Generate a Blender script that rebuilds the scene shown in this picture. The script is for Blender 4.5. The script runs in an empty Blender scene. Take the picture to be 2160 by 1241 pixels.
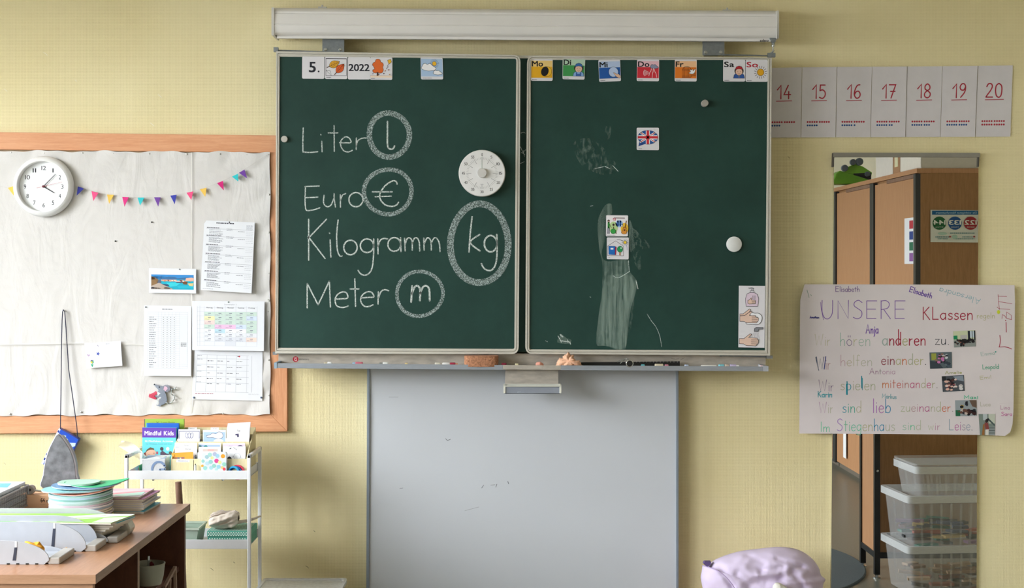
import bpy, math, random
from mathutils import Vector, noise as mnoise

random.seed(7)
SC = bpy.context.scene
COL = SC.collection
pi = math.pi

# ------------------------------------------------------------------ camera, world, lights, exposure
CD, F, CX, CY, HC = 6.0, 3000.0, 1065.0, 563.0, 1.62      # camera distance, focal length in px, principal point, eye height
cam_d = bpy.data.cameras.new('camera')
cam = bpy.data.objects.new('camera', cam_d)
COL.objects.link(cam)
cam.location = (0, -CD, HC)
cam.rotation_euler = (pi / 2, 0, 0)
cam_d.sensor_width = 36
cam_d.lens = 36 * F / 2160
cam_d.shift_x = (1080 - CX) / 2160
cam_d.shift_y = (CY - 620.5) / 2160
cam_d.clip_start = 0.05
SC.camera = cam

w = bpy.data.worlds.new('world')
SC.world = w
w.use_nodes = True
w.node_tree.nodes['Background'].inputs[0].default_value = (0.80, 0.90, 1.0, 1)
w.node_tree.nodes['Background'].inputs[1].default_value = 1.5

def area(name, loc, rot, sx, sy, power, col):
    l = bpy.data.lights.new(name, 'AREA')
    l.shape = 'RECTANGLE'; l.size = sx; l.size_y = sy; l.energy = power; l.color = col
    o = bpy.data.objects.new(name, l)
    COL.objects.link(o); o.location = loc; o.rotation_euler = rot
    return o
WINDOWS = [(-2.2, -0.8), (-4.0, -2.6), (-5.8, -4.4), (-7.6, -6.2)]   # y ranges of the window openings in the left wall
WZ0, WZ1, WX = 0.80, 2.70, -3.3
area('daylight', (-6.4, -4.2, 4.1), (0, -pi / 2 + 0.55, 0), 5.2, 11.0, 5900, (0.94, 0.975, 1.0))   # overcast sky high outside the windows
SC.view_settings.view_transform = 'Standard'
SC.view_settings.look = 'None'
SC.view_settings.gamma = 1.0
SC.view_settings.exposure = 0.0
SC.cycles.max_bounces = 10
SC.cycles.transparent_max_bounces = 24

# ------------------------------------------------------------------ helpers
def P(px, py, d=0.0):                   # a point of the photograph at distance d in front of the wall
    k = (CD - d) / F
    return ((px - CX) * k, -d, HC - (py - CY) * k)
def T(px, py, z):                       # a point of the photograph on the horizontal plane z
    dep = F * (HC - z) / (py - CY)
    return ((px - CX) * dep / F, dep - CD, z)
MIR = 0.014                             # mirror glass stands this far from the wall
def V(px, py, dep):                     # a point seen in the mirror at optical depth dep
    return ((px - CX) * dep / F, -2 * MIR - (dep - CD), HC - (py - CY) * dep / F)

def lin(h):
    h = h.lstrip('#')
    r = []
    for i in (0, 2, 4):
        c = int(h[i:i + 2], 16) / 255
        r.append(c / 12.92 if c <= 0.04045 else ((c + 0.055) / 1.055) ** 2.4)
    return (r[0], r[1], r[2], 1.0)

LOC = {}
class MB:
    def __init__(s): s.v = []; s.f = []; s.c = []
    def add(s, v, f, col=None):
        n = len(s.v); s.v += [tuple(p) for p in v]
        for q in f: s.f.append(tuple(i + n for i in q)); s.c.append(col)
        return s
    def box(s, x0, x1, y0, y1, z0, z1, col=None, M=None):
        v = [(x, y, z) for x in (x0, x1) for y in (y0, y1) for z in (z0, z1)]
        if M: v = [M @ Vector(p) for p in v]
        return s.add(v, [(0, 1, 3, 2), (4, 6, 7, 5), (0, 4, 5, 1), (2, 3, 7, 6), (0, 2, 6, 4), (1, 5, 7, 3)], col)
    def prism(s, front, off, col=None):  # polygon (3D points) extruded by a vector
        n = len(front); off = Vector(off)
        v = [Vector(p) for p in front]; v += [p + off for p in v]
        f = [tuple(range(n)), tuple(range(2 * n - 1, n - 1, -1))]
        f += [(i, (i + 1) % n + 0, (i + 1) % n + n, i + n)[::-1] for i in range(n)]
        return s.add(v, f, col)
    def ring(s, outer, inner, off, col=None):   # ring between two outlines with equal point count, extruded
        n = len(outer); off = Vector(off)
        a = [Vector(p) for p in outer]; b = [Vector(p) for p in inner]
        v = a + b + [p + off for p in a] + [p + off for p in b]
        f = []
        for i in range(n):
            j = (i + 1) % n
            f += [(i, j, n + j, n + i), (2 * n + i, 3 * n + i, 3 * n + j, 2 * n + j), (i, 2 * n + i, 2 * n + j, j), (n + i, n + j, 3 * n + j, 3 * n + i)]
        return s.add(v, f, col)
    def lathe(s, c, ax, prof, n=32, col=None):  # profile (radius, height along ax) about centre c
        ax = Vector(ax).normalized()
        u = ax.orthogonal().normalized(); w_ = ax.cross(u); c = Vector(c)
        v = []
        for r, h in prof:
            for i in range(n):
                a = 2 * pi * i / n
                v.append(c + ax * h + (u * math.cos(a) + w_ * math.sin(a)) * max(r, 1e-5))
        f = []
        for k in range(len(prof) - 1):
            for i in range(n):
                j = (i + 1) % n
                f.append((k * n + i, k * n + j, (k + 1) * n + j, (k + 1) * n + i))
        f.append(tuple(range(n))[::-1]); m = (len(prof) - 1) * n
        f.append(tuple(range(m, m + n)))
        return s.add(v, f, col)
    def tube(s, pts, r, n=8, col=None, r2=None):
        pts = [Vector(p) for p in pts]; m = len(pts); v = []
        up = None
        for i, p in enumerate(pts):
            t = (pts[min(i + 1, m - 1)] - pts[max(i - 1, 0)]).normalized()
            if up is None: up = t.orthogonal().normalized()
            up = (up - t * up.dot(t)).normalized(); w_ = t.cross(up)
            rr = r if r2 is None else r + (r2 - r) * i / (m - 1)
            for k in range(n):
                a = 2 * pi * k / n
                v.append(p + (up * math.cos(a) + w_ * math.sin(a)) * rr)
        f = [(i * n + k, i * n + (k + 1) % n, (i + 1) * n + (k + 1) % n, (i + 1) * n + k) for i in range(m - 1) for k in range(n)]
        f += [tuple(range(n))[::-1], tuple(range((m - 1) * n, m * n))]
        return s.add(v, f, col)
    def grid(s, fn, nu, nv, col=None):
        v = [fn(i / nu, j / nv) for j in range(nv + 1) for i in range(nu + 1)]
        f = [(j * (nu + 1) + i, j * (nu + 1) + i + 1, (j + 1) * (nu + 1) + i + 1, (j + 1) * (nu + 1) + i) for j in range(nv) for i in range(nu)]
        return s.add(v, f, col)
    def build(s, name, mat, parent=None, smooth=False, bevel=0, seg=2, origin=None, fixn=True):
        if parent is not None: o0 = LOC[parent]
        elif origin is not None: o0 = Vector(origin)
        else:
            xs = [p[0] for p in s.v]; ys = [p[1] for p in s.v]; zs = [p[2] for p in s.v]
            o0 = Vector(((min(xs) + max(xs)) / 2, (min(ys) + max(ys)) / 2, min(zs)))
        me = bpy.data.meshes.new(name)
        me.from_pydata([(p[0] - o0[0], p[1] - o0[1], p[2] - o0[2]) for p in s.v], [], s.f)
        if any(c is not None for c in s.c):
            at = me.color_attributes.new('Col', 'FLOAT_COLOR', 'CORNER')
            buf = []
            for q, c in zip(s.f, s.c):
                c4 = lin(c) if isinstance(c, str) else (c or (1, 1, 1, 1))
                buf += list(c4) * len(q)
            at.data.foreach_set('color', buf)
        me.validate()
        if fixn:
            import bmesh
            bm = bmesh.new(); bm.from_mesh(me); bmesh.ops.recalc_face_normals(bm, faces=bm.faces); bm.to_mesh(me); bm.free()
        if smooth:
            me.polygons.foreach_set('use_smooth', [True] * len(me.polygons))
            if smooth != 2: me.set_sharp_from_angle(angle=math.radians(38))
        me.materials.append(mat)
        o = bpy.data.objects.new(name, me); COL.objects.link(o)
        if parent is not None: o.parent = parent
        else: o.location = o0
        LOC[o] = o0
        if bevel:
            b = o.modifiers.new('bevel', 'BEVEL'); b.width = bevel; b.segments = seg; b.limit_method = 'ANGLE'
        return o

def thing(name, label, cat, loc, group=None):
    o = bpy.data.objects.new(name, None); COL.objects.link(o)
    o.location = loc; LOC[o] = Vector(loc); o.empty_display_size = 0.05
    o['label'] = label; o['category'] = cat
    if group: o['group'] = group
    return o
def tag(o, label, cat, group=None):
    o['label'] = label; o['category'] = cat
    if group: o['group'] = group
    return o
def struct(o): o['kind'] = 'structure'; return o

# ------------------------------------------------------------------ materials
def newmat(name):
    m = bpy.data.materials.new(name); m.use_nodes = True
    return m, m.node_tree, m.node_tree.nodes['Principled BSDF']
def N(t, kind, **kw):
    n = t.nodes.new(kind)
    for k, v in kw.items(): setattr(n, k, v)
    return n
def bump(t, b, src, strength, dist=0.002):
    n = N(t, 'ShaderNodeBump'); n.inputs['Strength'].default_value = strength; n.inputs['Distance'].default_value = dist
    t.links.new(src, n.inputs['Height']); t.links.new(n.outputs[0], b.inputs['Normal'])
def plain(name, hexc, rough=0.6, metal=0.0, var=0.06, vscale=30, bmp=0.0, bscale=400, spec=None, stretch=(1, 1, 1), **kw):
    m, t, b = newmat(name)
    c = lin(hexc)
    b.inputs['Roughness'].default_value = rough; b.inputs['Metallic'].default_value = metal
    if spec is not None: b.inputs['Specular IOR Level'].default_value = spec
    tc = N(t, 'ShaderNodeTexCoord'); mp = N(t, 'ShaderNodeMapping'); mp.inputs['Scale'].default_value = stretch
    t.links.new(tc.outputs['Object'], mp.inputs[0])
    no = N(t, 'ShaderNodeTexNoise'); no.inputs['Scale'].default_value = vscale; no.inputs['Detail'].default_value = 3
    t.links.new(mp.outputs[0], no.inputs['Vector'])
    r = N(t, 'ShaderNodeValToRGB')
    r.color_ramp.elements[0].position = 0.3; r.color_ramp.elements[1].position = 0.7
    r.color_ramp.elements[0].color = tuple(x * (1 - var) for x in c[:3]) + (1,)
    r.color_ramp.elements[1].color = tuple(min(1, x * (1 + var)) for x in c[:3]) + (1,)
    t.links.new(no.outputs[0], r.inputs[0]); t.links.new(r.outputs[0], b.inputs['Base Color'])
    if bmp:
        n2 = N(t, 'ShaderNodeTexNoise'); n2.inputs['Scale'].default_value = bscale; n2.inputs['Detail'].default_value = 2
        t.links.new(mp.outputs[0], n2.inputs['Vector']); bump(t, b, n2.outputs[0], bmp)
    for k, v in kw.items(): b.inputs[k].default_value = v
    return m
def wood(name, c1, c2, stretch, rough=0.5, scale=6, spec=0.35):
    m, t, b = newmat(name)
    tc = N(t, 'ShaderNodeTexCoord'); mp = N(t, 'ShaderNodeMapping'); mp.inputs['Scale'].default_value = stretch
    t.links.new(tc.outputs['Object'], mp.inputs[0])
    n1 = N(t, 'ShaderNodeTexNoise'); n1.inputs['Scale'].default_value = scale; n1.inputs['Detail'].default_value = 6; n1.inputs['Roughness'].default_value = 0.65; n1.inputs['Distortion'].default_value = 0.6
    n2 = N(t, 'ShaderNodeTexNoise'); n2.inputs['Scale'].default_value = scale * 9; n2.inputs['Detail'].default_value = 3
    t.links.new(mp.outputs[0], n1.inputs[0]); t.links.new(mp.outputs[0], n2.inputs[0])
    mx = N(t, 'ShaderNodeMath', operation='MULTIPLY_ADD'); mx.inputs[1].default_value = 0.35
    t.links.new(n2.outputs[0], mx.inputs[0]); t.links.new(n1.outputs[0], mx.inputs[2])
    r = N(t, 'ShaderNodeValToRGB'); r.color_ramp.elements[0].position = 0.48; r.color_ramp.elements[1].position = 0.86
    r.color_ramp.elements[0].color = lin(c2); r.color_ramp.elements[1].color = lin(c1)
    t.links.new(mx.outputs[0], r.inputs[0]); t.links.new(r.outputs[0], b.inputs['Base Color'])
    b.inputs['Roughness'].default_value = rough; b.inputs['Specular IOR Level'].default_value = spec
    bump(t, b, n2.outputs[0], 0.06, 0.001)
    return m
def clear(name, hexc, opacity, rough=0.15):
    m, t, b = newmat(name)
    b.inputs['Base Color'].default_value = lin(hexc); b.inputs['Roughness'].default_value = rough
    no = N(t, 'ShaderNodeTexNoise'); no.inputs['Scale'].default_value = 25
    mr = N(t, 'ShaderNodeMapRange'); mr.inputs[3].default_value = opacity * 0.8; mr.inputs[4].default_value = min(1, opacity * 1.2)
    t.links.new(no.outputs[0], mr.inputs[0]); t.links.new(mr.outputs[0], b.inputs['Alpha'])
    return m

def mat_wall():
    m, t, b = newmat('embossed_wallpaper')
    tc = N(t, 'ShaderNodeTexCoord'); sx = N(t, 'ShaderNodeSeparateXYZ'); t.links.new(tc.outputs['Object'], sx.inputs[0])
    def M(op, a, bb=None):
        n = N(t, 'ShaderNodeMath', operation=op)
        for i, q in enumerate((a, bb)):
            if q is None: continue
            if isinstance(q, (int, float)): n.inputs[i].default_value = q
            else: t.links.new(q, n.inputs[i])
        return n.outputs[0]
    h = M('ADD', sx.outputs[0], sx.outputs[1])
    k = 2 * pi / 0.0125
    s1 = M('SINE', M('MULTIPLY', M('ADD', h, sx.outputs[2]), k)); s2 = M('SINE', M('MULTIPLY', M('SUBTRACT', h, sx.outputs[2]), k))
    lat = M('MULTIPLY', s1, s2)
    no = N(t, 'ShaderNodeTexNoise'); no.inputs['Scale'].default_value = 260; no.inputs['Detail'].default_value = 2
    t.links.new(tc.outputs['Object'], no.inputs[0])
    hh = M('ADD', lat, M('MULTIPLY', no.outputs[0], 1.2))
    bump(t, b, hh, 0.35, 0.0016)
    n2 = N(t, 'ShaderNodeTexNoise'); n2.inputs['Scale'].default_value = 1.6; n2.inputs['Detail'].default_value = 3
    t.links.new(tc.outputs['Object'], n2.inputs[0])
    r = N(t, 'ShaderNodeValToRGB'); r.color_ramp.elements[0].color = lin('#e3d5a6'); r.color_ramp.elements[1].color = lin('#ebdfb4')
    r.color_ramp.elements[0].position = 0.35; r.color_ramp.elements[1].position = 0.65
    t.links.new(n2.outputs[0], r.inputs[0]); t.links.new(r.outputs[0], b.inputs['Base Color'])
    b.inputs['Roughness'].default_value = 0.75; b.inputs['Specular IOR Level'].default_value = 0.2
    return m
def mat_fabric():
    m, t, b = newmat('pinned_cotton_cloth')
    tc = N(t, 'ShaderNodeTexCoord')
    n1 = N(t, 'ShaderNodeTexNoise'); n1.inputs['Scale'].default_value = 5; n1.inputs['Detail'].default_value = 5; n1.inputs['Distortion'].default_value = 1.5
    n2 = N(t, 'ShaderNodeTexNoise'); n2.inputs['Scale'].default_value = 500; n2.inputs['Detail'].default_value = 1
    mp = N(t, 'ShaderNodeMapping'); mp.inputs['Rotation'].default_value = (0, 0.7, 0); mp.inputs['Scale'].default_value = (2.2, 1, 0.8)
    t.links.new(tc.outputs['Object'], mp.inputs[0]); t.links.new(mp.outputs[0], n1.inputs[0]); t.links.new(tc.outputs['Object'], n2.inputs[0])
    ad = N(t, 'ShaderNodeMath', operation='MULTIPLY_ADD'); ad.inputs[1].default_value = 0.05
    t.links.new(n2.outputs[0], ad.inputs[0]); t.links.new(n1.outputs[0], ad.inputs[2])
    bump(t, b, ad.outputs[0], 0.55, 0.008)
    b.inputs['Base Color'].default_value = lin('#d6d3d1'); b.inputs['Roughness'].default_value = 0.9; b.inputs['Specular IOR Level'].default_value = 0.1
    b.inputs['Sheen Weight'].default_value = 0.1
    return m
def mat_board():
    m, t, b = newmat('green_chalkboard_enamel')
    tc = N(t, 'ShaderNodeTexCoord')
    n1 = N(t, 'ShaderNodeTexNoise'); n1.inputs['Scale'].default_value = 3; n1.inputs['Detail'].default_value = 8; n1.inputs['Roughness'].default_value = 0.7
    t.links.new(tc.outputs['Object'], n1.inputs[0])
    r = N(t, 'ShaderNodeValToRGB'); r.color_ramp.elements[0].position = 0.35; r.color_ramp.elements[1].position = 0.75
    r.color_ramp.elements[0].color = lin('#1a3832'); r.color_ramp.elements[1].color = lin('#23453e')
    t.links.new(n1.outputs[0], r.inputs[0]); t.links.new(r.outputs[0], b.inputs['Base Color'])
    b.inputs['Roughness'].default_value = 0.55; b.inputs['Specular IOR Level'].default_value = 0.28
    n2 = N(t, 'ShaderNodeTexNoise'); n2.inputs['Scale'].default_value = 700
    t.links.new(tc.outputs['Object'], n2.inputs[0]); bump(t, b, n2.outputs[0], 0.15, 0.0005)
    return m
def mat_chalk(name, hexc, lo, hi, scale, stretch=(1, 1, 1), dens=1.0):   # chalk dust: covers the board in grains
    m, t, b = newmat(name)
    b.inputs['Base Color'].default_value = lin(hexc); b.inputs['Roughness'].default_value = 0.95; b.inputs['Specular IOR Level'].default_value = 0.05
    tc = N(t, 'ShaderNodeTexCoord'); mp = N(t, 'ShaderNodeMapping'); mp.inputs['Scale'].default_value = stretch
    t.links.new(tc.outputs['Object'], mp.inputs[0])
    n1 = N(t, 'ShaderNodeTexNoise'); n1.inputs['Scale'].default_value = scale; n1.inputs['Detail'].default_value = 4; n1.inputs['Roughness'].default_value = 0.6
    t.links.new(mp.outputs[0], n1.inputs[0])
    mr = N(t, 'ShaderNodeMapRange'); mr.inputs[1].default_value = lo; mr.inputs[2].default_value = hi; mr.inputs[3].default_value = 0.0; mr.inputs[4].default_value = dens
    t.links.new(n1.outputs[0], mr.inputs[0]); t.links.new(mr.outputs[0], b.inputs['Alpha'])
    return m
def mat_ink(name='printed_ink', rough=0.55):
    m, t, b = newmat(name)
    a = N(t, 'ShaderNodeAttribute'); a.attribute_name = 'Col'
    t.links.new(a.outputs['Color'], b.inputs['Base Color'])
    b.inputs['Roughness'].default_value = rough; b.inputs['Specular IOR Level'].default_value = 0.3
    return m

W = {}
W['wall'] = mat_wall()
W['wallside'] = plain('painted_room_wall', '#e0dac2', 0.8, var=0.03, vscale=3)
W['ceil'] = plain('white_ceiling_paint', '#e8e6e0', 0.9, var=0.02, vscale=4)
W['floor'] = plain('grey_linoleum', '#74776f', 0.32, var=0.10, vscale=80, spec=0.35)
W['fabric'] = mat_fabric()
W['board'] = mat_board()
W['beech_x'] = wood('beech_grain_across', '#e0a67e', '#cf8f66', (1.2, 6, 22))
W['beech_z'] = wood('beech_grain_upright', '#e0a67e', '#cf8f66', (22, 6, 1.2))
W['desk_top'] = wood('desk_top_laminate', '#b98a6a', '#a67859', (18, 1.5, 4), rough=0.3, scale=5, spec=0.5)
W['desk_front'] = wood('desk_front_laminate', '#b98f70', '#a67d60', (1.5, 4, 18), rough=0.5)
W['desk_shaded'] = wood('desk_laminate_shaded', '#6b4433', '#55342a', (4, 4, 1.5), rough=0.5)  # darker desk laminate, shade under the top is put into the colour
W['desk_edge'] = wood('desk_edge_band', '#a48b7c', '#917869', (2, 2, 20), rough=0.5)
W['cab_door'] = wood('cabinet_door_laminate', '#b98a64', '#ab7c57', (18, 18, 1.5), rough=0.5, scale=5)
W['cab_side'] = wood('cabinet_side_laminate', '#a0764e', '#8f6740', (18, 4, 1.5), rough=0.5, scale=5)
W['alu'] = plain('brushed_aluminium', '#cdc9c0', 0.42, 0.3, var=0.08, vscale=60, stretch=(1, 6, 20))
W['alu_dark'] = plain('dull_aluminium_lip', '#9da3ad', 0.42, 0.4, var=0.06, vscale=40, stretch=(1, 6, 10))
W['plate'] = plain('scuffed_metal_plate', '#b3aca3', 0.5, 0.35, var=0.18, vscale=18, stretch=(1, 6, 3))
W['zinc'] = plain('zinc_plated_steel', '#8d9399', 0.4, 0.7, var=0.12, vscale=60)
W['chrome'] = plain('bright_chrome', '#cfd2d4', 0.15, 0.95, var=0.02)
W['steel'] = plain('worn_iron_sole', '#6f7074', 0.5, 0.35, var=0.35, vscale=35)
W['white_metal'] = plain('white_powder_coat', '#e6e8ec', 0.35, 0.0, var=0.02)
W['white_plastic'] = plain('white_plastic', '#e9e9ea', 0.4, var=0.02)
W['case'] = plain('off_white_screen_casing', '#e8e5e3', 0.45, var=0.02, vscale=10)
W['paper'] = plain('white_paper', '#e2e4ea', 0.85, var=0.015, vscale=12, bmp=0.08, bscale=60)
W['paper_cool'] = plain('number_card_stock', '#d3ced2', 0.85, var=0.03, vscale=20)
W['poster'] = plain('poster_paper', '#dcd3d6', 0.85, var=0.03, vscale=9, bmp=0.15, bscale=14)
W['card'] = plain('laminated_card', '#dedce2', 0.4, var=0.01)
W['ink'] = mat_ink()
W['ink_gloss'] = mat_ink('glossy_print', 0.3)
W['chalk'] = mat_chalk('chalk_line', '#d3dcd8', 0.28, 0.56, 330)
W['chalk_grain'] = mat_chalk('chalk_side_rubbing', '#bccac8', 0.36, 0.70, 210, dens=0.95)
W['chalk_smear'] = mat_chalk('wiped_chalk_streaks', '#a9c0b4', 0.30, 0.95, 30, (3.5, 1, 0.25), dens=0.62)
W['chalk_faint'] = mat_chalk('faint_chalk_haze', '#a9c0b4', 0.48, 0.85, 40, (2, 1, 1.0), dens=0.45)
W['wboard'] = plain('whiteboard_enamel', '#c6cad1', 0.3, var=0.015, vscale=3, spec=0.5)
W['black'] = plain('black_plastic', '#141416', 0.4, var=0.1)
W['dark'] = plain('anthracite_metal', '#33353a', 0.4, 0.3, var=0.05)
W['mirror'] = plain('mirror_silvering', '#dfe0dc', 0.0, 1.0, var=0.0)
W['grey_rail'] = plain('grey_mirror_rail', '#8b877f', 0.5, 0.2, var=0.05)
W['cord'] = plain('navy_cord', '#1d2140', 0.8, var=0.1, vscale=300)
W['tray_plastic'] = plain('pale_grey_tray_plastic', '#b9bdc6', 0.3, var=0.03, spec=0.5)
W['clearbox'] = clear('clear_box_plastic', '#eef1f6', 0.25)
W['clearrim'] = clear('clear_box_rim', '#eef1f6', 0.62)
W['film'] = clear('thin_plastic_film', '#f2f5f6', 0.4, 0.1)
W['bamboo'] = wood('pale_plywood', '#e6dcb6', '#d8cb9e', (14, 4, 1.5), rough=0.6)
W['lilac'] = plain('lilac_cotton', '#d4c6e1', 0.85, var=0.04, vscale=12, bmp=0.25, bscale=18)
W['linen'] = plain('cream_linen', '#ddd2c6', 0.9, var=0.05, bmp=0.4, bscale=60)
W['sponge'] = plain('brown_sponge', '#a87658', 0.95, var=0.35, vscale=140, bmp=1.0, bscale=200)
W['sponge2'] = plain('peach_sponge', '#e7b596', 0.95, var=0.12, vscale=120, bmp=0.7, bscale=160)
W['rug'] = plain('grey_felt_rug', '#555f66', 0.95, var=0.15, vscale=200, bmp=0.5, bscale=300)
W['brownwood'] = wood('worn_broom_wood', '#8d6e5c', '#705343', (10, 10, 1.5), rough=0.6)
W['pages'] = plain('page_block_edges', '#dcd6cb', 0.85, var=0.18, vscale=500, stretch=(0.05, 0.05, 4))
_m = {}
def cm(hexc, rough=0.6, metal=0.0):
    k = (hexc, rough, metal)
    if k not in _m: _m[k] = plain('colour_' + hexc.strip('#'), hexc, rough, metal, var=0.03)
    return _m[k]

# ------------------------------------------------------------------ lettering
GL = {}
def _glyphs():
    chars = "ABCDEFGHIJKLMNOPQRSTUVWXYZabcdefghijklmnopqrstuvwxyz0123456789.,:-()/"
    obs = []
    for bold, off in ((0, 0.0),):
        for ch in chars:
            cu = bpy.data.curves.new('glyph', 'FONT'); cu.body = ch; cu.resolution_u = 3; cu.offset = off
            o = bpy.data.objects.new('glyph', cu); COL.objects.link(o); obs.append((bold, ch, o))
    dg = bpy.context.evaluated_depsgraph_get()
    for bold, ch, o in obs:
        me = o.evaluated_get(dg).to_mesh()
        v = [(p.co.x, p.co.y) for p in me.vertices]; f = [tuple(p.vertices) for p in me.polygons]
        o.evaluated_get(dg).to_mesh_clear()
        x0 = min(p[0] for p in v); x1 = max(p[0] for p in v)
        GL[(0, ch)] = GL[(1, ch)] = ([(p[0] - x0, p[1]) for p in v], f, x1 - x0)
    for _, _, o in obs:
        cu = o.data; bpy.data.objects.remove(o); bpy.data.curves.remove(cu)
_glyphs()

# one-line handwriting: advance, strokes ("~" = smooth); x-height 50, capitals 100
HW = {
 'a': (46, ["~38,45 20,50 5,38 3,18 14,1 28,4 38,20", "39,50 39,0"]), 'b': (46, ["5,100 5,0", "~5,25 18,48 36,44 42,24 34,4 18,0 5,8"]),
 'c': (40, ["~36,42 22,50 6,40 3,20 12,2 28,0 36,8"]), 'd': (46, ["~38,42 20,50 5,38 3,18 14,1 28,4 38,20", "40,100 40,0"]),
 'e': (42, ["~4,26 36,28 34,44 20,50 6,40 3,20 12,2 26,0 37,8"]), 'f': (34, ["~32,92 20,100 13,86 13,50 12,0", "2,52 28,52"]),
 'g': (46, ["~38,45 20,50 5,38 3,18 14,3 28,6 38,22", "~39,50 39,0 34,-28 18,-36 4,-26"]), 'h': (44, ["5,100 5,0", "~5,28 16,46 30,48 37,34 37,0"]),
 'i': (16, ["8,50 8,0", "8,68 8,72"]), 'j': (20, ["~14,50 14,0 10,-26 0,-34", "14,68 14,72"]), 'k': (40, ["5,100 5,0", "34,50 5,22", "14,30 36,0"]),
 'l': (16, ["8,100 8,0"]), 'm': (66, ["5,50 5,0", "~5,28 14,46 26,48 32,34 32,0", "~32,28 42,46 54,48 60,34 60,0"]), 'n': (44, ["5,50 5,0", "~5,28 16,46 30,48 37,34 37,0"]),
 'o': (46, ["~22,50 6,38 4,18 20,0 38,10 40,34 22,50"]), 'p': (46, ["5,50 5,-40", "~5,32 18,50 36,44 42,24 34,4 18,0 5,12"]), 'r': (34, ["5,50 5,0", "~5,26 14,44 28,48"]),
 's': (36, ["~32,44 18,50 6,40 14,28 28,22 32,10 18,0 3,6"]), 't': (34, ["14,82 14,0", "2,52 30,52"]), 'u': (44, ["~5,50 5,14 16,0 30,6 37,22", "37,50 37,0"]),
 'v': (40, ["4,50 18,0 34,50"]), 'w': (58, ["4,50 14,0 28,44 42,0 52,50"]), 'x': (40, ["4,50 36,0", "34,50 4,0"]), 'y': (42, ["4,50 20,4", "38,50 8,-36"]), 'z': (40, ["4,50 36,50 4,0 38,0"]),
 'A': (72, ["4,0 34,100 64,0", "14,36 54,36"]), 'E': (66, ["60,97 8,97 8,2 56,2", "8,52 54,52"]), 'I': (20, ["9,100 9,0"]), 'K': (60, ["8,100 8,0", "50,100 8,48", "18,54 54,0"]),
 'L': (54, ["8,100 8,2 48,2"]), 'M': (84, ["8,0 8,98 40,30 72,98 74,0"]), 'N': (72, ["8,0 8,98 60,2 62,100"]), 'R': (64, ["8,0 8,98", "~8,96 34,98 50,82 42,58 10,50", "22,50 56,0"]),
 'S': (60, ["~52,88 34,100 14,90 12,70 32,54 50,38 48,12 28,0 6,8"]), 'U': (74, ["~8,100 8,40 20,6 40,0 58,22 62,60 62,100"]), 'W': (92, ["4,100 22,2 44,86 64,2 84,100"]), 'J': (50, ["~40,100 40,24 28,2 8,8"]),
 '0': (58, ["~28,100 10,84 6,50 12,14 28,0 44,12 50,50 46,84 28,100"]), '1': (40, ["4,66 30,98 30,0"]), '2': (56, ["~8,78 20,98 40,96 46,76 34,48 16,22 4,3", "4,2 50,2"]),
 '3': (54, ["~8,90 26,100 44,84 36,58 20,54", "~20,54 42,46 46,20 28,0 6,8"]), '4': (58, ["36,98 5,30 54,30", "40,52 40,0"]), '5': (54, ["46,97 12,97 9,56", "~9,56 28,62 46,46 46,18 28,0 6,8"]),
 '6': (54, ["~44,97 26,92 10,60 6,24 22,0 42,8 48,30 36,50 18,46 8,28"]), '7': (54, ["4,96 50,96 18,0", "14,48 46,48"]), '8': (54, ["~26,52 10,64 10,86 26,100 42,86 42,64 26,52 8,34 8,12 26,0 44,12 46,34 26,52"]),
 '9': (54, ["~46,74 34,54 14,58 8,78 20,98 38,98 47,78 42,40 14,2"]), '.': (16, ["6,2 8,0"]), ' ': (34, []), ':': (16, ["6,40 6,42", "6,4 6,6"]),
}
HW['ö'] = (46, HW['o'][1] + ["14,66 14,78", "30,66 30,78"])
def smooth_pts(p, k=5, closed=False):
    if len(p) < 3: return p
    out = []; n = len(p)
    for i in range(n if closed else n - 1):
        a = p[(i - 1) % n] if closed or i > 0 else p[0]; b = p[i]; c = p[(i + 1) % n]; d = p[(i + 2) % n] if closed or i + 2 < n else p[-1]
        for s in range(k):
            t = s / k
            out.append(tuple(0.5 * (2 * b[j] + (c[j] - a[j]) * t + (2 * a[j] - 5 * b[j] + 4 * c[j] - d[j]) * t * t + (3 * b[j] - a[j] - 3 * c[j] + d[j]) * t ** 3) for j in (0, 1)))
    if not closed: out.append(p[-1])
    return out
def ellipse_pts(cx, cy, rx, ry, n=28, rot=0, a0=0, a1=2 * pi):
    full = abs(a1 - a0 - 2 * pi) < 1e-6
    m = n if full else n + 1
    r = []
    for i in range(m):
        a = a0 + (a1 - a0) * i / n
        x, y = rx * math.cos(a), ry * math.sin(a)
        r.append((cx + x * math.cos(rot) - y * math.sin(rot), cy + x * math.sin(rot) + y * math.cos(rot)))
    return r

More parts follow.
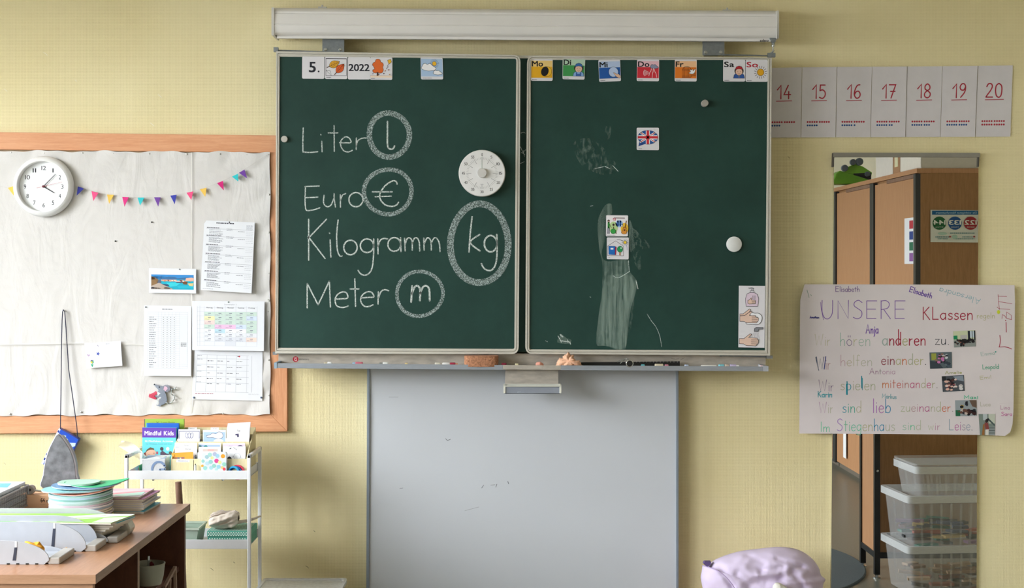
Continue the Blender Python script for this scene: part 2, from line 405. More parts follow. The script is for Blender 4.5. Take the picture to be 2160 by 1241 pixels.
class Canvas:
    """flat print: shapes in picture units, mapped by fn(x, y, lift) onto a real surface"""
    def __init__(s, fn, e=0.00025): s.fn = fn; s.m = MB(); s.e = e; s.k = 1
    def up(s): s.k += 1; return s
    def poly(s, pts, col):
        s.m.add([s.fn(x, y, s.k * s.e) for x, y in pts], [tuple(range(len(pts)))], col); return s
    def rect(s, x0, y0, x1, y1, col): return s.poly([(x0, y0), (x1, y0), (x1, y1), (x0, y1)], col)
    def ell(s, cx, cy, rx, ry, col, n=24, rot=0): return s.poly(ellipse_pts(cx, cy, rx, ry, n, rot), col)
    def line(s, pts, wd, col, closed=False, smooth=False):
        if smooth: pts = smooth_pts(pts, 5, closed)
        n = len(pts); L = []; R = []
        for i, p in enumerate(pts):
            a = pts[(i - 1) % n] if closed or i > 0 else p; b = pts[(i + 1) % n] if closed or i < n - 1 else p
            def nr(q, r_):
                dx, dy = r_[0] - q[0], r_[1] - q[1]; l = math.hypot(dx, dy) or 1; return (-dy / l, dx / l)
            n1 = nr(a, p) if a != p else nr(p, b); n2 = nr(p, b) if b != p else n1
            mx, my = n1[0] + n2[0], n1[1] + n2[1]; l = math.hypot(mx, my)
            if l < 0.3: mx, my = n1; sc = 1
            else: mx, my = mx / l, my / l; sc = min(1.6, 1 / max(0.4, mx * n1[0] + my * n1[1]))
            h = wd / 2 * sc
            L.append((p[0] + mx * h, p[1] + my * h)); R.append((p[0] - mx * h, p[1] - my * h))
        v = [s.fn(x, y, s.k * s.e) for x, y in L + R]
        f = [(i, (i + 1) % n, n + (i + 1) % n, n + i) for i in range(n if closed else n - 1)]
        s.m.add(v, f, col)
        if not closed:
            for q in (pts[0], pts[-1]): s.ell(q[0], q[1], wd / 2, wd / 2, col, 8)
        return s
    def out(s, pts, fill, ink, wd, smooth=False):
        if smooth: pts = smooth_pts(pts, 5, True)
        if fill: s.poly(pts, fill); s.up()
        s.line(pts, wd, ink, closed=True); s.up(); return s
    def eout(s, cx, cy, rx, ry, fill, ink, wd, n=28, rot=0): return s.out(ellipse_pts(cx, cy, rx, ry, n, rot), fill, ink, wd)
    def text(s, txt, x, y, h, col, w=None, bold=0, flip=False, align=0, rot=0, sp=0.10):
        """printed lettering; y is the baseline, h the capital height, w the fitted width"""
        k = h / 0.70; tot = 0
        for ch in txt: tot += (0.30 if ch == ' ' else GL[(bold, ch)][2]) + sp
        tot -= sp; kx = k if w is None else w / tot
        cur = -align * tot * kx
        ca, sa = math.cos(rot), math.sin(rot)
        for ch in txt:
            if ch != ' ':
                v, f, wd = GL[(bold, ch)]
                for t_, (ox, oy) in enumerate(((0, 0), (-.022, .014), (.022, .014), (-.022, -.014), (.022, -.014)) if bold else ((0, 0),)):
                    pts = []
                    for a, b in v:
                        dx = cur + (a + ox) * kx; dy = -(b + oy) * k
                        if flip: dx = -dx
                        pts.append(s.fn(x + dx * ca - dy * sa, y + dx * sa + dy * ca, (s.k + .12 * t_) * s.e))
                    s.m.add(pts, f, col)
                cur += (wd + sp) * kx
            else: cur += (0.30 + sp) * kx
        return s
    def hand(s, txt, x, y, h, cols, w=None, wd=1.6, rot=0, jit=0.0, mir=False):
        """one-line handwriting; y is the baseline, h the capital height"""
        k = h / 100; adv = [HW[c][0] + 8 for c in txt]; tot = sum(adv) - 8
        kx = k if w is None else w / tot
        if isinstance(cols, str): cols = [cols]
        ca, sa = math.cos(rot), math.sin(rot); cur = 0
        for i, ch in enumerate(txt):
            col = cols[min(i, len(cols) - 1)]
            jy = random.uniform(-jit, jit)
            for st in HW[ch][1]:
                sm = st[0] == '~'
                p = [tuple(float(q) for q in a.split(',')) for a in st.lstrip('~').split()]
                if sm: p = smooth_pts(p, 4)
                p = [(x + (cur + a * kx) * ca - (-(b * k) + jy) * sa, y + (cur + a * kx) * sa + (-(b * k) + jy) * ca) for a, b in p]
                s.line(p, wd if not isinstance(wd, dict) else wd.get(ch, 1.6), col)
            cur += adv[i] * kx
        return s
    def build(s, name, parent, mat=None, label=None):
        o = s.m.build(name, mat or W['ink'], parent, fixn=False)
        if label: o['label'] = label
        return o
def wallfn(d, gx=0, gy=0, cx=0, cy=0):   # plane in front of the wall, optionally tilted (metres per pixel)
    return lambda x, y, lift: P(x, y, d + gx * (x - cx) + gy * (y - cy) + lift)
def quadfn(q, d, gx=0, gy=0):            # 100 x 100 card units inside a picture quad TL, TR, BR, BL
    (a, b, c, e) = q
    def fn(x, y, lift):
        u, v = x / 100, y / 100
        px = (a[0] * (1 - u) + b[0] * u) * (1 - v) + (e[0] * (1 - u) + c[0] * u) * v
        py = (a[1] * (1 - u) + b[1] * u) * (1 - v) + (e[1] * (1 - u) + c[1] * u) * v
        return P(px, py, d + gx * u + gy * v + lift)
    return fn
def round_quad(r, n=4):                  # rounded square in card units
    pts = []
    for cx, cy, a in ((100 - r, r, -pi / 2), (100 - r, 100 - r, 0), (r, 100 - r, pi / 2), (r, r, pi)):
        pts += [(cx + r * math.cos(a + pi / 2 * i / n), cy + r * math.sin(a + pi / 2 * i / n)) for i in range(n + 1)]
    return pts
def solid(pts, d0, d1, col=None, mb=None):   # picture outline at distance d1, extruded straight back to d0
    return (mb or MB()).prism([P(x, y, d1) for x, y in pts], (0, d1 - d0, 0), col)
def sheet(name, q, d, mat, thick=0.0006, gx=0, gy=0, r=0, parent=None, outline=None):
    fn = quadfn(q, d, gx, gy)
    pts = outline or (round_quad(r) if r else [(0, 0), (100, 0), (100, 100), (0, 100)])
    m = MB(); m.prism([fn(x, y, 0) for x, y in pts], (0, thick, 0))
    return m.build(name, mat, parent), fn
# ------------------------------------------------------------------ the room
RX, RY, RZ = 3.16, -9.2, 3.35
struct(MB().box(WX, RX, 0, 0.2, 0, RZ).build('wall_front', W['wall']))
struct(MB().box(WX - 0.3, RX + 0.2, RY - 0.2, 0.2, -0.2, 0).build('floor', W['floor']))
struct(MB().box(WX - 0.3, RX + 0.2, RY - 0.2, 0.2, RZ, RZ + 0.2).build('ceiling', W['ceil']))
struct(MB().box(RX, RX + 0.2, RY, 0.2, 0, RZ).build('wall_right', W['wallside']))
struct(MB().box(WX, RX, RY - 0.2, RY, 0, RZ).build('wall_rear', W['wallside']))
m = MB()
ys = [0.2] + [q for a, b in WINDOWS for q in (b, a)] + [RY - 0.2]
for i in range(0, len(ys), 2): m.box(WX - 0.3, WX, ys[i + 1], ys[i], 0, RZ)
for a, b in WINDOWS: m.box(WX - 0.3, WX, a, b, 0, WZ0); m.box(WX - 0.3, WX, a, b, WZ1, RZ)
struct(m.build('wall_left', W['wallside']))
for i, (a, b) in enumerate(WINDOWS):
    t = MB(); mid = (a + b) / 2
    for y0, y1, z0, z1 in ((a, a + 0.05, WZ0, WZ1), (b - 0.05, b, WZ0, WZ1), (a, b, WZ0, WZ0 + 0.05), (a, b, WZ1 - 0.05, WZ1), (mid - 0.03, mid + 0.03, WZ0, WZ1), (a, b, 2.0, 2.05)):
        t.box(WX - 0.12, WX - 0.06, y0, y1, z0, z1)
    struct(t.build('window_%d' % (i + 1), W['white_metal']))
m = MB(); m.box(WX, -1.4, -0.012, 0, 0, 0.07); m.box(-1.4, RX, -0.012, 0, 0, 0.07)
struct(m.build('baseboard_front', W['brownwood']))

wallo = [o for o in COL.objects if o.name == 'wall_front'][0]
c = Canvas(wallfn(0.0002), .0001)
for x, y, a, col in ((96, 113, 4, '#e9e2d2'), (337, 202, 4, '#e9e2d2'), (321, 262, 4, '#efe9da'), (160, 170, 2, '#e9e2d2'), (12, 190, 3, '#eae3d2'), (447, 1201, 3, '#7a6c58'), (648, 1196, 3, '#7a6c58'), (494, 1187, 1.5, '#6a6055'), (663, 1121, 1.5, '#6a6055'), (1664, 332, 2, '#8a7a58'), (10, 978, 2, '#b0a888')):
    c.line([(x - a, y - a * .6), (x + a * .2, y + a * .2), (x + a, y + a)], 1.0, col)
o = c.build('paint_scuffs', wallo)
o['kind'] = 'stuff'

# ------------------------------------------------------------------ pin board
pb = thing('pin_board', 'wide beech framed pin board covered with pale cloth, left of the chalkboard', 'pin board', P(150, 915, 0.01))
solid([(-420, 274), (606, 286), (606, 323), (-420, 311)], 0, 0.024).build('frame_rail', W['beech_x'], pb, bevel=0.002)
solid([(-420, 880), (570, 874), (606, 911), (-420, 918)], 0, 0.024).build('frame_rail', W['beech_x'], pb, bevel=0.002)
solid([(569, 286.5), (606, 286.5), (606, 911), (570, 874.5)], 0, 0.0238).build('frame_rail', W['beech_z'], pb, bevel=0.002)
solid([(-420, 275), (-384, 275), (-384, 917), (-420, 917)], 0, 0.0238).build('frame_rail', W['beech_z'], pb, bevel=0.002)
solid([(-384, 310), (569, 322), (570, 875), (-384, 880)], 0, 0.012).build('backing_panel', cm('#b9a184', 0.9), pb)
def clothfn(u, v):
    px = -383 + (569.5 - -383) * u; py0 = 316 + 5.5 * u; py1 = 878.5 - 4 * u
    py = py0 + (py1 - py0) * v
    eb = min(1, min(u, 1 - u) * 30) * min(1, min(v, 1 - v) * 20)
    if v == 0 or v == 1: py += 1.6 * math.sin(px * 0.05) + 1.0 * math.sin(px * 0.13 + 1)
    if u == 1: px += 1.2 * math.sin(py * 0.05)
    nz = mnoise.noise(Vector((px * 0.012, py * 0.020, 3.1)))
    nf = mnoise.noise(Vector((px * 0.05, py * 0.07, 1.0)))
    ed = (1 - min(1, min(v, 1 - v) * 14)) * abs(math.sin(px * 0.045 + py * 0.02)) * 0.006
    edr = (1 - min(1, (1 - u) * 18)) * abs(math.sin(py * 0.045 + px * 0.04)) * 0.006
    return P(px, py, 0.0275 + 0.002 * nz + 0.0012 * nf + ed + edr)
cl = MB().grid(clothfn, 220, 130).build('cloth_cover', W['fabric'], pb, smooth=2, fixn=False)
cl['label'] = 'off-white pinned cloth cover'
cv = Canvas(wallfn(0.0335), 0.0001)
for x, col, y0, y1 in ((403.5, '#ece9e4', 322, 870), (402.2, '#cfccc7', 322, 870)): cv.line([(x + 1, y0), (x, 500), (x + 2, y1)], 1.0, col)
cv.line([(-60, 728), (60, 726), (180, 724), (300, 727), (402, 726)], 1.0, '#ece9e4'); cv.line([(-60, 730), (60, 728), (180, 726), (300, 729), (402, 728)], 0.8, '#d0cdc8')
cv.build('painted_fold_shading', pb, W['ink'])  # pale and dark lines paint the lit and shaded sides of the creases
def tack(px, py, col='#b4b2ae', d=0.030, r=0.0042, parent=pb, name='tack'):
    MB().lathe(P(px, py, d), (0, -1, 0), [(r * 0.5, 0), (r, 0.0005), (r * 0.9, 0.003), (r * 0.3, 0.004)], 12).build(name, cm(col, 0.35, 0.6), parent, smooth=True)
for zx, zy in ((83, 140), (322, 146), (602, 144), (828, 147), (1088, 150), (1358, 152), (1600, 151), (1797, 155), (1955, 155), (1957, 447), (1957, 723), (1957, 1020), (1957, 1220)):
    tack(zx / 3.4468, 280 + zy / 3.4468 + 1)
for zx, zy in ((1972, 118), (1972, 203), (1976, 560), (1978, 820), (75, 957), (597, 943), (1640, 955)): tack(zx / 3.484, 600 + zy / 3.484 - 1)
for x, y in ((320.3, 469), (243.5, 509)): tack(x, y, '#2a2a2c', r=0.0035, name='dark_tack')

# ------------------------------------------------------------------ wall clock
c0 = P(94, 394, 0.032)
ck = thing('wall_clock', 'round white wall clock with black numerals on the pin board', 'clock', c0)
MB().lathe(c0, (0, -1, 0), [(0.110, -0.0), (0.1255, 0.002), (0.1275, 0.010), (0.1245, 0.022), (0.116, 0.031), (0.1085, 0.034), (0.1055, 0.033), (0.1035, 0.028), (0.1030, 0.010)], 72).build('case', W['white_plastic'], ck, smooth=True)
cf = P(94, 394, 0.0430)
MB().lathe(cf, (0, -1, 0), [(0.1032, -0.002), (0.1032, 0.0)], 64).build('dial', cm('#eceef1', 0.5), ck)
def fclock(d0): return lambda x, y, l: (c0[0] + x * 0.001, -(d0) - l, c0[2] - y * 0.001)
cv = Canvas(fclock(0.0433))
for i in range(1, 13):
    a = i * pi / 6
    cv.text(str(i), 78 * math.sin(a), -78 * math.cos(a) + 9, 18, '#303238', w={1: 5, 10: 21, 11: 15, 12: 19}.get(i, 9.5), align=0.5)
cv.build('numerals', ck)['kind'] = 'stuff'
def hand(name, ang, L, back, wd, d, col):
    s, c_ = math.sin(ang), -math.cos(ang)
    a = (c0[0] - s * back, -d, c0[2] + c_ * back); b = (c0[0] + s * L, -d, c0[2] - c_ * L)
    nx, nz = c_ * wd / 2, s * wd / 2
    pts = [(a[0] - nx, -d, a[2] - nz), (b[0] - nx * .6, -d, b[2] - nz * .6), (b[0] + nx * .6, -d, b[2] + nz * .6), (a[0] + nx, -d, a[2] + nz)]
    MB().prism(pts, (0, 0.0008, 0)).build(name, cm(col), ck)
hand('hour_hand', math.radians(121), 0.053, 0.004, 0.0042, 0.0465, '#1c1e28')
hand('minute_hand', math.radians(44.5), 0.072, 0.004, 0.0034, 0.0485, '#1c1e28')
hand('second_hand', math.radians(76.5), 0.083, 0.028, 0.0013, 0.0505, '#b0243a')
MB().lathe((c0[0], -0.0445, c0[2]), (0, -1, 0), [(0.005, -0.0015), (0.005, 0.006), (0.003, 0.0075)], 20).build('hand_hub', cm('#6a1c2c'), ck)

# ------------------------------------------------------------------ bunting
Z1 = lambda x, y: (x / 3.4468, 280 + y / 3.4468)
FL = [('#edc25a', [(57, 402), (100, 387), (100, 458)]), ('#2b2f86', [(566, 390), (610, 407), (557, 458)]), ('#d9487a', [(665, 425), (715, 438), (678, 497)]),
      ('#edc25a', [(778, 450), (828, 452), (793, 517)]), ('#cf2c7b', [(889, 468), (936, 470), (905, 538)]), ('#25b0b6', [(1000, 472), (1050, 472), (1018, 530)]),
      ('#7244a0', [(1120, 470), (1167, 470), (1150, 538)]), ('#33389c', [(1238, 458), (1284, 452), (1270, 520)]), ('#d94676', [(1356, 437), (1405, 427), (1390, 490)]),
      ('#edc25a', [(1452, 412), (1502, 400), (1492, 466)]), ('#c3186f', [(1578, 367), (1622, 350), (1627, 420)]), ('#25b0b6', [(1686, 320), (1730, 298), (1732, 355)]), ('#6a3a98', [(1737, 292), (1777, 268), (1797, 333)])]
bt = thing('bunting', 'thin string of small coloured felt pennants across the pin board', 'bunting', P(300, 425, 0.036))
pts = [(-150, 360)]
for _, t3 in FL: pts += [Z1(*t3[0]), Z1(*t3[1])]
pts += [Z1(1955, 152)]
MB().tube([P(x, y, 0.0365) for x, y in pts], 0.0005, 5).build('string', cm('#cfcac4'), bt)
nm = {'#edc25a': 'yellow pennant', '#2b2f86': 'navy pennant', '#33389c': 'navy pennant', '#d9487a': 'pink pennant', '#d94676': 'pink pennant', '#cf2c7b': 'magenta pennant', '#c3186f': 'magenta pennant', '#25b0b6': 'turquoise pennant', '#7244a0': 'purple pennant', '#6a3a98': 'purple pennant'}
for i, (col, t3) in enumerate(FL):
    q = [Z1(*p) for p in t3]; tip = 0.042 + 0.008 * ((i * 37) % 5) / 5
    a, b, c_ = P(*q[0], 0.0368), P(*q[1], 0.0368 + 0.006 * ((i * 13) % 3)), P(*q[2], tip)
    m = MB(); m.prism([a, b, c_], (0, 0.0012, 0))
    o = m.build('pennant', cm(col, 0.85), bt); o['label'] = nm[col]

# ------------------------------------------------------------------ papers on the pin board
def lines_block(c, x0, x1, y0, y1, n, col, h=0.7, rag=0.5, seed=1):
    rr = random.Random(seed)
    for i in range(n):
        y = y0 + (y1 - y0) * i / max(1, n - 1); e = x1 - (x1 - x0) * rag * rr.random(); x = x0
        while x < e - 0.6:
            wl = min(e - x, rr.uniform(1.2, 4.5)); c.rect(x, y - h / 2, x + wl, y + h / 2, col); x += wl + rr.uniform(.5, .9)
ls, fn = sheet('notice_sheet', [(431, 465), (537.5, 469.5), (530.5, 619), (423, 612)], 0.035, W['paper'], gy=0.012, gx=0.006, outline=[(4, 0), (100, 0), (100, 100), (0, 100), (0, 5)])
tag(ls, 'portrait white sheet printed with dense small text, topmost sheet on the pin board', 'paper')
c = Canvas(fn)
lines_block(c, 24, 60, 3, 3, 1, '#3a3c48', 1.5, 0, 3); lines_block(c, 84, 97, 5, 11, 5, '#9a9ca8', .6, .2, 4)
for g, (y0, n) in enumerate(((9, 6), (20, 8), (33, 9), (46, 8), (58, 9), (71, 9), (84, 8))):
    c.rect(5, y0 + 2.2, 98, y0 + 2.5, '#8b8d98')
    lines_block(c, 6, 36, y0 + 1, y0 + 1, 1, '#43454f', 1.0, .2, g); lines_block(c, 11, 40, y0 + 4, y0 + 10.5, n - 2, '#80838e', .6, .5, g + 9)
    lines_block(c, 45, 60, y0 + 2, y0 + 4, 2, '#8b8d98', .6, .5, g + 30); lines_block(c, 68, 82, y0 + 5, y0 + 5, 1, '#777a85', .7, 0, g + 50); lines_block(c, 84, 98, y0 + 5, y0 + 10, 3, '#b0b2bb', .4, 0, g + 70)
lines_block(c, 4, 26, 97.5, 97.5, 1, '#9a9ca8', .6)
c.build('printed_text', ls)
tack(484, 469, '#3a3a40', 0.0365, 0.003, ls)

pc, fn = sheet('harbour_picture_card', [(314, 566), (413.5, 567.5), (413.5, 619.5), (314, 618)], 0.035, W['paper'], gy=0.004, gx=0.003)
tag(pc, 'white landscape card with a colour picture of a turquoise harbour', 'card')
c = Canvas(fn, 0.00015)
X0, X1, Y0, Y1 = 5, 95, 25, 85
def H(u, v): return (X0 + (X1 - X0) * u / 100, Y0 + (Y1 - Y0) * v / 100)
def hp(pts, col): c.poly([H(*p) for p in pts], col)
hp([(0, 0), (100, 0), (100, 30), (0, 30)], '#2f86cc'); hp([(0, 12), (45, 14), (60, 22), (60, 34), (0, 34)], '#a9d4ee'); c.up()
hp([(14, 28), (30, 22), (40, 13), (55, 14), (62, 24), (80, 18), (100, 20), (100, 35), (10, 35)], '#35699b'); c.up()
hp([(20, 34), (100, 32), (100, 100), (0, 100), (0, 50)], '#12a9c4'); c.up()
hp([(35, 55), (70, 52), (60, 75), (45, 82)], '#35c9d8'); hp([(60, 75), (100, 70), (100, 88), (66, 92)], '#1ab4cf'); hp([(25, 34), (60, 34), (56, 46), (24, 44)], '#d8a58c'); c.up()
rr = random.Random(5)
for i in range(26):
    x = rr.uniform(22, 94); y = rr.uniform(33, 42); s_ = rr.uniform(1.5, 5); hp([(x, y), (x + s_, y), (x + s_, y + s_ * 1.6), (x, y + s_ * 1.6)], rr.choice(['#e8d9cc', '#7a4440', '#c96a4d', '#f0e6dd', '#8a5d43', '#d9a58f']))
c.up()
hp([(82, 22), (96, 18), (100, 22), (100, 42), (80, 42)], '#e3b4a0'); hp([(56, 46), (75, 46), (72, 54), (60, 54)], '#5d3050'); hp([(56, 42), (66, 40), (70, 46), (57, 47)], '#f2efe8'); hp([(72, 48), (86, 46), (84, 66), (76, 64)], '#6f4a2c'); hp([(86, 58), (100, 56), (98, 76), (90, 74)], '#d7c483')
hp([(0, 12), (10, 22), (17, 36), (14, 66), (6, 78), (0, 80)], '#8b6a45'); hp([(0, 14), (9, 22), (10, 34), (0, 34)], '#b06a52'); hp([(12, 40), (22, 36), (24, 56), (14, 66)], '#55607a'); c.up()
hp([(0, 78), (18, 56), (30, 68), (40, 84), (50, 94), (50, 100), (0, 100)], '#b7a79c'); hp([(24, 62), (40, 66), (43, 78), (34, 78)], '#2c4266'); hp([(0, 84), (20, 90), (24, 96), (0, 100)], '#4a4553'); hp([(30, 82), (44, 88), (46, 98), (30, 96)], '#dcc0a0'); c.line([H(22.7, 6), H(22.7, 44)], 0.5, '#7a5168')
c.build('printed_picture', pc); tack(379, 568.5, '#8d8d90', 0.0365, 0.0032, pc)

cs, fn = sheet('class_list_sheet', [(304, 644.5), (404, 646), (403, 794), (303, 793)], 0.035, W['paper'], gy=0.010)
tag(cs, 'portrait white sheet with a fine printed table, above the bead mouse', 'paper')
c = Canvas(fn)
lines_block(c, 38, 60, 5, 5, 1, '#6d707a', 1.1, 0, 2)
for x in (8, 30, 37, 44, 52, 59, 67, 75, 92): c.rect(x, 9, x + .3, 89, '#b9bdc6')
for i in range(27): c.rect(8, 9 + i * 3.08, 92, 9.2 + i * 3.08, '#b9bdc6')
for i in range(24):
    y = 16.5 + i * 3.08; lines_block(c, 11, 28, y, y, 1, '#6b6f79', .8, .5, i)
    for x in (40, 48, 55.5, 63): c.rect(x, y - .4, x + 1.8, y + .4, '#7a7e88')
c.rect(75.5, 14, 91.5, 86, '#dfe2e6'); lines_block(c.up(), 78, 90, 53, 57, 3, '#44474f', .9, .1)
c.build('printed_table', cs); tack(307.5, 648, '#7d828c', 0.0365, 0.0035, cs)

t2, fn = sheet('lower_timetable_sheet', [(411, 736), (554, 740), (553.5, 846), (405, 843)], 0.033, W['paper'], gy=0.002)
tag(t2, 'landscape white sheet with a mostly empty ruled table, lowest sheet on the pin board', 'paper')
c = Canvas(fn)
for y in (11, 18, 30, 42, 54, 66, 84): c.rect(4, y, 80, y + .4, '#a9adb8')
for x in (4, 18.5, 33, 47, 61.5, 77, 84): c.rect(x, 11, x + .3, 84, '#a9adb8')
for j, y in enumerate((13, 20, 32, 44, 55, 65)):
    lines_block(c, 4.5, 13, y, y, 1, '#8b8d96', .9, .3, j)
    if j:
        for i, x in enumerate((20, 34, 48, 62)): lines_block(c, x, x + (9 if (i + j) % 3 else 4), y + 3, y + 3, 1, '#50535c', 1.0, .2, j * 4 + i)
for j in (20, 32, 55): c.ell(20.5, j + 3, .9, 1.1, '#22242a')
c.ell(64, 13, .9, 1, '#2a2a30'); c.ell(66, 13, 1.2, 1.4, '#c0304a'); lines_block(c, 4, 30, 88, 88, 1, '#a86a78', 1.4, 0, 3); lines_block(c, 80, 96, 87, 88, 2, '#c3c6ce', .5, .3)
c.build('printed_table', t2)
for x, y in ((409, 839), (551, 839)): tack(x, y, '#5f6e8c', 0.0358, 0.0042, t2)

t1, fn = sheet('coloured_timetable', [(405, 635), (558, 636), (556.5, 741), (405.5, 739)], 0.038, W['paper'], gy=0.012, gx=0.004)
tag(t1, 'landscape white timetable with pale green, yellow and pink cells', 'paper')
c = Canvas(fn)
c.text('Stundenplan 2', 53, 8, 2.4, '#9a9da8', w=17, align=0.5)
for i, d_ in enumerate(('Montag', 'Dienstag', 'Mittwoch', 'Donnerstag', 'Freitag')): c.text(d_, 24 + i * 14.6, 14.5, 2.4, '#50525e', w=8.5, align=.5, bold=1)
G, Yl, Pk, Mg, Bl, Gy, Or = '#c9dcd3', '#f0ecb4', '#efd3cf', '#eabfdf', '#cfdcf4', '#d8dbe4', '#f0d6cc'
rows = [(G, G, G, G, G), (Yl, G, G, G, Bl), (Pk, G, G, G, G), (G, Mg, Mg, Bl, G), ('#eceef3', '#bcdbe8', '#f4f5f8', '#f0f1f5', G), (None,) * 5, (None, Gy, Gy, Gy, Or), (None, None, Gy, None, None)]
for j, r_ in enumerate(rows):
    for i, q in enumerate(r_):
        if q: c.rect(16.8 + i * 14.6, 22 + j * 8.6, 31.2 + i * 14.6, 30.4 + j * 8.6, q)
c.up()
for j in range(10): c.rect(7, 13.2 + j * 8.6 - 0.2, 90, 13.2 + j * 8.6 + .1, '#c0c4d0')
for x in (7, 10.5, 16.6, 31.2, 45.8, 60.4, 75, 90): c.rect(x, 10, x + .25, 91, '#c0c4d0')
for j in range(7):
    for i in range(5): lines_block(c, 17.5 + i * 14.6, 28 + i * 14.6, 27.5 + j * 8.6, 28.8 + j * 8.6, 2, '#8b90a0', .5, .4, i + 5 * j); c.rect(22 + i * 14.6, 24.2 + j * 8.6, 26 + i * 14.6, 25.4 + j * 8.6, '#6e7488')
c.build('printed_table', t1); tack(482, 637.5, '#8a9a98', 0.0395, 0.0035, t1)

dc, fn = sheet('drawing_card', [(178, 725), (254.5, 719.5), (258, 772), (183, 777.5)], 0.035, W['paper'], gy=0.008, gx=0.006)
tag(dc, 'small white card with a drawn blue star and flowers, tilted on the pin board', 'card')
c = Canvas(fn)
star = [(35 + (6 if k % 2 == 0 else 2.6) * math.sin(k * pi / 5 + .3), 45 - (9 if k % 2 == 0 else 4) * math.cos(k * pi / 5 + .3)) for k in range(10)]
c.poly(star, '#3d4fa6'); c.poly([(35, 8), (39, 14), (38, 17), (34, 12)], '#a7a3b4')
c.poly([(4, 46), (7, 43), (9, 47), (12, 43), (12, 50), (8, 54)], '#b09ab8')
c.poly([(12, 72), (15, 68), (21, 69), (21, 80), (17, 84), (13, 80)], '#3f9478'); c.up().ell(15, 77, 2.6, 4, '#d8c33a'); c.ell(15.5, 70.5, 2.5, 2.5, '#5a4a80'); c.poly([(12, 84), (20, 86), (16, 98)], '#3aa07c')
lines_block(c, 58, 92, 58, 86, 6, '#d3d6e4', .8, .4, 7); lines_block(c, 58, 70, 7, 9, 2, '#9a98a8', 1.0, .2); c.ell(84, 18, 3, 5, '#eceaf3')
c.build('drawing', dc)['kind'] = 'stuff'

# bead mouse: fused beads, one part per colour
mo = thing('bead_mouse', 'grey fuse bead mouse holding a red heart, pinned under the class list', 'ornament', P(342, 858, 0.036))
Z8 = lambda x, y: (290 + x / 17.73, 800 + y / 17.73)
def inside(x, y, pl):
    r = False; j = len(pl) - 1
    for i in range(len(pl)):
        if (pl[i][1] > y) != (pl[j][1] > y) and x < (pl[j][0] - pl[i][0]) * (y - pl[i][1]) / (pl[j][1] - pl[i][1]) + pl[i][0]: r = not r
        j = i
    return r
regs = [('ear_lining', '#ecc3da', [(975, 330), (1040, 260), (1120, 290), (1130, 380), (1060, 440), (985, 400)]),
        ('heart', '#d21f4f', [(420, 620), (470, 545), (540, 545), (610, 510), (670, 450), (740, 470), (745, 560), (650, 620), (650, 680), (725, 700), (700, 770), (560, 740), (440, 690)]),
        ('white_beads', '#e9eef0', [(770, 500), (850, 500), (850, 560), (760, 620), (740, 560)]), ('white_beads', '#e9eef0', [(860, 660), (905, 670), (860, 730), (770, 780), (745, 740)]), ('white_beads', '#e3e8ea', [(720, 790), (800, 790), (790, 930), (700, 930)]),
        ('ear', '#8e8fa0', [(950, 290), (1000, 230), (1090, 210), (1190, 240), (1240, 320), (1220, 420), (1140, 500), (1050, 490), (985, 440)]),
        ('body', '#8d96a8', [(600, 200), (640, 180), (760, 225), (950, 270), (1000, 440), (1060, 560), (1110, 700), (1110, 820), (1030, 910), (900, 990), (830, 1030), (680, 975), (790, 950), (830, 780), (900, 680), (830, 690), (760, 760), (740, 680), (660, 650), (680, 610), (780, 620), (860, 570), (780, 500), (780, 380), (700, 320), (640, 240)])]
done = set(); meshes = {}
st = 27; ca, sa = math.cos(0.35), math.sin(0.35)
for iy in range(-45, 60):
    for ix in range(-10, 70):
        gx, gy = 300 + (ix * ca - iy * sa) * st, 300 + (ix * sa + iy * ca) * st
        for nm_, col, pl in regs:
            if inside(gx, gy, pl):
                mm = meshes.setdefault((nm_, col), MB())
                mm.lathe(P(*Z8(gx, gy), 0.036), (0, -1, 0), [(0.0013, 0), (0.00165, 0.001), (0.00165, 0.004), (0.0007, 0.0045)], 7); break
for (nm_, col), mm in meshes.items():
    o = mm.build(nm_, cm(col, 0.4), mo, smooth=True); o['kind'] = 'stuff'
for nm_, x, y in (('nose', 640, 195), ('eye', 820, 298)): MB().lathe(P(*Z8(x, y), 0.0385), (0, -1, 0), [(0.0028, 0), (0.0028, 0.003), (0.001, 0.004)], 10).build(nm_, cm('#15151b', .3), mo)
MB().tube([P(*Z8(x, y), 0.038 + 0.006 * math.sin(i)) for i, (x, y) in enumerate(smooth_pts([(1060, 880), (1200, 910), (1310, 830), (1390, 720), (1350, 620), (1270, 560), (1270, 430), (1300, 360), (1400, 370), (1440, 300)], 4))], 0.0022, 7).build('tail', cm('#aeb4b4', .8), mo, smooth=True)

# cord and pouch
bp = thing('hanging_card_pouch', 'blue and white printed pouch hanging on a long navy cord', 'pouch', P(125, 975, 0.05))
apex = (134, 655)
MB().tube([P(x, y, d) for x, y, d in ((127.5, 906, .062), (127.8, 880, .05), (128.5, 830, .046), (129.5, 740, .042), (131, 675, .041), (132, 658, .042), (134, 654.5, .042), (136.5, 658, .042), (139, 690, .042), (145, 780, .046), (155, 850, .05), (162, 900, .056), (164, 926, .062))], 0.0019, 8).build('cord', W['cord'], bp, smooth=True)
tack(133.5, 655, '#7a7a80', 0.034, 0.004, bp, 'hook_pin')
q = [(124.5, 903.5), (166, 927), (129.5, 1001), (87, 978)]
m = MB(); m.prism([P(x, y, 0.062) for x, y in q], (0, 0.03, 0)); m.build('pouch_body', cm('#2b4fb8', .4), bp, bevel=0.002)
fn = quadfn(q, 0.0623); c = Canvas(fn)
c.rect(1, 1, 99, 99, '#2750bd'); c.up(); c.rect(0, 0, 9, 100, '#dfe4f2'); c.up()
for k in range(7): c.rect(1, 5 + 13 * k, 8, 11 + 13 * k, '#2b3d8c')
